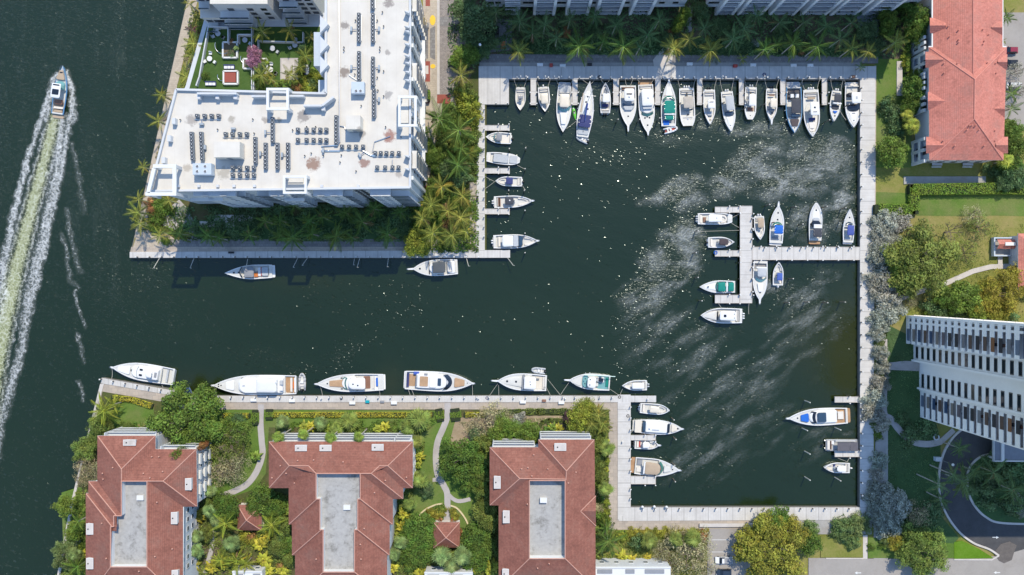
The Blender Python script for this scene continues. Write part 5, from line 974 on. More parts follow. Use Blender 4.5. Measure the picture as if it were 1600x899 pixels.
for x in (279,311,340.5,366,398,503,560): X, Y, _ = lp(x,291,ZR+.3); ubox(wb, 'roof_pedestal', X-.35, X+.35, Y-.35, Y+.35, zz, zz+.7, STUCCO)
# open white roof frames
def pergola(pts, zt, bw):
    q = [lp(a, b, zt) for a, b in pts]; c = Vector((sum(p[0] for p in q)/4, sum(p[1] for p in q)/4)); mbq = []
    for i in range(4):
        a, b = Vector(q[i][:2]), Vector(q[(i+1)%4][:2]); n = (c-(a+b)/2).normalized(); d = (b-a).normalized(); e = bw if i % 2 else 0
        n = Vector((-d.y, d.x)) if Vector((-d.y, d.x)).dot(n) > 0 else Vector((d.y, -d.x))
        mb = MB(); mb.prism([tuple(a+d*e), tuple(b-d*e), tuple(b-d*e+n*bw), tuple(a+d*e+n*bw)], zt-GZ-.5, zt-GZ); mb.obj('roof_frame_beam', WHITE, wb)
    for p in q: v = Vector(p[:2]); u = v+(c-v).normalized()*bw*.7; ubox(wb, 'roof_frame_post', u.x-.4, u.x+.4, u.y-.4, u.y+.4, zz-3, zt-GZ-.5, STUCCO)
pergola([(227,306),(275,306),(275,257),(239,257)], 32.5, .95); pergola([(416,137.5),(451,137.5),(451,172),(416,172)], 32.5, .65); pergola([(442,274.5),(479,274.5),(479,303),(442,303)], 32, .6); pergola([(622,149.5),(651,149.5),(651,198),(622,198)], 32.5, .65)
for q in [(246,265,270,299),(421,156,448,170),(448,278,473,285),(626,156,638,192)]: a = lp(q[0],q[3],29.6); b = lp(q[2],q[1],29.6); ubox(wb, 'terrace_slab', a[0], b[0], a[1], b[1], zz-.2, zz+.35, ROOFW)
# lower terraces on the garden side
for q in [(490,50,509,103),(497,125,512,146),(478,157,498,165)]: a = lp(q[0],q[3],26); b = lp(q[2],q[1],26); ubox(wb, 'terrace', a[0], b[0], a[1], b[1], 5, 24.6, STUCCOB)
for y in (42,74,105): a = lp(503,y,ZR); mb = MB(); mb.prism([(a[0],a[1]+2.4),(a[0]+2.2,a[1]),(a[0],a[1]-2.4)], zz-2.5, zz+1.8); mb.obj('bay_wall', STUCCO, wb)
# south face: projecting bays, window stacks and balconies
ys = lp(0, 295.5, ZR)[1]; FH = 3.05
def wx(X): return X - wb_inv.x
for x0, x1 in [(-86.5,-75),(-66,-60.5),(-54,-46),(-38.5,-33)]: ubox(wb, 'bay', wx(x0), wx(x1), ys-1.7, ys+.2, 0, zz-1.2, STUCCO)
for i in range(9):
    z = .5+i*FH
    for X in (-93.2,-91.6,-72.5,-70.8,-58.7,-57.2,-42.6,-41.0): win(wb, wx(X), ys-.02, z+1.5, 1.1, 1.75, 'S', True)
    for x0, x1 in [(-86.5,-75),(-66,-60.5),(-54,-46),(-38.5,-33)]:
        win(wb, wx((x0*.72+x1*.28)), ys-1.72, z+1.45, 1.8, 1.5, 'S'); win(wb, wx((x0*.28+x1*.72)), ys-1.72, z+1.45, 1.8, 1.5, 'S')
    if 0 < i < 9:
        for x0, x1 in [(-75,-72.9),(-69.8,-66),(-60.5,-59.4),(-46,-43.6),(-33,-28)]:
            ubox(wb, 'balcony_slab', wx(x0)+.02, wx(x1)-.02, ys-1.75, ys, z-.12, z+.12, WHITE); ubox(wb, 'balustrade', wx(x0)+.05, wx(x1)-.05, ys-1.73, ys-1.66, z+.12, z+1.1, GLASSB)
for a, b in ((-89,-80),(-63,-57.5)): ubox(wb, 'canopy_roof', wx(a), wx(b), ys-2.6, ys-1.72, 22.6, 22.95, WHITE)
# east face: glazed strips, ledges and stepped balconies
xe = lp(641.5, 0, ZR)[0]
for Y0 in [P(0,y,20)[1]-wb_inv.y for y in (10,38,66,90,118,146,172,205,232,268)]:
    for i in range(9): win(wb, xe+.02, Y0, .5+i*FH+1.5, 1.6, 1.5, 'E', i % 2 == 0)
for k, yy in enumerate((14,120,206,254)):
    Y0 = P(0, yy, 22)[1]-wb_inv.y
    for i in range(1, 9): ubox(wb, 'balcony_slab', xe, xe+1.6, Y0-2.4, Y0+2.4, .5+i*FH-.12, .5+i*FH+.12, WHITE); ubox(wb, 'balustrade', xe+1.52, xe+1.6, Y0-2.4, Y0+2.4, .5+i*FH+.12, .5+i*FH+1.05, GLASSB); win(wb, xe+.02, Y0, .5+i*FH+1.3, 3.2, 2.1, 'E', True)
for yy in (52,84,135,188,222,284):
    Y0 = P(0, yy, 22)[1]-wb_inv.y; ubox(wb, 'pilaster', xe, xe+.7, Y0-.5, Y0+.5, 0, zz-.5, WHITE)
ubox(wb, 'podium_ledge', xe, xe+1.5, P(0,228,12)[1]-wb_inv.y-9, P(0,60,12)[1]-wb_inv.y, 8.6, 9.1, WHITE)
# west face
for py in (165,195,225,250):
    for i in range(1, 9):
        X, Y, _ = lp(277-(py-141)*.262, py, ZR); win(wb, X-.06, Y, .5+i*FH+1.4, 1.6, 1.5, 'W')
# roof plant
def chiller(q, lab, fans, h, name='rooftop_chiller', m=None):
    a, b = P(q[0], q[3], ZR+h), P(q[2], q[1], ZR+h); t = thing(name, lab, 'roof unit', ((a[0]+b[0])/2, (a[1]+b[1])/2, ZR)); w, d = (b[0]-a[0])/2, (b[1]-a[1])/2
    mb = MB(); mb.box(-w, w, -d, d, .25, h); mb.obj('casing', m or STUCCOB, t)
    for s in (-.8, .8): mb = MB(); mb.box(-w, w, s*d-.1, s*d+.1, 0, .25); mb.obj('skid', STEEL, t)
    for fx, fy in fans:
        mb = MB(); mb.tube((fx*w,fy*d,h),(fx*w,fy*d,h+.12),.42,.42,14); o = mb.obj('fan_shroud', GEL, t); mb = MB(); mb.tube((fx*w,fy*d,h+.12),(fx*w,fy*d,h+.135),.34,.34,14); mb.obj('fan_opening', BLACK, o)
        for k in range(3): mb = MB(); c, s_ = math.cos(k*2.09), math.sin(k*2.09); mb.prism([(fx*w-s_*.08,fy*d+c*.08),(fx*w+c*.32-s_*.1,fy*d+s_*.32+c*.1),(fx*w+c*.32+s_*.1,fy*d+s_*.32-c*.1),(fx*w+s_*.08,fy*d-c*.08)], h+.136, h+.16); mb.obj('fan_blade', GREY, o)
    return t
chiller((301,255.5,330,273), 'large pale blue chiller with four fans near the lower left roof corner', [(-.5,.45),(-.5,-.45),(.35,.45),(.35,-.45)], 2.4)
chiller((549,128,569,146), 'grey rooftop unit with two round fans on the right roof wing', [(-.25,-.6),(.45,-.6)], 1.9, 'rooftop_unit')
t = chiller((334,221.5,374.5,246), 'large white rooftop plant room left of the condenser rows', [], 3.4, 'roof_penthouse', ROOFW); mb = MB(); mb.box(-.6,.6,-2.16,-2.11,.3,2.3); mb.obj('door', GREY, t)
t = chiller((540.5,180.5,563,202), 'white rooftop lift house at the corner of the two roof wings', [], 3.6, 'roof_penthouse', ROOFW); mb = MB(); mb.box(-.5,.5,-1.9,-1.85,.3,2.3); mb.obj('door', GREY, t)
def ac_proto():
    t = thing('air_conditioner', 'unit', 'air conditioner'); mb = MB(); mb.box(-.47,.47,-.45,.45,.18,1.1); mb.obj('casing', M('condenser_grey', (.20,.23,.26), .6, .1), t)
    mb = MB(); mb.tube((0,0,1.1),(0,0,1.16),.41,.41,12); g_ = mb.obj('fan_guard', BLACK, t); mb = MB(); mb.tube((0,0,1.16),(0,0,1.21),.2,.15,10); mb.obj('fan_hub', LGREY, g_)
    mb = MB(); mb.box(-.46,.46,-.36,-.28,0,.18); mb.obj('foot', STEEL, t); mb = MB(); mb.box(-.46,.46,.28,.36,0,.18); mb.obj('foot', STEEL, t); return reg(t)
AC = ac_proto(); acn = [0]
def acs(pts, where):
    v = abs(pts[0][0]-pts[-1][0]) < 2
    for i, (px, py) in enumerate(pts):
        lab = f'{nth(i+1)} grey condenser from the {"top" if v else "left"} in {where}'; L = P(px, py-1.2, ZR+1.0); L = (L[0], L[1], ZR)
        if not acn[0]: AC.location = L; AC['label'] = lab; AC['group'] = 'roof condensers'
        else: copy_thing(AC, L, 0, lab, 'roof condensers')
        acn[0] += 1
CONDUIT = []
col = lambda x, y0, n, st=5.75, dx=0: [(x+dx*i, y0+st*i) for i in range(n)]
row = lambda xs_, y: [(x, y) for x in xs_]
for pts, w_ in [(col(560.5,24,8),'the upper left line on the right roof wing'),(col(582,-16,6),'the line cut by the top picture edge'),(col(582.5,24.5,8),'the second line on the right roof wing'),(col(560.7,84,8),'the middle left line on the right roof wing'),(col(582.5,92.5,8),'the middle right line on the right roof wing'),(col(584,142,8),'the lowest line on the right roof wing'),(col(525,184,8),'the line beside the roof joint'),(col(425.5,187,7),'the line below the central roof frame'),
    (col(398.3,218,7,6.0,.05),'the leftmost of four long central lines'),(col(414.5,227,7,6.0),'the second of four long central lines'),(col(433,227,7,6.0),'the third of four long central lines'),(col(449.5,227,7,6.0),'the rightmost of four long central lines'),(col(298.8,210,8,5.6,.25),'the left line near the left roof edge'),(col(313.8,210,8,5.6,.25),'the second line near the left roof edge'),
    (row((307.5,319,330,341),182),'the short row at the upper left'),(row((352,362.7,374,385),210.5),'the short row above the white plant room'),(row((465,478.5,489.5,500,509.5),203.5),'the upper of two rows near the roof joint'),(row((465,478.5,489.5,500,509.5),219.5),'the lower of two rows near the roof joint'),(row((534,545,556,567),230),'the row below the lift house'),(row((586,594.7,603.5,612.6,623),240),'the row of five near the right roof edge'),(row((589,601.5,613,622.5),262.5),'the lowest row near the right roof edge'),(row((363,374,385.5,396),263),'the upper row beside the chiller'),(row((363,374,385.5,396),274.5),'the lower row beside the chiller')]:
    acs(pts, w_); vq = abs(pts[0][0]-pts[-1][0]) < 2; CONDUIT.append((pts, w_, vq))
for i, (px, py, rz) in enumerate([(550,47,0),(593,47,math.pi),(550,107,0),(593,107,math.pi),(593,157,math.pi),(316.5,195,1.57),(366,202,-1.57),(416,208,0),(506,236,0),(563,243,.5),(322,231,math.pi),(408,241,0),(442,243,0)]):
    t = thing('roof_vent', f'{nth(i+1)} small grey T-shaped roof vent counted from the upper right wing', 'roof vent', P(px, py, ZR), rz, 'T-shaped roof vents'); mb = MB(); mb.box(-.25,.25,-.6,.6,.2,.9); mb.obj('hood', M('galvanised', (.33,.37,.40), .5, .1) if not bpy.data.materials.get('galvanised') else bpy.data.materials['galvanised'], t); mb = MB(); mb.box(.25,1.3,-.08,.08,.4,.55); mb.obj('duct', STEEL, t)
for i, (px, py) in enumerate([(598,20),(556,33),(590,33),(600,42),(538,75),(538,80),(594,75),(594,80),(555,117),(590,122),(600,112),(591,142),(600,151),(565,166),(603,199),(283,188),(341,203),(396,187),(398,209),(458,204),(480,199),(494,199),(534,243),(532,254),(487,240),(506,244),(557,268),(477,244),(627,215)]):
    t = thing('vent_pipe', f'{nth(i+1)} tiny dark vent pipe on the white roof', 'vent pipe', P(px, py, ZR), 0, 'vent pipes on the white roof'); mb = MB(); mb.tube((0,0,0),(0,0,.6),.14,.14,7); mb.obj('pipe', GREY, t); mb = MB(); mb.tube((0,0,.6),(0,0,.68),.2,.16,7); mb.obj('collar', BLACK, t)
def pipe_run(pts, lab, r=.12):
    if len(lab.split()) > 16: lab = ' '.join(lab.split()[:16])
    mb = MB(); mb.path([P(a, b, ZR+.25) for a, b in pts], r, 6); tag(mb.obj('roof_pipe', STEEL), lab, 'pipe')
for pts, w_, vq in CONDUIT: pipe_run([(pts[0][0]+(4.2 if vq else -4), pts[0][1]+(0 if vq else 4.6)), (pts[-1][0]+4.2, pts[-1][1]+(0 if vq else 4.6))], f'thin conduit beside {w_}', .09)
pipe_run([(530,-30),(530,199),(531,222),(528,227),(502,229)], 'long grey pipe running the length of the right roof wing', .16)
pipe_run([(531,197),(538,198),(540,203)], 'short branch pipe to the lift house'); pipe_run([(502,236),(531,236)], 'pipe joining the row below the lift house', .2); pipe_run([(567,236),(580,243),(587,243)], 'pipe linking two condenser rows near the right edge', .2)
pipe_run([(545,117),(550,121),(560,127)], 'thin pipe to the grey two-fan unit', .08); pipe_run([(610,213),(602,216),(585,222),(582,238)], 'thin pipe ending in the red rust stain', .1); pipe_run([(613,250),(613,258)], 'short pipe between the two rows at the right edge')
# ------------------------------------------------------------------ garden court and its wing
ZC = 8.0
co = thing('garden_podium', 'walled roof garden with bright turf between the wings of the white building', 'roof garden', P(400, 90, GZ)); o0 = Vector(co.location)
def cp(px, py, z=ZC): p = P(px, py, z); return (p[0]-o0.x, p[1]-o0.y)
mb = MB(); mb.prism([cp(322,20),(cp(512,20)),cp(512,150),cp(283,150),cp(290,134)], 0, ZC-GZ-.06); mb.obj('podium', STUCCO, co)
mb = MB(); mb.prism([cp(323,42),cp(500,42),cp(500,146),cp(294,146),cp(297,134)], ZC-GZ-.06, ZC-GZ); mb.obj('turf', GR_TURF, co)
def gwall(pts, h=1.1, th=.3, m=None, nm='planter_wall'):
    for a, b in zip(pts[:-1], pts[1:]): edge_wall(co, cp(*a, ZC+h), cp(*b, ZC+h), h, th, m or STUCCO, nm, ZC-GZ)
gwall([(325,42),(311,120),(306,134)], 1.2, .35); gwall([(326,42),(356,42),(356,68)], 1.6); gwall([(371,66),(371,54),(393,54)], 1.8); gwall([(393,34),(393,140)], 1.6, .25); gwall([(396,70),(396,140)], 1.4, .25); gwall([(403,62),(403,90)], 1.3, .2); gwall([(405,64),(473,66),(473,50)], 1.5, .25)
for q, soil in [((348,66,370,90),1),((380,92,396,107),1),((404,92,417,108),1),((349,111,371,131),2)]:
    gwall([(q[0],q[1]),(q[2],q[1]),(q[2],q[3]),(q[0],q[3]),(q[0],q[1])], .8, .45, WHITE)
    a, b = cp(q[0],q[3]), cp(q[2],q[1]); ubox(co, 'planter_soil', a[0]+.3, b[0]-.3, a[1]+.3, b[1]-.3, ZC-GZ, ZC-GZ+.55, BRICK if soil == 2 else MULCH)
a, b = cp(438,125), cp(466,91); ubox(co, 'plunge_deck', a[0], b[0], a[1], b[1], ZC-GZ, ZC-GZ+.12, PATH); a, b = cp(440,124), cp(460,93); ubox(co, 'pale_slab', a[0], b[0], a[1], b[1], ZC-GZ+.12, ZC-GZ+.2, KERB)
for cx_, cy_, r in [(350,72,13),(386,92,9),(348,120,7)]:
    mb = MB(); mb.path([(*cp(cx_+r*math.cos(a), cy_+r*math.sin(a)), ZC-GZ+.5) for a in [math.radians(60+10*i) for i in range(15)]], .12, 5); mb.obj('curved_bench', STEEL, co)
def patio_set(px, py, lab, m=WHITE, chairs=3):
    t = thing('garden_table', 'round table of the '+lab, 'table', P(px, py, ZC), 0, 'round garden tables'); mb = MB(); mb.tube((0,0,.68),(0,0,.74),.8,.8,16); mb.obj('tabletop', m, t); mb = MB(); mb.tube((0,0,0),(0,0,.68),.12,.08,8); mb.obj('pedestal', m, t)
    for i in range(chairs):
        a = 2.1*i+.6; c = thing('garden_chair', f'{nth(i+1)} chair around the {lab}', 'chair', P(px+9*math.cos(a), py+9*math.sin(a), ZC), -a, 'garden chairs'); mb = MB(); mb.box(-.45,.45,-.45,.45,.25,.48); mb.obj('seat', m, c); mb = MB(); mb.box(.33,.45,-.45,.45,.48,.95); mb.obj('backrest', m, c)
        for sx in (-.4,.4):
            for sy in (-.4,.4): mb = MB(); mb.box(sx-.04,sx+.04,sy-.04,sy+.04,0,.25); mb.obj('leg', m, c)
patio_set(329,93,'white patio set on sunny turf at the roof garden left'); patio_set(424,110,'white patio set by the pale garden slab', WHITE, 4); patio_set(342,54,'shaded patio set in the upper left of the roof garden', LGREY, 4); patio_set(384,64,'shaded round table in the middle of the roof garden', LGREY, 1); patio_set(427,77,'shaded round table right of the middle wall', LGREY, 1); patio_set(462,72,'shaded white set at the right of the roof garden', LGREY, 3)
for px, py, rz, lab in [(330,132,0,'dark corner sofa by the open pavilion of the roof garden'),(359,106,0,'navy sofa above the open pavilion'),(481,110,1.57,'navy lounger by the right wall of the roof garden')]:
    t = thing('garden_sofa', lab, 'sofa', P(px, py, ZC), rz); mb = MB(); mb.box(-1.6,1.6,-.5,.5,.1,.45); mb.obj('base', NAVY, t); mb = MB(); mb.box(-1.6,1.6,.5,.7,.1,.85); mb.obj('backrest', NAVY, t)
    for s in (-1,0,1): mb = MB(); mb.box(s*1.02-.45,s*1.02+.45,-.45,.4,.45,.6); mb.obj('cushion', GEL, t)
wg = thing('garden_wing', 'upper wing of the white apartment block above the roof garden, in shade', 'building', P(400, -20, GZ)); o1 = Vector(wg.location)
def gp(px, py, z): p = P(px, py, z); return (p[0]-o1.x, p[1]-o1.y)
for q, ztop in [((325,18,357,37),11.0),((325,-60,357.4,17.5),18.6),((357.5,-60,440,32),18.6),((452,-60,505,24),20.5)]:
    a, b = gp(q[0],q[3],ZC), gp(q[2],q[1],ZC); ubox(wg, 'wall', a[0], b[0], a[1], b[1], 0, ztop, STUCCO); ubox(wg, 'roof', a[0]-.2, b[0]+.2, a[1]-.2, b[1], ztop, ztop+.5, ROOFW)
    for i in range(5):
        z = 8.4+i*3.0
        if z+2 > ztop: continue
        for f in (.25, .6, .85): win(wg, a[0]+(b[0]-a[0])*f, a[1]-.02, z+.4, 1.7, 1.5, 'S', True)
        ubox(wg, 'balcony_slab', a[0]+.3, a[0]+(b[0]-a[0])*.55, a[1]-1.6-.35*(4-i), a[1], z-1.2, z-.95, WHITE); ubox(wg, 'balustrade', a[0]+.35, a[0]+(b[0]-a[0])*.55-.05, a[1]-1.55-.35*(4-i), a[1]-1.48-.35*(4-i), z-.95, z, GLASSB)
# ------------------------------------------------------------------ two shaded blocks along the north
FINW = M('fin_white', (.76,.77,.79), .7, .04, .2)
def north_block(x0, x1, stacks, lab, nm):
    base = P((x0+x1)/2, 12, GZ); t = thing(nm, lab, 'apartment block', base, 0, 'white apartment blocks along the north'); X = lambda px: P(px, 0, GZ)[0]-base[0]
    yw = 86.4-base[1]; yb = 84.6-base[1]; h = 28.0
    ubox(t, 'wall', X(x0), X(x1), yw, yw+18, 3.2, h, STUCCO); ubox(t, 'ground_floor', X(x0)+1, X(x1)-1, yw+1.6, yw+17, 0, 3.2, STUCCOB); ubox(t, 'roof', X(x0)-.2, X(x1)+.2, yw-.2, yw+18.2, h, h+.4, ROOFW); ubox(t, 'ledge', X(x0)-.1, X(x1)+.1, yw-.45, yw, 3.0, 3.3, WHITE)
    n = int((x1-x0)/24)
    for i in range(n): f = X(x0+12+24*i); win(t, f, yw+1.58, 1.6, 2.4, 2.2, 'S', True)
    for a, b, fins in stacks:
        if fins:
            for q in (a, b): ubox(t, 'fin_wall', X(q)-.45, X(q)+.45, yb-.15, yw, 0, h-1, FINW)
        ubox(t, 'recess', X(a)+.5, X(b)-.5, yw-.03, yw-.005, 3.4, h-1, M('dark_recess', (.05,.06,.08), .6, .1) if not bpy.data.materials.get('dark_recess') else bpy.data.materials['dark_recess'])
        for i in range(9):
            z = .4+i*3.0; ubox(t, 'balcony_slab', X(a)+.46, X(b)-.46, yb, yw-.03, z-.15, z+.15, FINW); ubox(t, 'balustrade', X(a)+.5, X(b)-.5, yb, yb+.07, z+.45, z+.95, GLASSB); ubox(t, 'handrail', X(a)+.46, X(b)-.46, yb-.03, yb+.1, z+.95, z+1.1, FINW)
    ends = [x0]+sum([[a, b] for a, b, _ in stacks], [])+[x1]
    for a, b in zip(ends[::2], ends[1::2]):
        if b-a > 9:
            for i in range(1, 9):
                for f in ((.3,.7) if b-a > 18 else (.5,)): win(t, X(a+(b-a)*f), yw-.02, .5+i*3.0+1.6, 1.7, 1.2, 'S', True)
north_block(760, 1065, [(787,815,0),(835,865,1),(885,917,1),(931,966,1),(984,1013,1)], 'left of the two long shaded apartment blocks along the north dock gardens', 'apartment_block')
north_block(1098, 1420, [(1118,1143,1),(1153,1188,1),(1202,1238,1),(1252,1288,1),(1298,1334,1),(1348,1382,1)], 'right of the two long shaded apartment blocks along the north dock gardens', 'apartment_block')
# ------------------------------------------------------------------ clay tiled houses
def tiled(name, lab, outline_px, E, Rz, faces, caps, well=None, wz=None, m=TILE, mr=RIDGE, cat='building', wall_in=.6, vents=(), boxes=(), group=None):
    c = P(sum(p[0] for p in outline_px)/len(outline_px), sum(p[1] for p in outline_px)/len(outline_px), GZ); t = thing(name, lab, cat, c, 0, group)
    def q(px, py, z): p = P(px, py, z); return (p[0]-c[0], p[1]-c[1], z-GZ)
    ol = [q(a, b, E)[:2] for a, b in outline_px]; cen = (sum(p[0] for p in ol)/len(ol), sum(p[1] for p in ol)/len(ol))
    n = len(ol); ar = sum(ol[i][0]*ol[(i+1)%n][1]-ol[(i+1)%n][0]*ol[i][1] for i in range(n)); sg = 1 if ar > 0 else -1
    inn = []
    for i in range(n):
        a, b, d = Vector(ol[i-1]), Vector(ol[i]), Vector(ol[(i+1)%n]); u = (b-a).normalized(); v = (d-b).normalized(); n1 = Vector((-u.y, u.x))*sg; n2 = Vector((-v.y, v.x))*sg; inn.append(tuple(b+(n1+n2)*wall_in))
    mb = MB(); mb.prism(inn, 0, E-GZ-.3); mb.obj('wall', STUCCO, t)
    mb = MB(); mb.prism(ol, E-GZ-.32, E-GZ-.06); mb.obj('fascia', WHITE, t)
    for f in faces: mb = MB(); mb.poly([q(*v) for v in f]); ob = mb.obj('roof_slope', m, t)
    for a, b in caps: mb = MB(); mb.tube(Vector(q(*a))+Vector((0,0,.06)), Vector(q(*b))+Vector((0,0,.05)), .15, .15, 6); mb.obj('ridge_cap', mr, t)
    if well:
        w = [q(a, b, Rz)[:2] for a, b in well]; mb = MB(); k = len(w)
        mb.prism(w, wz-GZ-.1, wz-GZ); mb.obj('flat_roof', GRAVEL, t)
        mb = MB()
        for i in range(k):
            a, b = w[i], w[(i+1)%k]; mb.add([(*a, wz-GZ), (*b, wz-GZ), (*b, Rz-GZ+.12), (*a, Rz-GZ+.12)], [(0,1,2,3)])
        mb.obj('well_wall', WHITE, t); mb = MB(); mb.path([(*p, Rz-GZ+.1) for p in w+[w[0]]], .16, 6); mb.obj('well_ridge', mr, t)
    def surf(px, py):
        z = (E+Rz)/2
        for _ in range(4):
            x, y, _z = P(px, py, z); best = E
            for f in faces:
                w_ = [P(*v) for v in f]; ins = False
                for i in range(len(w_)):
                    (xa, ya, _a), (xb, yb, _b) = w_[i], w_[i-1]
                    if (ya > y) != (yb > y) and x < (xb-xa)*(y-ya)/(yb-ya)+xa: ins = not ins
                if ins:
                    a_, b_ = Vector(w_[1])-Vector(w_[0]), Vector(w_[2])-Vector(w_[0]); nn = a_.cross(b_)
                    if abs(nn.z) > 1e-6: best = max(best, w_[0][2]-(nn.x*(x-w_[0][0])+nn.y*(y-w_[0][1]))/nn.z)
            z = best
        return z
    for i, (px, py) in enumerate(vents): zv = surf(px, py); mb = MB(); mb.tube(q(px,py,zv-.2), q(px,py,zv+.45), .17, .17, 7); mb.tube(q(px,py,zv+.45), q(px,py,zv+.55), .24, .15, 7); mb.obj('vent', mr, t)
    for px, py, sx, sy, z in boxes:
        z = surf(px, py)+.75
        x, y, zz_ = q(px, py, z); mb = MB(); mb.prism([(x-sx/2,y-sy/2),(x+sx/2,y-sy/2),(x+sx/2,y+sy/2),(x-sx/2,y+sy/2)], zz_-1.6, zz_); o = mb.obj('chimney', KERB, t); mb = MB(); mb.tube((x-sx*.25,y,zz_),(x-sx*.25,y,zz_+.1),.2,.2,8); mb.obj('flue', BLACK, o); ubox(o, 'chimney_cap', x-sx/2-.12, x+sx/2+.12, y-sy/2-.12, y+sy/2+.12, zz_-.18, zz_-.02, WHITE)
    return t, q
E, Rr = 12.6, 16.2; z1 = E+.76*(Rr-E)
def e3(l): return [(a, b, {'E':E,'R':Rr,'M':z1}[c] if isinstance(c, str) else c) for a, b, c in l]
A_f = [e3(f) for f in [[(152,681,'E'),(243,681,'E'),(190,733,'R')],[(152,681,'E'),(190,733,'R'),(190,806,'R'),(152,806,'E')],[(243,681,'E'),(243,753,'E'),(190,753,'R'),(190,733,'R')],[(190,702,'E'),(307,702,'E'),(255,752,'R'),(190,752,'R')],[(307,702,'E'),(308,792,'E'),(255,752,'R')],[(308,792,'E'),(230,792,'E'),(230,752,'R'),(255,752,'R')],
  [(230,752,'R'),(286,752,'E'),(286,940,'E'),(230,886,'R')],[(173,886,'R'),(230,886,'R'),(286,940,'E'),(134,940,'E')],[(138,752,'E'),(190,752,'E'),(190,806,'R'),(182,806,'R')],[(138,752,'E'),(182,806,'R'),(182,830,'R'),(138,830,'E')],[(134,771,'E'),(183,771,'E'),(183,823,'R'),(175,823,'R')],[(134,771,'E'),(175,823,'R'),(173,886,'R'),(134,940,'E')]]]
A_c = [tuple(e3(s)) for s in [[(153,682,'E'),(190,733,'R')],[(242,682,'E'),(190,733,'R')],[(190,733,'R'),(190,752,'R')],[(306,703,'E'),(255,752,'R')],[(307,791,'E'),(255,752,'R')],[(190,752,'R'),(255,752,'R')],[(139,753,'E'),(182,806,'R')],[(135,772,'E'),(175,823,'R')],[(173,886,'R'),(134,939,'E')],[(230,886,'R'),(285,939,'E')]]]
HG = 'red-roofed houses on the lower bank'
hA, qA = tiled('tiled_house', 'left red-roofed house with a stepped grey roof well beside the channel', [(152,681),(243,681),(243,702),(307,702),(308,792),(287,792),(286,940),(134,940),(134,771),(138,771),(138,752),(152,752)], E, Rr, A_f, A_c, [(190,752),(230,752),(230,886),(173,886),(173,823),(178,823),(178,806),(190,806)], 14.2, vents=[(237,714),(248,714),(176,731),(254,737),(234,747),(224,740),(160,740),(161,749),(245,785),(159,818),(166,873),(269,858),(242,870),(217,893)], boxes=[(202,692,3.4,1.5,14.8),(294,757,1.6,3.2,14.6),(272,810,1.6,3.2,14.6),(140,827,1.8,3.0,14.2),(140,881,1.8,3.0,14.2),(273,899,1.6,2.6,14.4)], group=HG)
B_f = [e3(f) for f in [[(420,690,'E'),(645,690,'E'),(606,728,'M'),(580,740,'R'),(493,740,'R'),(452,728,'M')],[(420,690,'E'),(452,728,'M'),(420,763,'E')],[(420,763,'E'),(452,728,'M'),(494,728,'M'),(494,763,'E')],[(645,690,'E'),(645,763,'E'),(606,728,'M')],[(645,763,'E'),(563,763,'E'),(563,728,'M'),(606,728,'M')],
  [(451,735,'E'),(494,735,'R'),(494,780,'R'),(451,820,'E')],[(451,820,'E'),(494,780,'R'),(500,780,'R'),(500,820,'E')],[(456,780,'E'),(500,780,'R'),(500,828,'R'),(456,868,'E')],[(456,868,'E'),(500,828,'R'),(506,828,'R'),(506,868,'E')],[(461,828,'E'),(505,828,'R'),(505,894,'R'),(461,935,'E')],
  [(614,735,'E'),(563,735,'R'),(563,780,'R'),(614,820,'E')],[(614,820,'E'),(563,780,'R'),(558,780,'R'),(558,820,'E')],[(609,780,'E'),(559,780,'R'),(559,828,'R'),(609,868,'E')],[(609,868,'E'),(559,828,'R'),(553,828,'R'),(553,868,'E')],[(605,828,'E'),(554,828,'R'),(554,894,'R'),(605,935,'E')],[(630,735,'E'),(580,735,'R'),(580,740,'R'),(630,780,'E')],[(630,780,'E'),(580,740,'R'),(563,740,'R'),(563,780,'E')],[(505,894,'R'),(554,894,'R'),(605,935,'E'),(461,935,'E')]]]
B_c = [tuple(e3(s)) for s in [[(421,691,'E'),(452,728,'M')],[(421,762,'E'),(452,728,'M')],[(452,728,'M'),(482,728,'M')],[(482,728,'M'),(494,740,'R')],[(494,740,'R'),(580,740,'R')],[(580,740,'R'),(592,729,'M')],[(592,728,'M'),(606,728,'M')],[(606,728,'M'),(644,691,'E')],[(606,728,'M'),(644,762,'E')],[(580,740,'R'),(629,779,'E')],[(563,780,'R'),(613,819,'E')],[(559,828,'R'),(608,867,'E')],[(495,780,'R'),(452,819,'E')],[(502,828,'R'),(457,867,'E')],[(505,894,'R'),(462,934,'E')],[(554,894,'R'),(604,934,'E')]]]
hB, qB = tiled('tiled_house', 'middle red-roofed house, T-shaped around a long grey roof well', [(420,690),(645,690),(645,763),(630,763),(630,780),(614,780),(614,820),(609,820),(609,868),(605,868),(605,935),(461,935),(461,868),(456,868),(456,820),(451,820),(451,763),(420,763)], E, Rr, B_f, B_c, [(494,740),(563,740),(563,780),(559,780),(559,828),(554,828),(554,894),(505,894),(505,828),(500,828),(500,780),(494,780)], 14.2, vents=[(490,719),(465,720),(438,728),(425,747),(447,740),(460,755),(536,722),(635,746),(602,751),(569,826),(563,851),(564,874),(494,874),(585,770)], boxes=[(470,700.5,3.2,1.5,14.6),(508.5,700.5,3.2,1.5,14.6),(590,699.5,3.2,1.6,14.6)], group=HG)
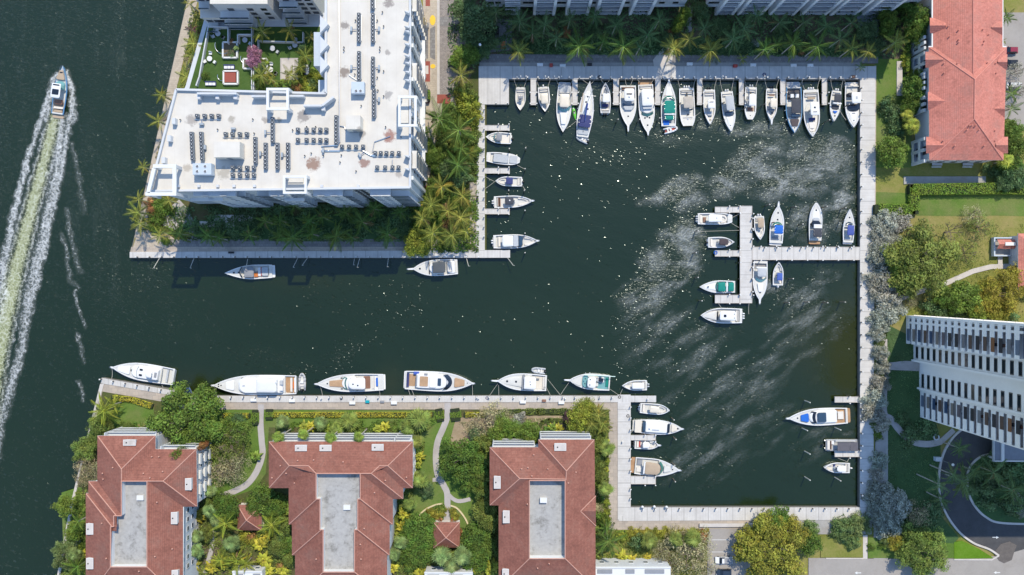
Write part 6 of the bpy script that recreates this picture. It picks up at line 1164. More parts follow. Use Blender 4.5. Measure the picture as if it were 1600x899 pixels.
C_f = [e3(f) for f in [[(765,699,'E'),(885,699,'E'),(885,748,'R'),(812,748,'R')],[(765,699,'E'),(812,748,'R'),(765,790,'E')],[(765,790,'E'),(812,748,'R'),(827,748,'R'),(827,790,'E')],[(841,687,'E'),(929,687,'E'),(885,736,'R')],[(841,687,'E'),(885,736,'R'),(885,751,'R'),(841,751,'E')],[(929,687,'E'),(885,736,'R'),(883,751,'R'),(883,873,'R'),(931,920,'E')],[(779,751,'E'),(827,751,'R'),(827,873,'R'),(779,920,'E')],[(827,873,'R'),(883,873,'R'),(931,920,'E'),(779,920,'E')],
  [(931,774,E+.02),(931,799,E+1.75),(907,799,E+1.75)],[(931,823,E+.02),(907,799,E+1.75),(931,799,E+1.75)],[(885,750,'R'),(827,750,'R'),(827,748,'R'),(885,748,'R')]]]
C_c = [tuple(e3(s)) for s in [[(766,700,'E'),(812,748,'R')],[(766,789,'E'),(812,748,'R')],[(812,748,'R'),(885,749,'R')],[(842,688,'E'),(885,736,'R')],[(928,688,'E'),(885,736,'R')],[(885,736,'R'),(884,751,'R')],[(931,775,E+.1),(907,799,E+1.8)],[(931,822,E+.1),(907,799,E+1.8)],[(827,873,'R'),(780,919,'E')],[(883,873,'R'),(930,919,'E')]]]
hC, qC = tiled('tiled_house', 'right red-roofed house with a plain rectangular grey roof well', [(765,699),(841,699),(841,687),(929,687),(931,920),(779,920),(779,790),(765,790)], E, Rr, C_f, C_c, [(827,751),(883,751),(883,873),(827,873)], 13.8, vents=[(834,711),(856,733),(815,733),(825,731),(831,744),(900,738),(919,744),(888,755),(916,755),(824,788),(889,803),(890,825),(858,881),(840,888),(901,881)], boxes=[(875.5,699,3.2,1.9,14.6),(777,754,1.7,3.4,14.6),(791,808,1.7,3.4,14.6),(790,897,1.7,2.6,14.4)], group=HG)
for t_, q_, runs in [(hA, qA, [(160,240,682),(248,303,703)]), (hB, qB, [(424,642,691)]), (hC, qC, [(768,838,700),(843,927,688)])]:
    for x0, x1, yy in runs:
        a, b = q_(x0, yy+3.2, E), q_(x1, yy+3.2, E); yw = a[1]; n = int((b[0]-a[0])/4.2)
        for i in range(4):
            z = .2+i*2.95; ubox(t_, 'balcony_slab', a[0]+.4, b[0]-.4, yw, yw+1.5, z-.1+.0, z+.12, STUCCO) if i else None
            if i: ubox(t_, 'balustrade', a[0]+.45, b[0]-.45, yw+1.42, yw+1.48, z+.12, z+1.0, WHITE)
            for j in range(n): win(t_, a[0]+(b[0]-a[0])*(j+.5)/n, yw+.02, z+1.45, 2.2, 1.9, 'N', False, True)
        for j in range(0, n+1, 4): X = a[0]+.4+(b[0]-a[0]-.8)*j/n; ubox(t_, 'balcony_wall', X-.12, X+.12, yw, yw+1.55, 0, 11.0, STUCCO)
for t_, q_, x, y0, y1, f in [(hA, qA, 308, 706, 788, 'E'), (hA, qA, 287, 796, 900, 'E'), (hB, qB, 645, 694, 760, 'E'), (hC, qC, 765, 703, 786, 'W'), (hC, qC, 930, 692, 900, 'E'), (hB, qB, 420, 694, 760, 'W')]:
    sx = -.66 if f == 'E' else .66; n = int((y1-y0)/14)
    for j in range(n):
        X, Y, _ = q_(x, y0+(y1-y0)*(j+.5)/n, E)
        for i in range(4): win(t_, X+sx+(.08 if f == 'E' else -.08), Y, .2+i*2.95+1.5, 1.5, 1.4, f, False, True)
for i, (y0, y1) in enumerate([(712,728),(738,752),(760,776)]):
    X, Y0, _ = qA(308, y1, E); _, Y1, _ = qA(308, y0, E)
    for k in range(1, 4): ubox(hA, 'balcony_slab', X-.6, X+.35, Y0, Y1, .2+k*2.95-.1, .2+k*2.95+.12, WHITE); ubox(hA, 'balustrade', X+.29, X+.35, Y0, Y1, .2+k*2.95+.12, .2+k*2.95+1.0, WHITE)
for t_, q_, px, py in ((hA, qA, 221, 777), (hB, qB, 543, 792), (hC, qC, 849, 781)): x, y, _ = q_(px, py, 14); ubox(t_, 'roof_hatch', x-1.0, x+1.0, y-.7, y+.7, 12.5, 13.6, WHITE)
# low wings and roofs at the lower edge
def flat_house(name, lab, x0, y0, x1, y1, zt, bits=()):
    a, b = P(x0, y1, zt), P(x1, y0, zt); t = thing(name, lab, 'building', ((a[0]+b[0])/2, (a[1]+b[1])/2, GZ)); w, d = (b[0]-a[0])/2, (b[1]-a[1])/2
    ubox(t, 'wall', -w, w, -d, d, 0, zt-GZ-.3, STUCCO); ubox(t, 'roof', -w-.15, w+.15, -d, d+.15, zt-GZ-.3, zt-GZ, WHITE); ubox(t, 'parapet', -w-.15, w+.15, d-.25, d+.15, zt-GZ, zt-GZ+.35, WHITE)
    n = max(1, int(w/2))
    for j in range(n): win(t, -w+2*w*(j+.5)/n, d+.02, (zt-GZ)/2, 1.5, 1.4, 'N', False, True)
    for f0, f1, m in bits: ubox(t, 'skylight', -w+2*w*f0, -w+2*w*f1, d-1.9, d-.7, zt-GZ, zt-GZ+.25, m)
flat_house('terraced_roof', 'white flat roof at the lower edge between the right red house and the parking court', 931, 886, 1047, 940, 8, [(.02,.22,GREY),(.4,.52,GREY),(.66,.92,GREY)])
flat_house('terraced_roof', 'white flat roof cut by the lower edge right of the middle red house', 664, 894.5, 738, 940, 6, [(.05,.3,GREY),(.5,.8,GREY)])
flat_house('terraced_roof', 'small white roof at the lower edge between the left and middle red houses', 364, 893, 409, 940, 6, [(.1,.35,GREY),(.7,.95,GREY)])
def gazebo(x0, y0, x1, y1, lab):
    c = P((x0+x1)/2, (y0+y1)/2, 4); t = thing('garden_pavilion', lab, 'pavilion', (c[0], c[1], GZ), 0, 'garden pavilions'); a, b = P(x0, y1, 4.0), P(x1, y0, 4.0); w, d = (b[0]-a[0])/2, (b[1]-a[1])/2
    cs = [(-w,-d,2.8),(w,-d,2.8),(w,d,2.8),(-w,d,2.8)]; ap = (0,0,5.2)
    for i in range(4): mb = MB(); mb.poly([cs[i], cs[(i+1)%4], ap]); mb.obj('roof_slope', TILE, t); mb = MB(); mb.tube(Vector(cs[i])+Vector((0,0,.06)), Vector(ap)+Vector((0,0,.06)), .15, .15, 6); mb.obj('ridge_cap', RIDGE, t); mb = MB(); mb.box(cs[i][0]*.85-.15, cs[i][0]*.85+.15, cs[i][1]*.85-.15, cs[i][1]*.85+.15, 0, 2.9); mb.obj('column', WHITE, t)
    mb = MB(); mb.prism([(-w,-d),(w,-d),(w,d),(-w,d)], 2.6, 2.78); mb.obj('fascia', WHITE, t); mb = MB(); mb.box(-w*.95,w*.95,-d*.95,d*.95,.3,.45); mb.obj('floor', KERB, t); mb = MB(); mb.box(-w*.8,w*.8,-d*.8,-d*.8+.4,.45,.95); mb.obj('bench', TEAK, t)
gazebo(677.5, 816, 718.5, 856, 'square red-tiled pavilion at the end of the winding garden path'); gazebo(371, 789, 409, 829, 'red-tiled pavilion among trees between the left and middle houses')
# pink tiled house at the upper right
PE, PR = 9.2, 13.4
pf = [[(1451,74,PE),(1523,124,PR),(1522,186,PR),(1452,250.5,PE)],[(1573,74,PE),(1568,250.5,PE),(1522,186,PR),(1523,124,PR)],[(1452,250.5,PE),(1522,186,PR),(1568,250.5,PE)],[(1451,74,PE),(1573,74,PE),(1523,124,PR)],[(1457,-80,PE-.1),(1520.5,-80,PR-.7),(1520.5,122,PR-.7),(1457,122,PE-.1)],[(1567,-80,PE-.1),(1567,122,PE-.1),(1520.5,122,PR-.7),(1520.5,-80,PR-.7)]]
for x0, x1, y, hh in [(1446,1474,93.5,12.5),(1574,1559,97,12),(1450,1478,158,14),(1570,1552,170,14),(1447,1474,227,13),(1575,1556,227,13),(1453,1478,40,12),(1566,1549,43,12)]:
    zr_ = PE+1.6; pf += [[(x0,y-hh,PE+.05),(x0,y,zr_),(x1,y,zr_),(x1,y-hh,PE+.05)],[(x0,y+hh,PE+.05),(x1,y+hh,PE+.05),(x1,y,zr_),(x0,y,zr_)]]
pc = [((1452,75,PE),(1523,124,PR)),((1572,75,PE),(1523,124,PR)),((1523,124,PR),(1522,186,PR)),((1453,250,PE),(1522,186,PR)),((1567,250,PE),(1522,186,PR)),((1520.5,-80,PR-.7),(1520.5,116,PR-.7))]
hP, qP = tiled('tiled_house', 'long pink tiled house in the upper right corner', [(1456,-80),(1568,-80),(1568,72),(1573,72),(1568,250.5),(1452,250.5),(1451,72),(1456,72)], PE, PR, pf, pc, m=TILEP, mr=RIDGEP, vents=[(1475,99),(1475,114),(1482,41),(1484,57),(1536,46),(1545,54),(1538,64),(1536,69),(1556,99),(1557,114),(1496,99),(1543,98),(1511,203),(1530,203),(1492,228),(1538,228),(1474,220),(1555,204),(1555,220),(1498,47),(1498,62),(1498,66),(1515,196),(1519,196),(1525,196)])
for i, (y0, y1) in enumerate([(55,72),(80,112),(118,135),(150,170),(215,250)]):
    X, Y0, _ = qP(1451, y1, PE); _, Y1, _ = qP(1451, y0, PE)
    for k in range(2): ubox(hP, 'balcony_slab', X-.5, X+.7, Y0, Y1, .3+k*3.3-.1, .3+k*3.3+.12, STUCCOB); ubox(hP, 'balustrade', X-.5, X-.42, Y0, Y1, .3+k*3.3+.12, .3+k*3.3+1.0, WHITE)
    for yy in (Y0, (Y0+Y1)/2, Y1): ubox(hP, 'balcony_column', X-.55, X+.1, yy-.45, yy+.45, 0, 6.6, STUCCO)
    win(hP, X+.58, (Y0+Y1)/2, 2.0, 2.6, 2.0, 'W', True); win(hP, X+.58, (Y0+Y1)/2, 5.2, 2.6, 2.0, 'W', True)
for px in (1470,1490,1510,1530,1550): X, Y, _ = qP(px, 250.5, PE); win(hP, X, Y+.58, 2.0, 1.5, 1.4, 'S', True); win(hP, X, Y+.58, 5.2, 1.5, 1.4, 'S', True)
# house at the right edge with porch
hR, qR = tiled('tiled_house', 'pink tiled house cut by the right picture edge beside the lawn', [(1591,365),(1700,365),(1700,455),(1591,455)], 6, 9, [[(1591,365,6),(1640,410,9),(1640,411,9),(1591,455,6)],[(1591,365,6),(1700,365,6),(1640,410,9)],[(1591,455,6),(1640,411,9),(1700,455,6)],[(1700,365,6),(1700,455,6),(1640,411,9),(1640,410,9)]], [], m=TILEP, mr=RIDGEP)
t = thing('entrance_porch', 'grey walled porch with a little tiled roof at the right edge', 'porch', P(1568, 386, GZ)); c = t.location
def tp(px, py, z=GZ): p = P(px, py, z); return (p[0]-c[0], p[1]-c[1])
a, b = tp(1547.5,401), tp(1591,371.5); ubox(t, 'floor', a[0], b[0], a[1], b[1], .2, .45, CONCG)
for q in ((a[0],a[0]+.4,a[1],b[1]),(a[0]+.4,b[0],b[1]-.4,b[1]),(a[0]+.4,a[0]+5,a[1],a[1]+.4)): ubox(t, 'porch_wall', q[0], q[1], q[2], q[3], .45, 1.6, STUCCOB)
a, b = tp(1557,389,3.4), tp(1585,374.5,3.4)
mb = MB(); my = (a[1]+b[1])/2; mb.add([(a[0],a[1],2.5),(b[0],a[1],2.5),(b[0],my,3.4),(a[0],my,3.4),(a[0],b[1],2.5),(b[0],b[1],2.5)], [(0,1,2,3),(3,2,5,4)]); mb.obj('porch_roof', TILEP, t); ubox(t, 'skylight', a[0]+1.8, b[0]-.5, my-.5, my+.5, 3.35, 3.55, WHITE)
for x in (a[0]+.3, b[0]-.3):
    for y in (a[1]+.3, b[1]-.3): ubox(t, 'porch_post', x-.12, x+.12, y-.12, y+.12, .45, 2.55, WHITE)
# ------------------------------------------------------------------ balcony tower at the right
TOWERW = M('tower_white', (.83,.80,.76), .7, .04, .2)
TB = [M('shutter_brown', (.10,.065,.05), .6, .1), M('shutter_grey', (.16,.16,.17), .6, .1), M('shutter_navy', (.03,.06,.12), .5, .1), M('shutter_taupe', (.19,.165,.145), .6, .1), M('shutter_black', (.03,.03,.035), .5, .1), M('shutter_plum', (.12,.10,.11), .6, .1), M('shutter_rust', (.20,.09,.04), .6, .1), M('shutter_slate', (.13,.16,.21), .6, .1)]
tw = thing('apartment_tower', 'white balcony tower with rows of narrow windows, seen from above at the right edge', 'tower', P(1520, 570, GZ)); c = tw.location
def ty(py): return P(0, py, GZ)[1]-c[1]
def tx(px): return P(px, 0, GZ)[0]-c[0]
X1, X2, X3, X4 = tx(1415.5), tx(1427), tx(1436), tx(1437.5); XE = tx(1780); TOP = 49.0
mb = MB(); mb.prism([(X1+2.2,ty(537)),(XE,ty(537)),(XE,ty(524)),(X1+2.2,ty(495.5))], 0, TOP); mb.obj('wall', TOWERW, tw); ubox(tw, 'wall', X2, XE, ty(565), ty(537.2), 0, TOP, TOWERW); ubox(tw, 'wall', X3, XE, ty(611), ty(565.2), 0, TOP, TOWERW); ubox(tw, 'wall', X4+2.2, XE, ty(652), ty(611.2), 0, TOP, TOWERW)
mb = MB(); mb.prism([(X1-.2,ty(652)),(XE,ty(652)),(XE,ty(523)),(X1-.2,ty(493))], TOP, TOP+.5); mb.obj('roof', ROOFW, tw)
ubox(tw, 'pilaster', X2-.7, X2+.1, ty(564.6), ty(561.6), 0, TOP, TOWERW); ubox(tw, 'pilaster', X3-.7, X3+.1, ty(608), ty(605), 0, TOP, TOWERW); ubox(tw, 'corner_column', X1, X1+2.2, ty(496.5), ty(493), 0, TOP, TOWERW); ubox(tw, 'corner_column', X4, X4+2.2, ty(652), ty(650.5), 0, TOP, TOWERW); ubox(tw, 'corner_column', X4, X4+2.2, ty(612.5), ty(611), 0, TOP, TOWERW)

for i in range(17):
    z = .3+i*2.82; m1, m2 = random.choice(TB), random.choice(TB)
    for (xx, y0, y1, flip) in ((X1, 496.5, 537, False), (X4, 612.5, 650.5, True)):
        L = y1-y0; f = lambda u: ty(y0+u*L) if not flip else ty(y1-u*L)
        def bb(nm, u0, u1, za, zb, m, d0=0, d1=.25): q = sorted((f(u0), f(u1))); ubox(tw, nm, xx+d0, xx+d1, q[0]+.01, q[1]-.01, z+za, z+zb, m)
        bb('balcony_slab', 0, 1, -.12, .12, TOWERW, -.05, 2.2); bb('parapet', .0, .42, .12, 1.45, TOWERW, 0, .18); bb('balustrade', .42, .88, .12, 1.4, m1, .04, .12); bb('parapet_end', .88, 1, .12, 1.45, TOWERW, 0, .18)
        bb('shutter_wall', .02, .99, .12, 2.68, m2, 2.1, 2.19)
        if not flip: bb('screen_column', .14, .22, 1.45, 2.69, TOWERW, 0, .5); bb('screen_column', .02, .04, 1.45, 2.69, TOWERW, 0, .5)
        if random.random() < .3: q = f(.65); ubox(tw, 'balcony_chair', xx+.8, xx+1.5, q-.4, q+.4, z+.12, z+.9, random.choice([TOWERW, BROWNV, DARKC]))
    win(tw, X2-.02, ty(550), z+1.7, 3.6, 1.2, 'W', True); win(tw, X3-.02, ty(594), z+1.7, 4.2, 1.2, 'W', True)
    mb = MB(); mb.prism([(X1+2.25,ty(495.2)),(X1+2.25,ty(492.2)),(XE,ty(520.5)),(XE,ty(523.7))], z-.1, z+.15); mb.obj('north_ledge', TOWERW, tw)
t = thing('entrance_canopy', 'grey entrance canopy with white edge beam beside the turning driveway', 'canopy', P(1590, 705, GZ)); c = t.location
a, b = tp(1553,719.5,5), tp(1720,672,5); ubox(t, 'canopy_roof', a[0], b[0], a[1], b[1], 3.6, 3.9, M('canopy_grey', (.20,.22,.26), .8, .1)); ubox(t, 'edge_beam', a[0]-.1, b[0], a[1]-.35, a[1], 3.4, 4.2, WHITE); ubox(t, 'cross_beam', a[0]+2.0, a[0]+2.9, a[1], b[1], 3.9, 4.25, WHITE); ubox(t, 'edge_beam', a[0]-.3, a[0], a[1]-.35, b[1], 3.4, 4.1, STUCCO)
for x in (a[0]+.5, a[0]+9, a[0]+18):
    for y in (a[1]+.5, b[1]-.5): ubox(t, 'canopy_column', x-.3, x+.3, y-.3, y+.3, 0, 3.6, WHITE)
# ------------------------------------------------------------------ cars, lamps
def car(px, py, rz, m, lab, pickup=False):
    t = thing('parked_car', lab, 'car', P(px, py, GZ+.25), rz); L, W = (5.4, 1.95) if pickup else (4.6, 1.85)
    prof = [(-L/2,.35),(-L/2,.85),(-L/2+.2,.95),(L/2-1.3,.95),(L/2-.25,.8),(L/2,.6),(L/2,.35)]; mb = MB(); n = len(prof)
    for s, k in ((-1,.94),(-1,1),(1,1),(1,.94)): mb.v += [(x*(1 if abs(k) == 1 else .985), s*W/2*k, z) for x, z in prof]
    for j in range(3): mb.f += [(j*n+i, j*n+(i+1)%n, (j+1)*n+(i+1)%n, (j+1)*n+i) for i in range(n)]
    mb.f += [tuple(range(n-1,-1,-1)), tuple(range(3*n,4*n))]; mb.m = [0]*len(mb.f); mb.obj('body', m, t)
    x0, x1 = (-.2, 1.5) if pickup else (-1.9, 1.2); mb = MB(); lo = [(x0,-W*.46,.95),(x1,-W*.46,.95),(x1,W*.46,.95),(x0,W*.46,.95)]; hi = [(x0+.3,-W*.38,1.5),(x1-.7,-W*.38,1.5),(x1-.7,W*.38,1.5),(x0+.3,W*.38,1.5)]
    mb.add(lo+hi, [(0,1,5,4),(1,2,6,5),(2,3,7,6),(3,0,4,7)]); cb = mb.obj('glasshouse', GLASS, t); mb = MB(); mb.box(x0+.32,x1-.72,-W*.375,W*.375,1.49,1.54); mb.obj('roof_panel', m, t)
    if pickup: mb = MB(); mb.box(-L/2+.15,x0-.1,-W*.42,W*.42,.96,.99); mb.obj('truck_bed', GREY, t)
    for x in (-L*.31, L*.31):
        for s in (-1, 1): mb = MB(); mb.tube((x,s*(W/2-.22),.34),(x,s*(W/2+.02),.34),.34,.34,14); w_ = mb.obj('wheel', BLACK, t); mb = MB(); mb.tube((x,s*(W/2+.02),.34),(x,s*(W/2+.035),.34),.2,.2,10); mb.obj('rim', STEEL, w_)
    for s in (-1, 1): mb = MB(); mb.box(L/2-.06,L/2+.02,s*W*.36-.18,s*W*.36+.18,.6,.74); mb.obj('headlight', GEL, t); mb = MB(); mb.box(-L/2-.02,-L/2+.04,s*W*.38-.14,s*W*.38+.14,.65,.8); mb.obj('tail_light', RED, t); mb = MB(); mb.box(.75,.95,s*(W/2+.02)-.02,s*(W/2+.18),.92,1.06) if s > 0 else mb.box(.75,.95,-(W/2+.2),-(W/2),.92,1.06); mb.obj('wing_mirror', m, t)
CARW = M('white_car_paint', (.75,.75,.74), .25, .03); CARD = M('navy_car_paint', (.03,.045,.07), .2, .1); CARR = M('red_car_paint', (.25,.03,.05), .2, .1); CARB = M('black_car_paint', (.025,.027,.03), .2, .1)
car(1130,874,math.pi,CARW,'white pickup truck in the parking court at the bottom', True); car(1130,893,math.pi,CARD,'dark blue car below the white pickup at the bottom edge'); car(1576,80,math.pi,CARR,'dark red car beside the pink tiled house'); car(1576,100,math.pi,CARB,'black car below the red one beside the pink tiled house'); car(768,50,math.pi,CARB,'black car in the shade on the drive left of the north blocks'); car(1582,135,0,CARW,'white car half under palms beside the pink tiled house')
def lamp(px, py, lab, h=5.0):
    x, y, _ = P(px, py, GZ+h); t = thing('street_lamp', lab, 'street lamp', (x, y, GZ)); mb = MB(); mb.tube((0,0,0),(0,0,h-.3),.09,.06,8); mb.obj('pole', STEEL, t); mb = MB(); mb.ball((0,0,h), .45, .8, 12, 7); mb.obj('globe', GEL, t)
lamp(750,70,'white globe street lamp in the shaded bushes left of the north dock'); lamp(1489,726.5,'slim street lamp leaning over the kerb of the driveway', 6.0)
t = thing('loop_sign', 'white round plant ring on the shaded lawn by the tower', 'planter ring', P(1462, 683, GZ+.1)); mb = MB(); mb.path([(.8*math.cos(a), .8*math.sin(a), .35) for a in [i*2*math.pi/16 for i in range(17)]], .22, 6); mb.obj('rim', STUCCO, t); mb = MB(); mb.tube((0,0,.1),(0,0,.3),.7,.7,14); mb.obj('soil', MULCH, t)
t = thing('utility_box', 'pale green utility box on the lawn beside the driveway', 'utility box', P(1463, 716.5, GZ+.1)); mb = MB(); mb.box(-.9,.9,-.6,.6,0,1.1); mb.obj('cabinet', STUCCOB, t); mb = MB(); mb.box(-.95,.95,-.65,.65,1.1,1.2); mb.obj('lid', STUCCO, t)
for px in (1462,1510):
    t = thing('picnic_table', 'picnic table with chairs on the shaded lawn, '+('left' if px == 1462 else 'right')+' of the two below the pink house', 'table', P(px, 257.5, GZ+.1)); mb = MB(); mb.box(-1.6,1.6,-.4,.4,.7,.76); mb.obj('tabletop', LGREY, t)
    for x in (-1.4,1.4): mb = MB(); mb.box(x-.06,x+.06,-.3,.3,0,.7); mb.obj('leg', STEEL, t)
    for s in (-1,1): mb = MB(); mb.box(-1.5,1.5,s*.8-.15,s*.8+.15,.4,.46); mb.obj('bench', GEL, t)
# ------------------------------------------------------------------ plants: shared leaf meshes
def leaf_mesh(name, V, quads, tint, m, tri=False):
    me = bpy.data.meshes.new(name); V = np.asarray(V, np.float32); q = np.asarray(quads, np.int32); k = q.shape[1]
    me.vertices.add(len(V)); me.vertices.foreach_set('co', V.ravel()); me.loops.add(q.size); me.loops.foreach_set('vertex_index', q.ravel()); me.polygons.add(len(q))
    me.polygons.foreach_set('loop_start', np.arange(0, q.size, k)); me.polygons.foreach_set('loop_total', np.full(len(q), k)); me.update(calc_edges=True)
    a = me.attributes.new('tint', 'FLOAT', 'FACE'); a.data.foreach_set('value', np.asarray(tint, np.float32)); me.materials.append(m); return me
def unit(v): return v/(np.linalg.norm(v, axis=-1, keepdims=True)+1e-9)
def leaf_quads(C, N, size, r, asp=.6):
    "rhombic leaves at C facing N"
    n = len(C); a = unit(r.normal(size=(n,3))); u = unit(np.cross(N, a)); v = np.cross(N, u); s = size*(.65+.7*r.random((n,1)))
    V = np.stack([C-u*s, C-v*s*asp, C+u*s, C+v*s*asp], 1).reshape(-1, 3); return V, np.arange(4*n).reshape(-1, 4)
def crown_mesh(name, seed, nclump, per, size, spread=.30, dome=.75, hollow=.45, gap=0.0, asp=.6):
    "unit crown (radius 1, z from 0 to about 1) built from clumps of leaves"
    r = np.random.default_rng(seed); C = []
    while len(C) < nclump:
        p = r.uniform(-1, 1, 3); d = math.hypot(p[0], p[1]); lim = 1 - .18*math.sin(5*math.atan2(p[1], p[0])+seed) - .12*math.sin(9*math.atan2(p[1], p[0])+2*seed)
        rad = math.sqrt(p[0]**2+p[1]**2+(max(0, p[2])/1.0)**2)
        if p[2] > -.15 and hollow < rad < lim*.86 and all(np.linalg.norm(p-c[:3]) > gap for c in C): C.append(np.array([*p]))
    C = np.array(C); cs = r.uniform(.65, 1.25, nclump)*spread; ct = r.uniform(.2, .8, nclump); Vs = []; T = []
    cen = np.repeat(C, per, 0); rad = np.repeat(cs, per)[:, None]; d = unit(r.normal(size=(nclump*per, 3)) + np.array([0,0,.35]))
    p = cen + d*rad*(.55+.5*r.random((len(cen),1))**.5)*np.array([1,1,.8]); N = unit(d*.75 + r.normal(size=d.shape)*.55 + np.array([0,0,.35]))
    V, q = leaf_quads(p, N, size, r, asp); V[:,2] = (V[:,2]+.15)*dome; t = np.clip(np.repeat(ct, per)+r.normal(size=len(p))*.2, 0, 1); return leaf_mesh(name, V, q, t, FOLI)
CROWN = [crown_mesh('crown', i+1, 64, 80, .052) for i in range(3)]
CBIG = [crown_mesh('crown', i+11, 170, 75, .032, .185, .7, .5) for i in range(2)]
CSHRUB = [crown_mesh('crown', i+21, 22, 46, .095, .42, .8, .2) for i in range(3)]
CSPARSE = [crown_mesh('crown', i+31, 46, 26, .045, .26, .8, .3, .1, .45) for i in range(2)]
CSILVER = [crown_mesh('crown', i+41, 90, 46, .060, .25, .55, .25, 0, .5) for i in range(2)]
def blade_crown(name, seed, n, L0, wid, droop, segs=3, up=(10, 75), m=None):
    "broad arching blades from one centre"
    r = np.random.default_rng(seed); V = []; Q = []; T = []
    for i in range(n):
        az = i*2.39996+r.normal()*.2; el = math.radians(up[0]+(up[1]-up[0])*(1-i/n)*r.uniform(.8,1.1)); L = L0*r.uniform(.75,1.1); tt = r.uniform(.25,.85); ca, sa = math.cos(az), math.sin(az); o = len(V)
        for j in range(segs+1):
            u = j/segs; rr = L*u*math.cos(el)*(1-.1*u); z = L*(u*math.sin(el) - droop*u*u) + .35; w = wid*math.sin(math.pi*min(.98, .12+.85*u))**.8
            V += [(rr*ca-sa*w, rr*sa+ca*w, z-.03), (rr*ca, rr*sa, z+.05), (rr*ca+sa*w, rr*sa-ca*w, z-.03)]
        for j in range(segs):
            for k in (0, 1): a = o+3*j+k; Q.append((a, a+1, a+4, a+3)); T.append(min(1, max(0, tt+r.normal()*.08)))
    return leaf_mesh(name, V, Q, T, m or FOLI2)
CBLADE = [blade_crown('crown', 50+i, 30, .95, .15, .55) for i in range(3)]
def fan_crown(name, seed, n=24):
    r = np.random.default_rng(seed); V = []; Q = []; T = []
    for i in range(n):
        az = i*2.39996+r.normal()*.3; el = math.radians(42-66*(i/n)+r.normal()*9); d = np.array([math.cos(az)*math.cos(el), math.sin(az)*math.cos(el), math.sin(el)]); c = d*(-.14+.68*(i/n)**.6)+np.array([0,0,.34*(1-i/n)]); sde = np.array([-math.sin(az), math.cos(az), 0]); upv = np.cross(d, sde); tt = r.uniform(.2,.95); sz = r.uniform(.75,1.2)
        for k in range(11):
            a = math.radians(-115+23*k); f = d*math.cos(a)+sde*math.sin(a); tip = c+f*(.50*(.75+.25*math.cos(a)))*sz*r.uniform(.85,1.1)+np.array([0,0,-.10]); g_ = np.cross(f, upv)*.045; b = c+f*.22
            o = len(V); V += [c, b+g_, tip, b-g_]; Q.append((o, o+1, o+2, o+3)); T.append(min(1, max(0, tt+r.normal()*.12)))
    V = np.array(V); V[:,2] = V[:,2]*.7+.4; return leaf_mesh(name, V, Q, T, FOLI2)
CFAN = [fan_crown('crown', 60+i) for i in range(3)]
def frond_mesh(seed, droop):
    r = np.random.default_rng(seed); V = []; Q = []; T = []; n = 13
    pt = lambda u: np.array([u*(1-.12*u*droop*2), 0, .22*u-droop*u*u])
    for j in range(4):
        a, b = pt(j/4), pt((j+1)/4); o = len(V); w = .022*(1-j/5); V += [a+(0,w,0), a-(0,w,0), b-(0,w*.8,0), b+(0,w*.8,0)]; Q.append((o,o+1,o+2,o+3)); T.append(.8)
    for i in range(n):
        u = .14+.84*i/(n-1); p = pt(u); L = .30*math.sin(math.pi*(.18+.74*u))**.7
        for s in (1, -1):
            d = np.array([.62+.3*u, s*(.85-.45*u), -.42]); d = d/np.linalg.norm(d); tip = p+d*L*r.uniform(.85,1.1); mid = p+d*L*.45; o = len(V); V += [p, mid+(.026,0,.012), tip, mid-(.03,0,.012)]; Q.append((o,o+1,o+2,o+3)); T.append(min(1, max(0, .5+r.normal()*.2)))
    return leaf_mesh('frond', np.array(V), Q, T, FOLI2)
FROND = [frond_mesh(70, .42), frond_mesh(71, .62), frond_mesh(72, .85)]
def limb_mesh(seed, spread=.55, twigs=0):
    r = random.Random(seed); mb = MB(); mb.tube((0,0,0),(0,0,.4),.045,.032,7)
    def grow(p, d, L, rad, k):
        q = Vector(p)+Vector(d)*L; mb.tube(p, q, rad, rad*.65, 5)
        if k > 0:
            for _ in range(3 if twigs else 2):
                e = (Vector(d)+Vector((r.uniform(-1,1), r.uniform(-1,1), r.uniform(-.1,.7)))*.8).normalized(); grow(q, e, L*.72, rad*.62, k-1)
    for i in range(5):
        a = i*1.2566+r.uniform(-.3,.3); grow((0,0,.33+.03*i), Vector((math.cos(a)*spread*1.5, math.sin(a)*spread*1.5, .8)).normalized(), .27, .024, 3 if twigs else 1)
    return mb.mesh('trunk', BARK)
LIMB = [limb_mesh(1), limb_mesh(2)]; TWIG = limb_mesh(5, .9, 1)
PTR = MB().tube((0,0,0),(0,0,1),.20,.14,7).mesh('trunk', PALMB)
CLR = {'dark':(.115,.19,.075),'green':(.115,.185,.030),'bright':(.17,.245,.040),'olive':(.17,.215,.045),'lime':(.26,.295,.040),'yellow':(.36,.345,.038),'gold':(.31,.285,.042),'hedge':(.22,.33,.045),'hedgey':(.50,.45,.05),'silver':(.36,.365,.305),'dry':(.37,.33,.18),'sage':(.17,.235,.078),'pink':(.40,.19,.29),'rust':(.38,.19,.08),'palm':(.12,.195,.040),'palmy':(.25,.265,.055),'purple':(.14,.07,.08)}
ADJ = {'dark':'dark green','green':'green','bright':'bright green','olive':'olive','lime':'lime green','yellow':'yellow','gold':'golden','silver':'silvery','dry':'brownish','sage':'grey-green','pink':'pink-flowered','rust':'rusty','palm':'green','palmy':'yellowish','purple':'purplish'}
KN = {'palm':('palm_tree','feather palm','palm'),'fan':('fan_palm','round fan palm','palm'),'tree':('tree','leafy tree','tree'),'big':('tree','very large leafy tree','tree'),'shrub':('shrub','shrub','shrub'),'sparse':('tree','thinly leaved tree','tree'),'silver':('shrub','silver-leaved bush','bush'),'blade':('broadleaf_plant','broad-leaved plant','plant'),'bare':('bare_tree','bare leafless tree','tree')}
PL = []
def add(zone, kind, col, pts, h=None):
    for q in pts: PL.append((zone, kind, col, q[0], q[1], q[2], q[3] if len(q) > 3 else h))
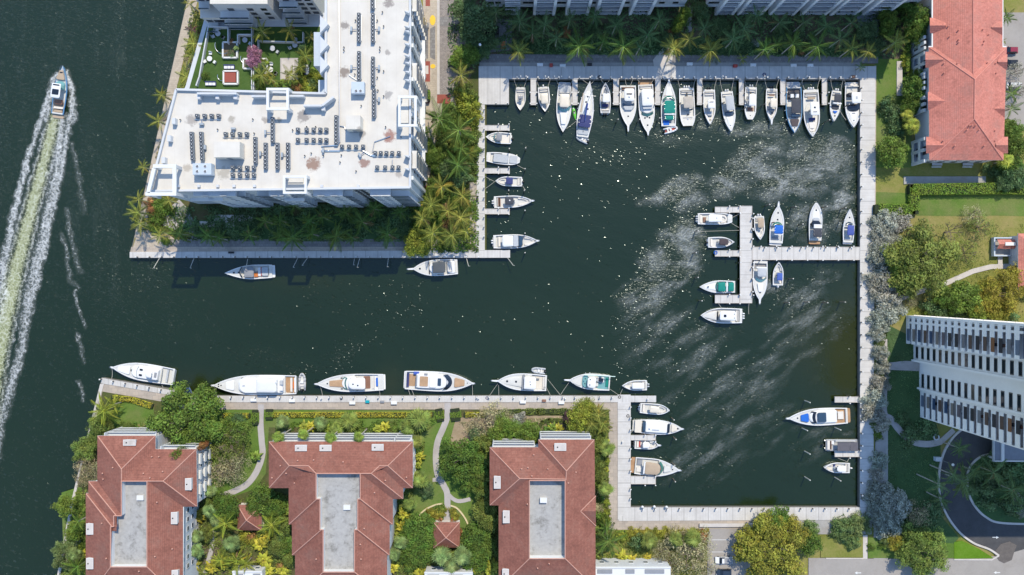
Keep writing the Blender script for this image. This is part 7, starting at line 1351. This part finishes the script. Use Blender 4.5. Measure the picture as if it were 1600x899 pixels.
def build_plant(zone, kind, col, px, py, rp, h, label, group, base=GZ):
    nm, noun, cat = KN[kind]; r0 = rp*S
    h = h or {'palm':7.5,'fan':6.0,'tree':max(4, r0*1.3),'big':r0*1.15,'shrub':max(1.2, r0*.95),'sparse':max(3.5, r0*1.2),'silver':max(1.8, r0*.9),'blade':max(1.8, r0*1.0),'bare':6}[kind]
    zc = {'palm':h,'fan':h,'tree':h*.75,'big':h*.75,'shrub':h*.6,'sparse':h*.75,'silver':h*.6,'blade':h*.5,'bare':h*.6}[kind]
    x, y, _ = P(px, py, base+zc); r = r0*(H-base-zc)/H; rz = rng.uniform(0, 6.28); t = thing(nm, label, cat, (x, y, base), 0, group); k = int(rng.integers(0, 6)); c = CLR[col]; j = rng.uniform(.86, 1.14); c4 = (c[0]*j*rng.uniform(.92,1.08), c[1]*j, c[2]*j, 1)
    if kind == 'palm':
        link('trunk', PTR, t, None, 0, (1, 1, h)); n = int(rng.integers(10, 16)) if rp > 13 else int(rng.integers(8, 12)); dead = rng.random() < .45
        for i in range(n):
            f = FROND[0 if i < 4 else (1 if i < 9 else 2)]; o = link('frond', f, t, (0, 0, h)); el = math.radians(48-76*i/n+rng.uniform(-8,8)); o.rotation_euler = (rng.uniform(-.3,.3), -el, rz+i*2.39996+rng.uniform(-.2,.2)); L = r*1.12*rng.uniform(.85,1.1); o.scale = (L, L*.95, L); w = rng.uniform(.8,1.2); yl = 1.5 if (i > n-4 and rng.random() < .5) else 1.0; o.color = (.26, .17, .08, 1) if (dead and i == n-1) else (c4[0]*w*yl, c4[1]*w*(1+.2*(yl-1)), c4[2]*w, 1)
        return t
    lm, cm, zs, z0 = {'tree':(LIMB[k%2], CROWN[k%3], h*.62, h*.38), 'big':(LIMB[k%2], CBIG[k%2], h*.72, h*.3), 'shrub':(None, CSHRUB[k%3], h, 0.05), 'sparse':(TWIG, CSPARSE[k%2], h*.66, h*.34), 'silver':(None, CSILVER[k%2], h*1.2, .1), 'blade':(None, CBLADE[k%3], h*.9, 0.0), 'fan':(PTR, CFAN[k%3], r*1.05, h-r*.62), 'bare':(TWIG, None, 0, 0)}[kind]
    if lm: o = link('trunk', lm, t, None, rz, (1, 1, h-.2) if lm is PTR else (r*1.0, r*1.0, h))
    else: mb_ = STEM; link('stem', mb_, t, None, 0, (1, 1, h*.6))
    if cm:
        o = link('crown', cm, t, (0, 0, z0), rz, (r, r*rng.uniform(.9,1.1), zs)); o.color = c4
    return t
STEM = MB().tube((0,0,0),(0,0,1),.08,.05,6).mesh('stem', BARK)
# ---- where they stand (photo pixel of the crown, radius in pixels, optional height in metres)
Z1 = 'along the west quay beside the white building'; Z2 = 'in the shaded strip below the white building'; Z3 = 'in the grove right of the white building'; Z4 = 'between the road and the west dock'; Z5 = 'in the gardens above the north dock'; Z6 = 'around the pink tiled house'; Z7 = 'on the dry lawn by the basin'; Z8 = 'along the east promenade'; Z9 = 'around the driveway below the tower'; Z10 = 'near the bottom parking court'; Z11 = 'on the channel bank by the left house'; Z12 = 'between the left and middle red houses'; Z13 = 'between the middle and right red houses'; Z14 = 'beside the right red house and inner quay'; Z15 = 'in the walled roof garden'
add(Z1,'palm','palmy',[(296,6,12,6),(304,68,18,6),(292,120,16,5),(253,149,15,6),(248,190,18,6),(225,262,13,6),(299,88,15,5)])
add(Z1,'palm','purple',[(301,47,12,5)]); add(Z1,'blade','lime',[(311,92,12,3),(303,112,14,3),(307,128,10,2.5),(296,82,9,2.5)]); add(Z1,'tree','bright',[(317,44,13,5)]); add(Z1,'shrub','dry',[(297,94,10),(300,104,9),(252,232,6),(249,243,6),(254,225,5)])
add(Z2,'palm','palmy',[(217,312,18,6),(215,332,18,6),(219,350,17,6),(265,314,14,5),(250,368,15,5)]); add(Z2,'shrub','rust',[(233,318,9),(236,328,8),(243,345,7)])
add(Z2,'shrub','green',[(246,322,12),(252,330,12),(246,342,11),(238,352,10),(258,322,9),(256,375,7),(266,330,8),(243,358,9),(262,378,6)])
add(Z2,'palm','palm',[(280,365,20,6),(325,368,18,6),(343,373,15,6),(437,368,16,7),(457,372,24,8),(488,366,16,7),(525,370,24,8),(460,322,18,6),(585,326,20,7),(566,347,22,7),(606,366,22,7),(482,346,17,6),(415,346,17,6),(540,333,17,6),(625,332,16,6),(505,340,16,6),(438,345,15,6),(390,368,15,6),(550,372,15,6)])
add(Z3,'palm','palmy',[(690,292,21),(723,307,22),(674,320,20),(720,340,22),(676,365,22),(706,368,23),(700,330,20),(660,342,18),(728,362,14)]); add(Z3,'tree','lime',[(650,377,20,5),(642,388,13,4),(660,390,12,3)]); add(Z3,'tree','green',[(676,244,17,5),(668,230,12,4),(684,258,12,4),(676,300,12,3)]); add(Z3,'shrub','rust',[(697,352,8,2.5),(702,338,8,2.5)]); add(Z3,'shrub','green',[(655,330,9),(690,345,12),(712,322,12),(668,345,12),(690,312,11),(735,325,9),(730,385,6),(690,385,10)])
add(Z4,'palm','palm',[(687,186,30,8),(717,203,30,8),(716,258,26,7),(722,232,20,6)]); add(Z4,'palm','palmy',[(721,118,22,5),(732,240,16,4)]); add(Z4,'tree','bright',[(723,84,17,6),(714,92,13,5),(738,84,12,5)]); add(Z4,'tree','dark',[(743,30,30,8),(727,12,20,7),(735,52,18,6),(716,270,20,5),(700,262,16,5),(742,58,16)]); add(Z4,'shrub','lime',[(735,170,15,3),(728,155,13,3),(742,182,11,2.5),(718,152,12,3),(737,195,11,2.5),(745,165,8),(724,170,12,3)]); add(Z4,'shrub','olive',[(738,215,13,2.5),(742,235,11,2),(733,255,12,2.5),(725,140,12,2.5),(740,148,8),(735,268,10,2),(708,170,12),(700,215,12),(710,232,13),(690,225,13),(697,240,12)])
add(Z5,'palm','palmy',[(810,80,21),(1053,76,21),(1110,79,21),(1330,76,20),(1356,81,16),(1398,68,21),(1077,62,17,7),(1160,92,10,2)]); add(Z5,'palm','palm',[(905,73,28,9),(942,66,16),(974,73,28,9),(1195,77,20,9),(1239,69,22,9),(1277,73,24,9),(1213,70,16)])
add(Z5,'palm','dark',[(812,35,22,7),(851,40,24,7),(832,52,20,7),(890,32,18,7),(930,26,18,7),(1012,55,22,7),(1030,32,18,7),(1145,62,22,7),(1162,46,24,7),(1182,26,18,7),(1290,42,20,7),(1312,62,22,7),(1330,36,17,7),(1218,36,18,7),(1255,36,16,7),(1000,74,16,7),(1100,45,18,7),(775,20,18,7),(870,60,18,7),(962,40,18,7),(1345,105,9,3)])
add(Z5,'tree','bright',[(1072,18,10,6),(1066,30,10,6),(1060,42,9,5),(1394,30,14,6),(1389,46,12,5),(1385,18,11,5)]); add(Z5,'tree','dark',[(765,65,14,5),(755,78,14,4),(795,10,14,5),(1358,48,18,5),(1098,15,14,5),(1372,70,14,5),(1225,58,14,4),(1128,40,14,4),(925,50,14,4),(1040,60,12,4)]); add(Z5,'shrub','rust',[(1048,50,5),(1253,82,5),(872,53,8),(885,51,8)]); add(Z5,'shrub','silver',[(1183,66,7),(1118,94,6)])
add(Z6,'tree','green',[(1440,28,24,8),(1436,50,18,7),(1438,138,22,7),(1440,122,16,6),(1396,236,26,7),(1428,165,16,6),(1422,5,18,6),(1590,228,22,7),(1585,205,18,6),(1585,255,20,6)]); add(Z6,'fan','lime',[(1428,196,17,6),(1575,250,17,6),(1420,180,13,5)]); add(Z6,'palm','palm',[(1580,146,15,7),(1580,170,15,7),(1572,28,14,6)]); add(Z6,'palm','palmy',[(1405,62,14,5),(1565,64,7,3)]); add(Z6,'sparse','silver',[(1592,110,16,5),(1595,140,15,5)]); add(Z6,'shrub','dark',[(1390,160,13,4),(1400,178,14,3),(1404,205,12,3),(1398,195,12,3),(1388,172,10,3),(1545,262,10,2),(1560,272,12,2)]); add(Z6,'shrub','lime',[(1416,86,8,1.5),(1414,100,7,1.5),(1422,112,7,1.5)]); add(Z6,'tree','dark',[(1592,275,20,6),(1572,285,14,4)])
add(Z7,'big','olive',[(1448,408,58,10)]); add(Z7,'big','green',[(1490,465,26,6),(1425,425,30,8)]); add(Z7,'tree','bright',[(1512,462,26,7),(1532,482,18,5)]); add(Z7,'big','gold',[(1572,458,36,8)]); add(Z7,'tree','gold',[(1590,430,20,6),(1545,470,22,6),(1560,488,18,5)]); add(Z7,'bare','dry',[(1487,362,28,6)]); add(Z7,'sparse','olive',[(1512,395,24,5),(1535,355,22,4)]); add(Z7,'sparse','dry',[(1525,335,18,3.5),(1425,470,14,3)]); add(Z7,'shrub','dark',[(1500,490,14,3),(1470,488,12,3),(1455,478,14,3),(1580,495,12,3),(1524,496,14,2.5)]); add(Z7,'shrub','bright',[(1449,489,6,1.5)])
add(Z8,'silver','silver',[(1385,346,24,4),(1408,344,20,4),(1378,368,18,3.5),(1393,372,16,3),(1378,394,20,4),(1384,412,22,4.5),(1380,438,24,5),(1390,462,26,5.5),(1396,484,24,5),(1380,500,20,4.5),(1374,522,13,4),(1378,552,15,4),(1382,575,14,4),(1379,600,17,4),(1371,626,20,4.5),(1366,645,17,4),(1380,662,16,3.5),(1377,722,16,4),(1373,742,12,3.5),(1381,775,24,5),(1404,790,26,5),(1390,820,26,5),(1375,800,18,4.5)]); add(Z8,'silver','sage',[(1375,537,8),(1376,590,9),(1370,664,9),(1268,827,15,3),(1318,828,20,4),(1346,822,20,4),(1334,848,14,3),(1392,848,14,3)]); add(Z8,'shrub','green',[(1372,680,8),(1375,545,7),(1380,853,9),(1362,856,7)])
add(Z9,'palm','dark',[(1467,757,18,11),(1489,742,18,11),(1503,752,26,8),(1498,700,16,7),(1470,780,16,7),(1520,735,18,5),(1552,738,24,6),(1580,765,24,6)]); add(Z9,'shrub','dark',[(1535,760,22,3),(1565,745,22,3),(1590,735,20,3),(1585,790,20,3),(1545,785,18,2.5),(1425,680,18,2.5),(1450,670,16,2),(1440,812,22,2),(1462,795,16,2),(1410,655,10,2),(1555,722,16,2.5)]); add(Z9,'shrub','silver',[(1590,782,11,2),(1596,800,9,2)]); add(Z9,'sparse','dry',[(1438,805,24,4)])
add(Z10,'big','gold',[(1212,865,58,10),(1235,835,30,8)]); add(Z10,'big','olive',[(1448,866,42,8)]); add(Z10,'tree','green',[(1218,815,20,6),(1265,850,20,6)]); add(Z10,'tree','gold',[(1405,850,14,4),(1180,845,22,6)]); add(Z10,'sparse','dry',[(1080,872,34,6),(1050,885,26,5),(1095,850,26,5),(1060,845,22,5),(1105,890,20,4),(1035,865,20,4)]); add(Z10,'fan','olive',[(1016,847,17,5),(1058,845,17,5),(1083,843,19,5)]); add(Z10,'palm','palm',[(951,845,26,8),(948,825,16,5)]); add(Z10,'blade','yellow',[(973,871,15,3),(988,876,13,3),(998,882,11,2.5),(1012,872,10,2)]); add(Z10,'blade','olive',[(936,868,14,4),(940,885,14,4),(932,832,13,5)]); add(Z10,'shrub','gold',[(985+13*i,833,8,1.3) for i in range(10)]); add(Z10,'shrub','rust',[(1097,838,9,1.5)]); add(Z10,'shrub','lime',[(975,838,9),(966,840,9)]); add(Z10,'shrub','dark',[(995,847,12,3)])
add(Z11,'big','green',[(284,659,59,11)]); add(Z11,'palm','lime',[(163,642,26,5),(178,632,16,4)]); add(Z11,'tree','olive',[(150,668,18,5),(165,668,14,4),(128,705,18,5),(145,690,16,4),(200,668,10,3)]); add(Z11,'sparse','dry',[(130,728,20,5),(143,738,17,5),(128,748,16,4)]); add(Z11,'tree','bright',[(97,794,16,7),(110,834,14,6),(280,708,11,15)]); add(Z11,'big','sage',[(98,872,25,7)]); add(Z11,'fan','sage',[(112,868,15,5),(235,672,11,4),(258,675,10,5)]); add(Z11,'blade','yellow',[(126,868,12,4),(118,888,12,3)]); add(Z11,'palm','green',[(122,885,20,5),(122,815,15,6),(220,668,12,3)]); add(Z11,'shrub','green',[(190,667,9,1.5),(205,667,9,1.5),(128,800,8),(127,840,8),(127,855,8),(124,786,7)]); add(Z11,'tree','rust',[(313,699,6,12)])
add(Z12,'sparse','olive',[(355,690,30,6),(370,680,22,6),(345,708,24,5),(376,702,17,5)]); add(Z12,'sparse','dry',[(350,728,26,5),(370,722,20,5),(340,742,20,5),(362,742,20,5)]); add(Z12,'tree','green',[(365,675,24,5),(355,800,22,6),(410,782,24,6),(428,795,20,5),(345,785,18,5),(448,850,20,5),(365,665,12,3),(395,795,16,5)]); add(Z12,'blade','bright',[(326,714,12,5),(398,714,14,4),(452,800,14,4),(438,790,12,4)]); add(Z12,'fan','bright',[(434,684,13,12),(472.5,680,12,12),(516,684,12,12),(559.5,684,12,12)]); add(Z12,'fan','sage',[(327,768,13,5),(325,800,15,5),(306,840,14,5),(305,862,16,5),(360,852,18,5),(336,815,14,5),(440,660,15,5),(500,662,14,5)]); add(Z12,'blade','yellow',[(305,808,20,4),(300,822,13,3),(405,852,18,4),(415,842,13,4),(300,885,18,4),(330,888,18,4),(350,884,14,3),(440,892,16,3),(418,892,16,3),(412,876,20,3)]); add(Z12,'palm','lime',[(352,818,24,5),(370,876,22,4),(385,880,16,4),(345,875,16,4),(425,820,22,5)]); add(Z12,'shrub','gold',[(382,840,11,2),(393,845,8,2)]); add(Z12,'shrub','rust',[(392,838,7,2),(440,888,9,2)]); add(Z12,'tree','olive',[(432,855,18,5),(440,825,18,5),(355,868,14,4),(320,835,12,4),(325,782,12,4),(450,875,14,4)]); add(Z12,'tree','dark',[(371,655,12,4),(445,842,14,4),(300,720,10,5)])
add(Z13,'fan','olive',[(545,660,22,4),(525,668,16,4),(655,658,26,6),(636,668,20,5),(650,690,15,6),(655,750,18,6),(640,788,14,5)]); add(Z13,'big','green',[(722,722,42,8),(735,745,28,6)]); add(Z13,'tree','bright',[(785,662,14,5),(793,668,12,5),(805,672,16,6),(825,680,18,7),(840,684,12,6),(775,680,16,6)]); add(Z13,'blade','yellow',[(655,714,14,4),(630,805,16,5),(627,825,14,4),(612,888,16,4),(655,895,16,3),(745,890,15,4),(770,886,17,4),(640,882,14,3),(485,667,14,3),(600,668,14,3)]); add(Z13,'blade','lime',[(648,705,12,4),(652,728,12,4),(622,840,12,4),(475,668,14,3),(590,672,12,3),(765,895,14,4),(510,672,11,3)]); add(Z13,'tree','green',[(655,830,28,5),(652,855,28,5),(645,870,22,5),(640,845,20,5),(745,845,24,5),(740,870,24,5),(755,855,18,5)]); add(Z13,'fan','sage',[(625,850,16,5),(690,872,20,6),(705,885,18,5),(722,872,20,6),(615,868,15,5)]); add(Z13,'tree','olive',[(755,800,18,6),(762,815,18,6),(752,770,13,6),(755,745,13,6),(756,790,12,6),(690,855,12,4),(755,695,15,6),(760,720,12,5)]); add(Z13,'tree','dark',[(666,766,12,4),(745,680,14,4),(640,740,10,5)]); add(Z13,'sparse','dry',[(758,660,28,5),(775,650,22,4),(745,672,18,4),(790,655,18,4)]); add(Z13,'shrub','gold',[(672,802,8,1.2),(680,806,8,1.2),(690,800,8,1.2),(707,802,8,1.2),(712,808,6,1.2)]); add(Z13,'shrub','green',[(689,796,8,1.2),(762,690,9,2),(732,830,10,1)]); add(Z13,'shrub','rust',[(688,813,5,1),(708,813,5,1),(719,832,6,1.2)]); add(Z13,'shrub','silver',[(805,665,15,3),(812,655,12,3)])
add(Z14,'tree','lime',[(910,650,22,6),(900,660,16,5),(915,636,16,5)]); add(Z14,'palm','palmy',[(935,650,20,5),(942,662,18,5),(925,662,18,5),(945,670,14,4),(935,640,14,4)]); add(Z14,'tree','olive',[(905,665,16,5),(925,672,18,5),(938,690,13,5),(935,702,16,5),(930,725,15,5),(938,742,13,5),(932,715,12,5)]); add(Z14,'fan','olive',[(949,702,17,6),(947,765,16,6)]); add(Z14,'tree','purple',[(890,655,11,4)]); add(Z14,'blade','yellow',[(872,672,14,4),(862,668,9,3),(947,690,10,2),(948,735,7,2)]); add(Z14,'blade','green',[(864,670,13,4),(855,672,10,3)]); add(Z14,'shrub','lime',[(949,720,6,1),(949,800,6,1),(948,785,6,1),(947,812,7,1)]); add(Z14,'shrub','dry',[(938,775,7,1),(935,795,7,1)]); add(Z14,'shrub','green',[(935,755,9,3),(938,780,8,2),(935,812,12,4),(945,820,12,3)])
RG = [('fan','sage',[(368,75,6,1.5),(388,101,6,1.4),(411,100,6,1.4)]),('blade','bright',[(440,128,9,2),(446,134,9,2),(462,130,9,2),(472,126,8,2),(488,110,9,2.5),(430,134,8,2)]),('shrub','green',[(400,122,9,2),(404,132,9,1.5),(468,112,8,1.5),(475,95,7,1.5),(486,75,9,2),(330,47,6,1.2),(320,118,6,1.2)]),('palm','palmy',[(409,49,18,4),(452,48,18,4),(478,88,16,5),(470,105,14,4),(455,118,17,4),(408,118,17,4),(418,112,12,3),(425,125,12,3),(485,58,10,3)]),('tree','pink',[(396,82,11,3.5),(393,95,10,3.5),(400,102,9,3)]),('shrub','rust',[(465,137,9,1.5),(359,65,6,1.2)]),('shrub','lime',[(487,142,11,2),(478,135,10,2),(494,120,10,2),(413,98,8,1.5),(480,122,8,2)]),('shrub','dark',[(360,85,8,1),(488,132,10,2),(473,75,8,2)]),('tree','dark',[(405,108,10,3)])]
for kd, cl, pts in RG: add(Z15, kd, cl, pts)
from collections import defaultdict
cnt = defaultdict(list)
for p in PL: cnt[(p[0], p[1], p[2])].append(p)
SEEN = 0
for (zone, kind, col), lst in cnt.items():
    lst.sort(key=lambda p: (p[3], p[4])); n = len(lst)
    for i, p in enumerate(lst):
        adj = ADJ[col]; noun = KN[kind][1]
        if kind == 'silver' and col == 'silver': adj = 'pale'
        if kind == 'bare': adj = 'grey'
        lab = f'{adj} {noun} {zone}' if n == 1 else (f'{nth(i+1)} {adj} {noun} from the left {zone}')
        build_plant(*p, lab, f'{adj} {noun}s {zone}' if n > 1 else None, base=(ZC if zone == Z15 else GZ))
# ---- hedges
def hedge(pts, w, h, col, lab, dens=26, size=.17, name='hedge', cat='hedge', ragged=.0):
    "clipped hedge along pts (photo pixels), w pixels wide, h metres high: leafy skin over a dark woody core"
    W = [Vector(P(a, b, GZ+h)[:2]) for a, b in pts]; ws = w*S*.995; r = np.random.default_rng(int(abs(pts[0][0]*7+pts[0][1]))); c0 = W[0]; t = thing(name, lab, cat, (c0.x, c0.y, GZ)); C = []; N = []; core = MB()
    for a, b in zip(W[:-1], W[1:]):
        d = (b-a); L = d.length; d = d/L; n_ = Vector((-d.y, d.x)); k = int(dens*L*(ws+2*h)); u = r.random(k)*L; s = r.random(k)*(ws+2*h)-h
        off = np.clip(s, 0, ws)-ws/2; z = h-np.maximum(0, -s)-np.maximum(0, s-ws); bumpy = 1+ragged*(np.sin(u*1.7)+np.sin(u*.7+2))*.5
        C.append(np.stack([a.x-c0.x+d.x*u+n_.x*off*bumpy, a.y-c0.y+d.y*u+n_.y*off*bumpy, z*bumpy+r.normal(size=k)*.07], 1)); nx = np.where(s < 0, -1, np.where(s > ws, 1, 0)); N.append(np.stack([n_.x*nx, n_.y*nx, np.where(nx == 0, 1, .3)], 1))
        e = d*ws*.3; A = [a-e-c0+n_*ws*.42, b+e-c0+n_*ws*.42, b+e-c0-n_*ws*.42, a-e-c0-n_*ws*.42]; core.prism([tuple(q) for q in A], .02, h*.86)
    C = np.concatenate(C); N = unit(unit(np.concatenate(N))+r.normal(size=C.shape)*.55); V, q = leaf_quads(C, N, size, r); T = np.clip(.5+r.normal(size=len(C))*.2, 0, 1); o = link('foliage', leaf_mesh('foliage', V, q, T, FOLI), t); c = CLR[col]; o.color = (*c, 1); core.obj('branches', M('hedge_core', (.02,.03,.01), .95, .2) if not bpy.data.materials.get('hedge_core') else bpy.data.materials['hedge_core'], t); return t
HB = 'hedge'
hedge([(1427,296),(1568,294),(1640,296)], 17, 1.8, 'hedge', 'long bright clipped hedge below the pink tiled house'); hedge([(1430,292),(1430,330)], 15, 1.8, 'hedge', 'short bright hedge turning down from the long hedge'); hedge([(1373,327),(1426,328)], 17, 1.8, 'hedge', 'thick green hedge reaching the east promenade')
hedge([(1421,45),(1419,112)], 5, 1.6, 'hedge', 'narrow hedge beside the pavement left of the pink house')
for i, (x0, x1, y) in enumerate([(424,540,648.5),(552,575,648.5),(575,640,648.5),(642,675,648),(727,760,648.5),(349,388,650)]): hedge([(x0,y),(x1,y)], 7.5, .8, 'hedgey', f'{["longest yellow","short yellow","middle yellow","small yellow","yellow","left yellow"][i]} hedge strip along the yacht quay lawn, {["starting right of the round green hedge","behind the olive fan palms","left of the grey-green palm","ending at the winding path","right of the winding path","by the largest dark tree"][i]}', 30, .15)
hedge([(786,644),(840,643),(886,643)], 8, .7, 'olive', 'ragged olive hedge strip along the right part of the yacht quay', 26, .16, ragged=.25); hedge([(176,622),(205,625),(236,635)], 8, .8, 'hedgey', 'yellow hedge strip on the slanting corner lawn', 30, .15)
for q, lab in [(((398,645),(398,661)),'oval clipped hedge left of the curved path'),(((420,644),(420,652)),'round clipped hedge right of the curved path')]: hedge(list(q), 11 if q[0][0] < 400 else 13, 1.0, 'hedge', lab, 60, .11)
hedge([(686,643),(688,655)], 13, .8, 'hedge', 'dark clipped hedge left of the winding path top', 60, .11); hedge([(711,644),(712,653)], 17, .8, 'hedge', 'dark clipped hedge right of the winding path top', 60, .11); hedge([(843,668),(848,660),(858,657),(886,658)], 6, .8, 'olive', 'curved low hedge above the right red house', 50, .11); hedge([(820,664),(840,662)], 4, .7, 'hedge', 'short low hedge left of the curved one', 50, .11)
hedge([(668.5,141),(668.5,155)], 5.5, 2.2, 'hedge', 'tall narrow clipped hedge on the pavement beside the white building', 60, .12); hedge([(668,305),(669,290)], 5, 1.5, 'hedge', 'small hedge on red paving at the corner of the white building', 50, .12)
hedge([(962,833),(975,832)], 5, .5, 'hedge', 'small bright hedge at the quay slabs', 50, .12)
# ---- low planting that nobody could count
def cover(poly, n, col, size, h=.7, lab=None):
    xs_ = [p[0] for p in poly]; ys_ = [p[1] for p in poly]; r = np.random.default_rng(n+int(xs_[0])); X = r.uniform(min(xs_), max(xs_), n*3); Y = r.uniform(min(ys_), max(ys_), n*3); ins = np.zeros(len(X), bool); k = len(poly)
    for i in range(k):
        (x1, y1), (x2, y2) = poly[i], poly[(i+1) % k]; c = ((y1 > Y) != (y2 > Y)); ins ^= c & (X < (x2-x1)*(Y-y1)/((y2-y1) if y2 != y1 else 1e-9)+x1)
    keep = ins & (fbm(X, Y, 16, 77, 3) + r.random(len(X))*.25 > .52); X, Y = X[keep][:n], Y[keep][:n]; z = GZ+.1+h*fbm(X, Y, 9, 5, 2)*r.random(len(X))**.5; kk = S*(H-z)/H
    C = np.stack([(X-CX)*kk, (CY-Y)*kk, z], 1); N = unit(r.normal(size=C.shape)*.6+np.array([0,0,1])); V, q = leaf_quads(C, N, size, r); T = np.clip(fbm(X, Y, 14, 9, 2)+r.normal(size=len(X))*.15, 0, 1)
    o = link('ground_cover', leaf_mesh('ground_cover', V, q, T, FOLI)); o.color = (*CLR[col], 1); tag(o, kind='stuff')
cover([(700,-20),(1420,-20),(1400,90),(760,84),(700,160)], 22000, 'dark', .32, 1.1); cover([(255,322),(640,318),(650,378),(300,376)], 12000, 'dark', .3, 1.0); cover([(663,200),(748,150),(748,395),(640,395),(640,330)], 9000, 'green', .3, 1.2)
cover([(305,785),(345,790),(420,765),(455,775),(455,905),(290,905)], 9000, 'olive', .26, .9); cover([(640,680),(665,690),(640,800),(700,860),(780,780),(780,905),(600,905),(615,760)], 12000, 'olive', .26, .9); cover([(930,690),(952,640),(952,830),(1110,830),(1100,905),(930,905)], 9000, 'olive', .24, .7); cover([(300,0),(320,40),(275,200),(245,300),(215,360),(300,380),(260,310),(250,240),(285,100)], 5000, 'olive', .26, .8)
cover([(160,640),(150,690),(134,770),(134,905),(85,905),(120,760)], 5000, 'olive', .26, .8); cover([(430,660),(690,655),(640,690),(430,688)], 4000, 'green', .24, .6); cover([(1515,715),(1600,712),(1600,812),(1540,800)], 4500, 'dark', .3, .9); cover([(715,660),(900,650),(950,690),(880,690),(765,700)], 5000, 'dry', .22, .5); cover([(1368,345),(1400,480),(1375,560),(1368,690)], 3000, 'sage', .24, .6); cover([(1380,500),(1440,560),(1500,850),(1380,850)], 5000, 'dark', .16, .25); cover([(1400,350),(1600,350),(1600,500),(1420,500)], 7000, 'olive', .14, .2)
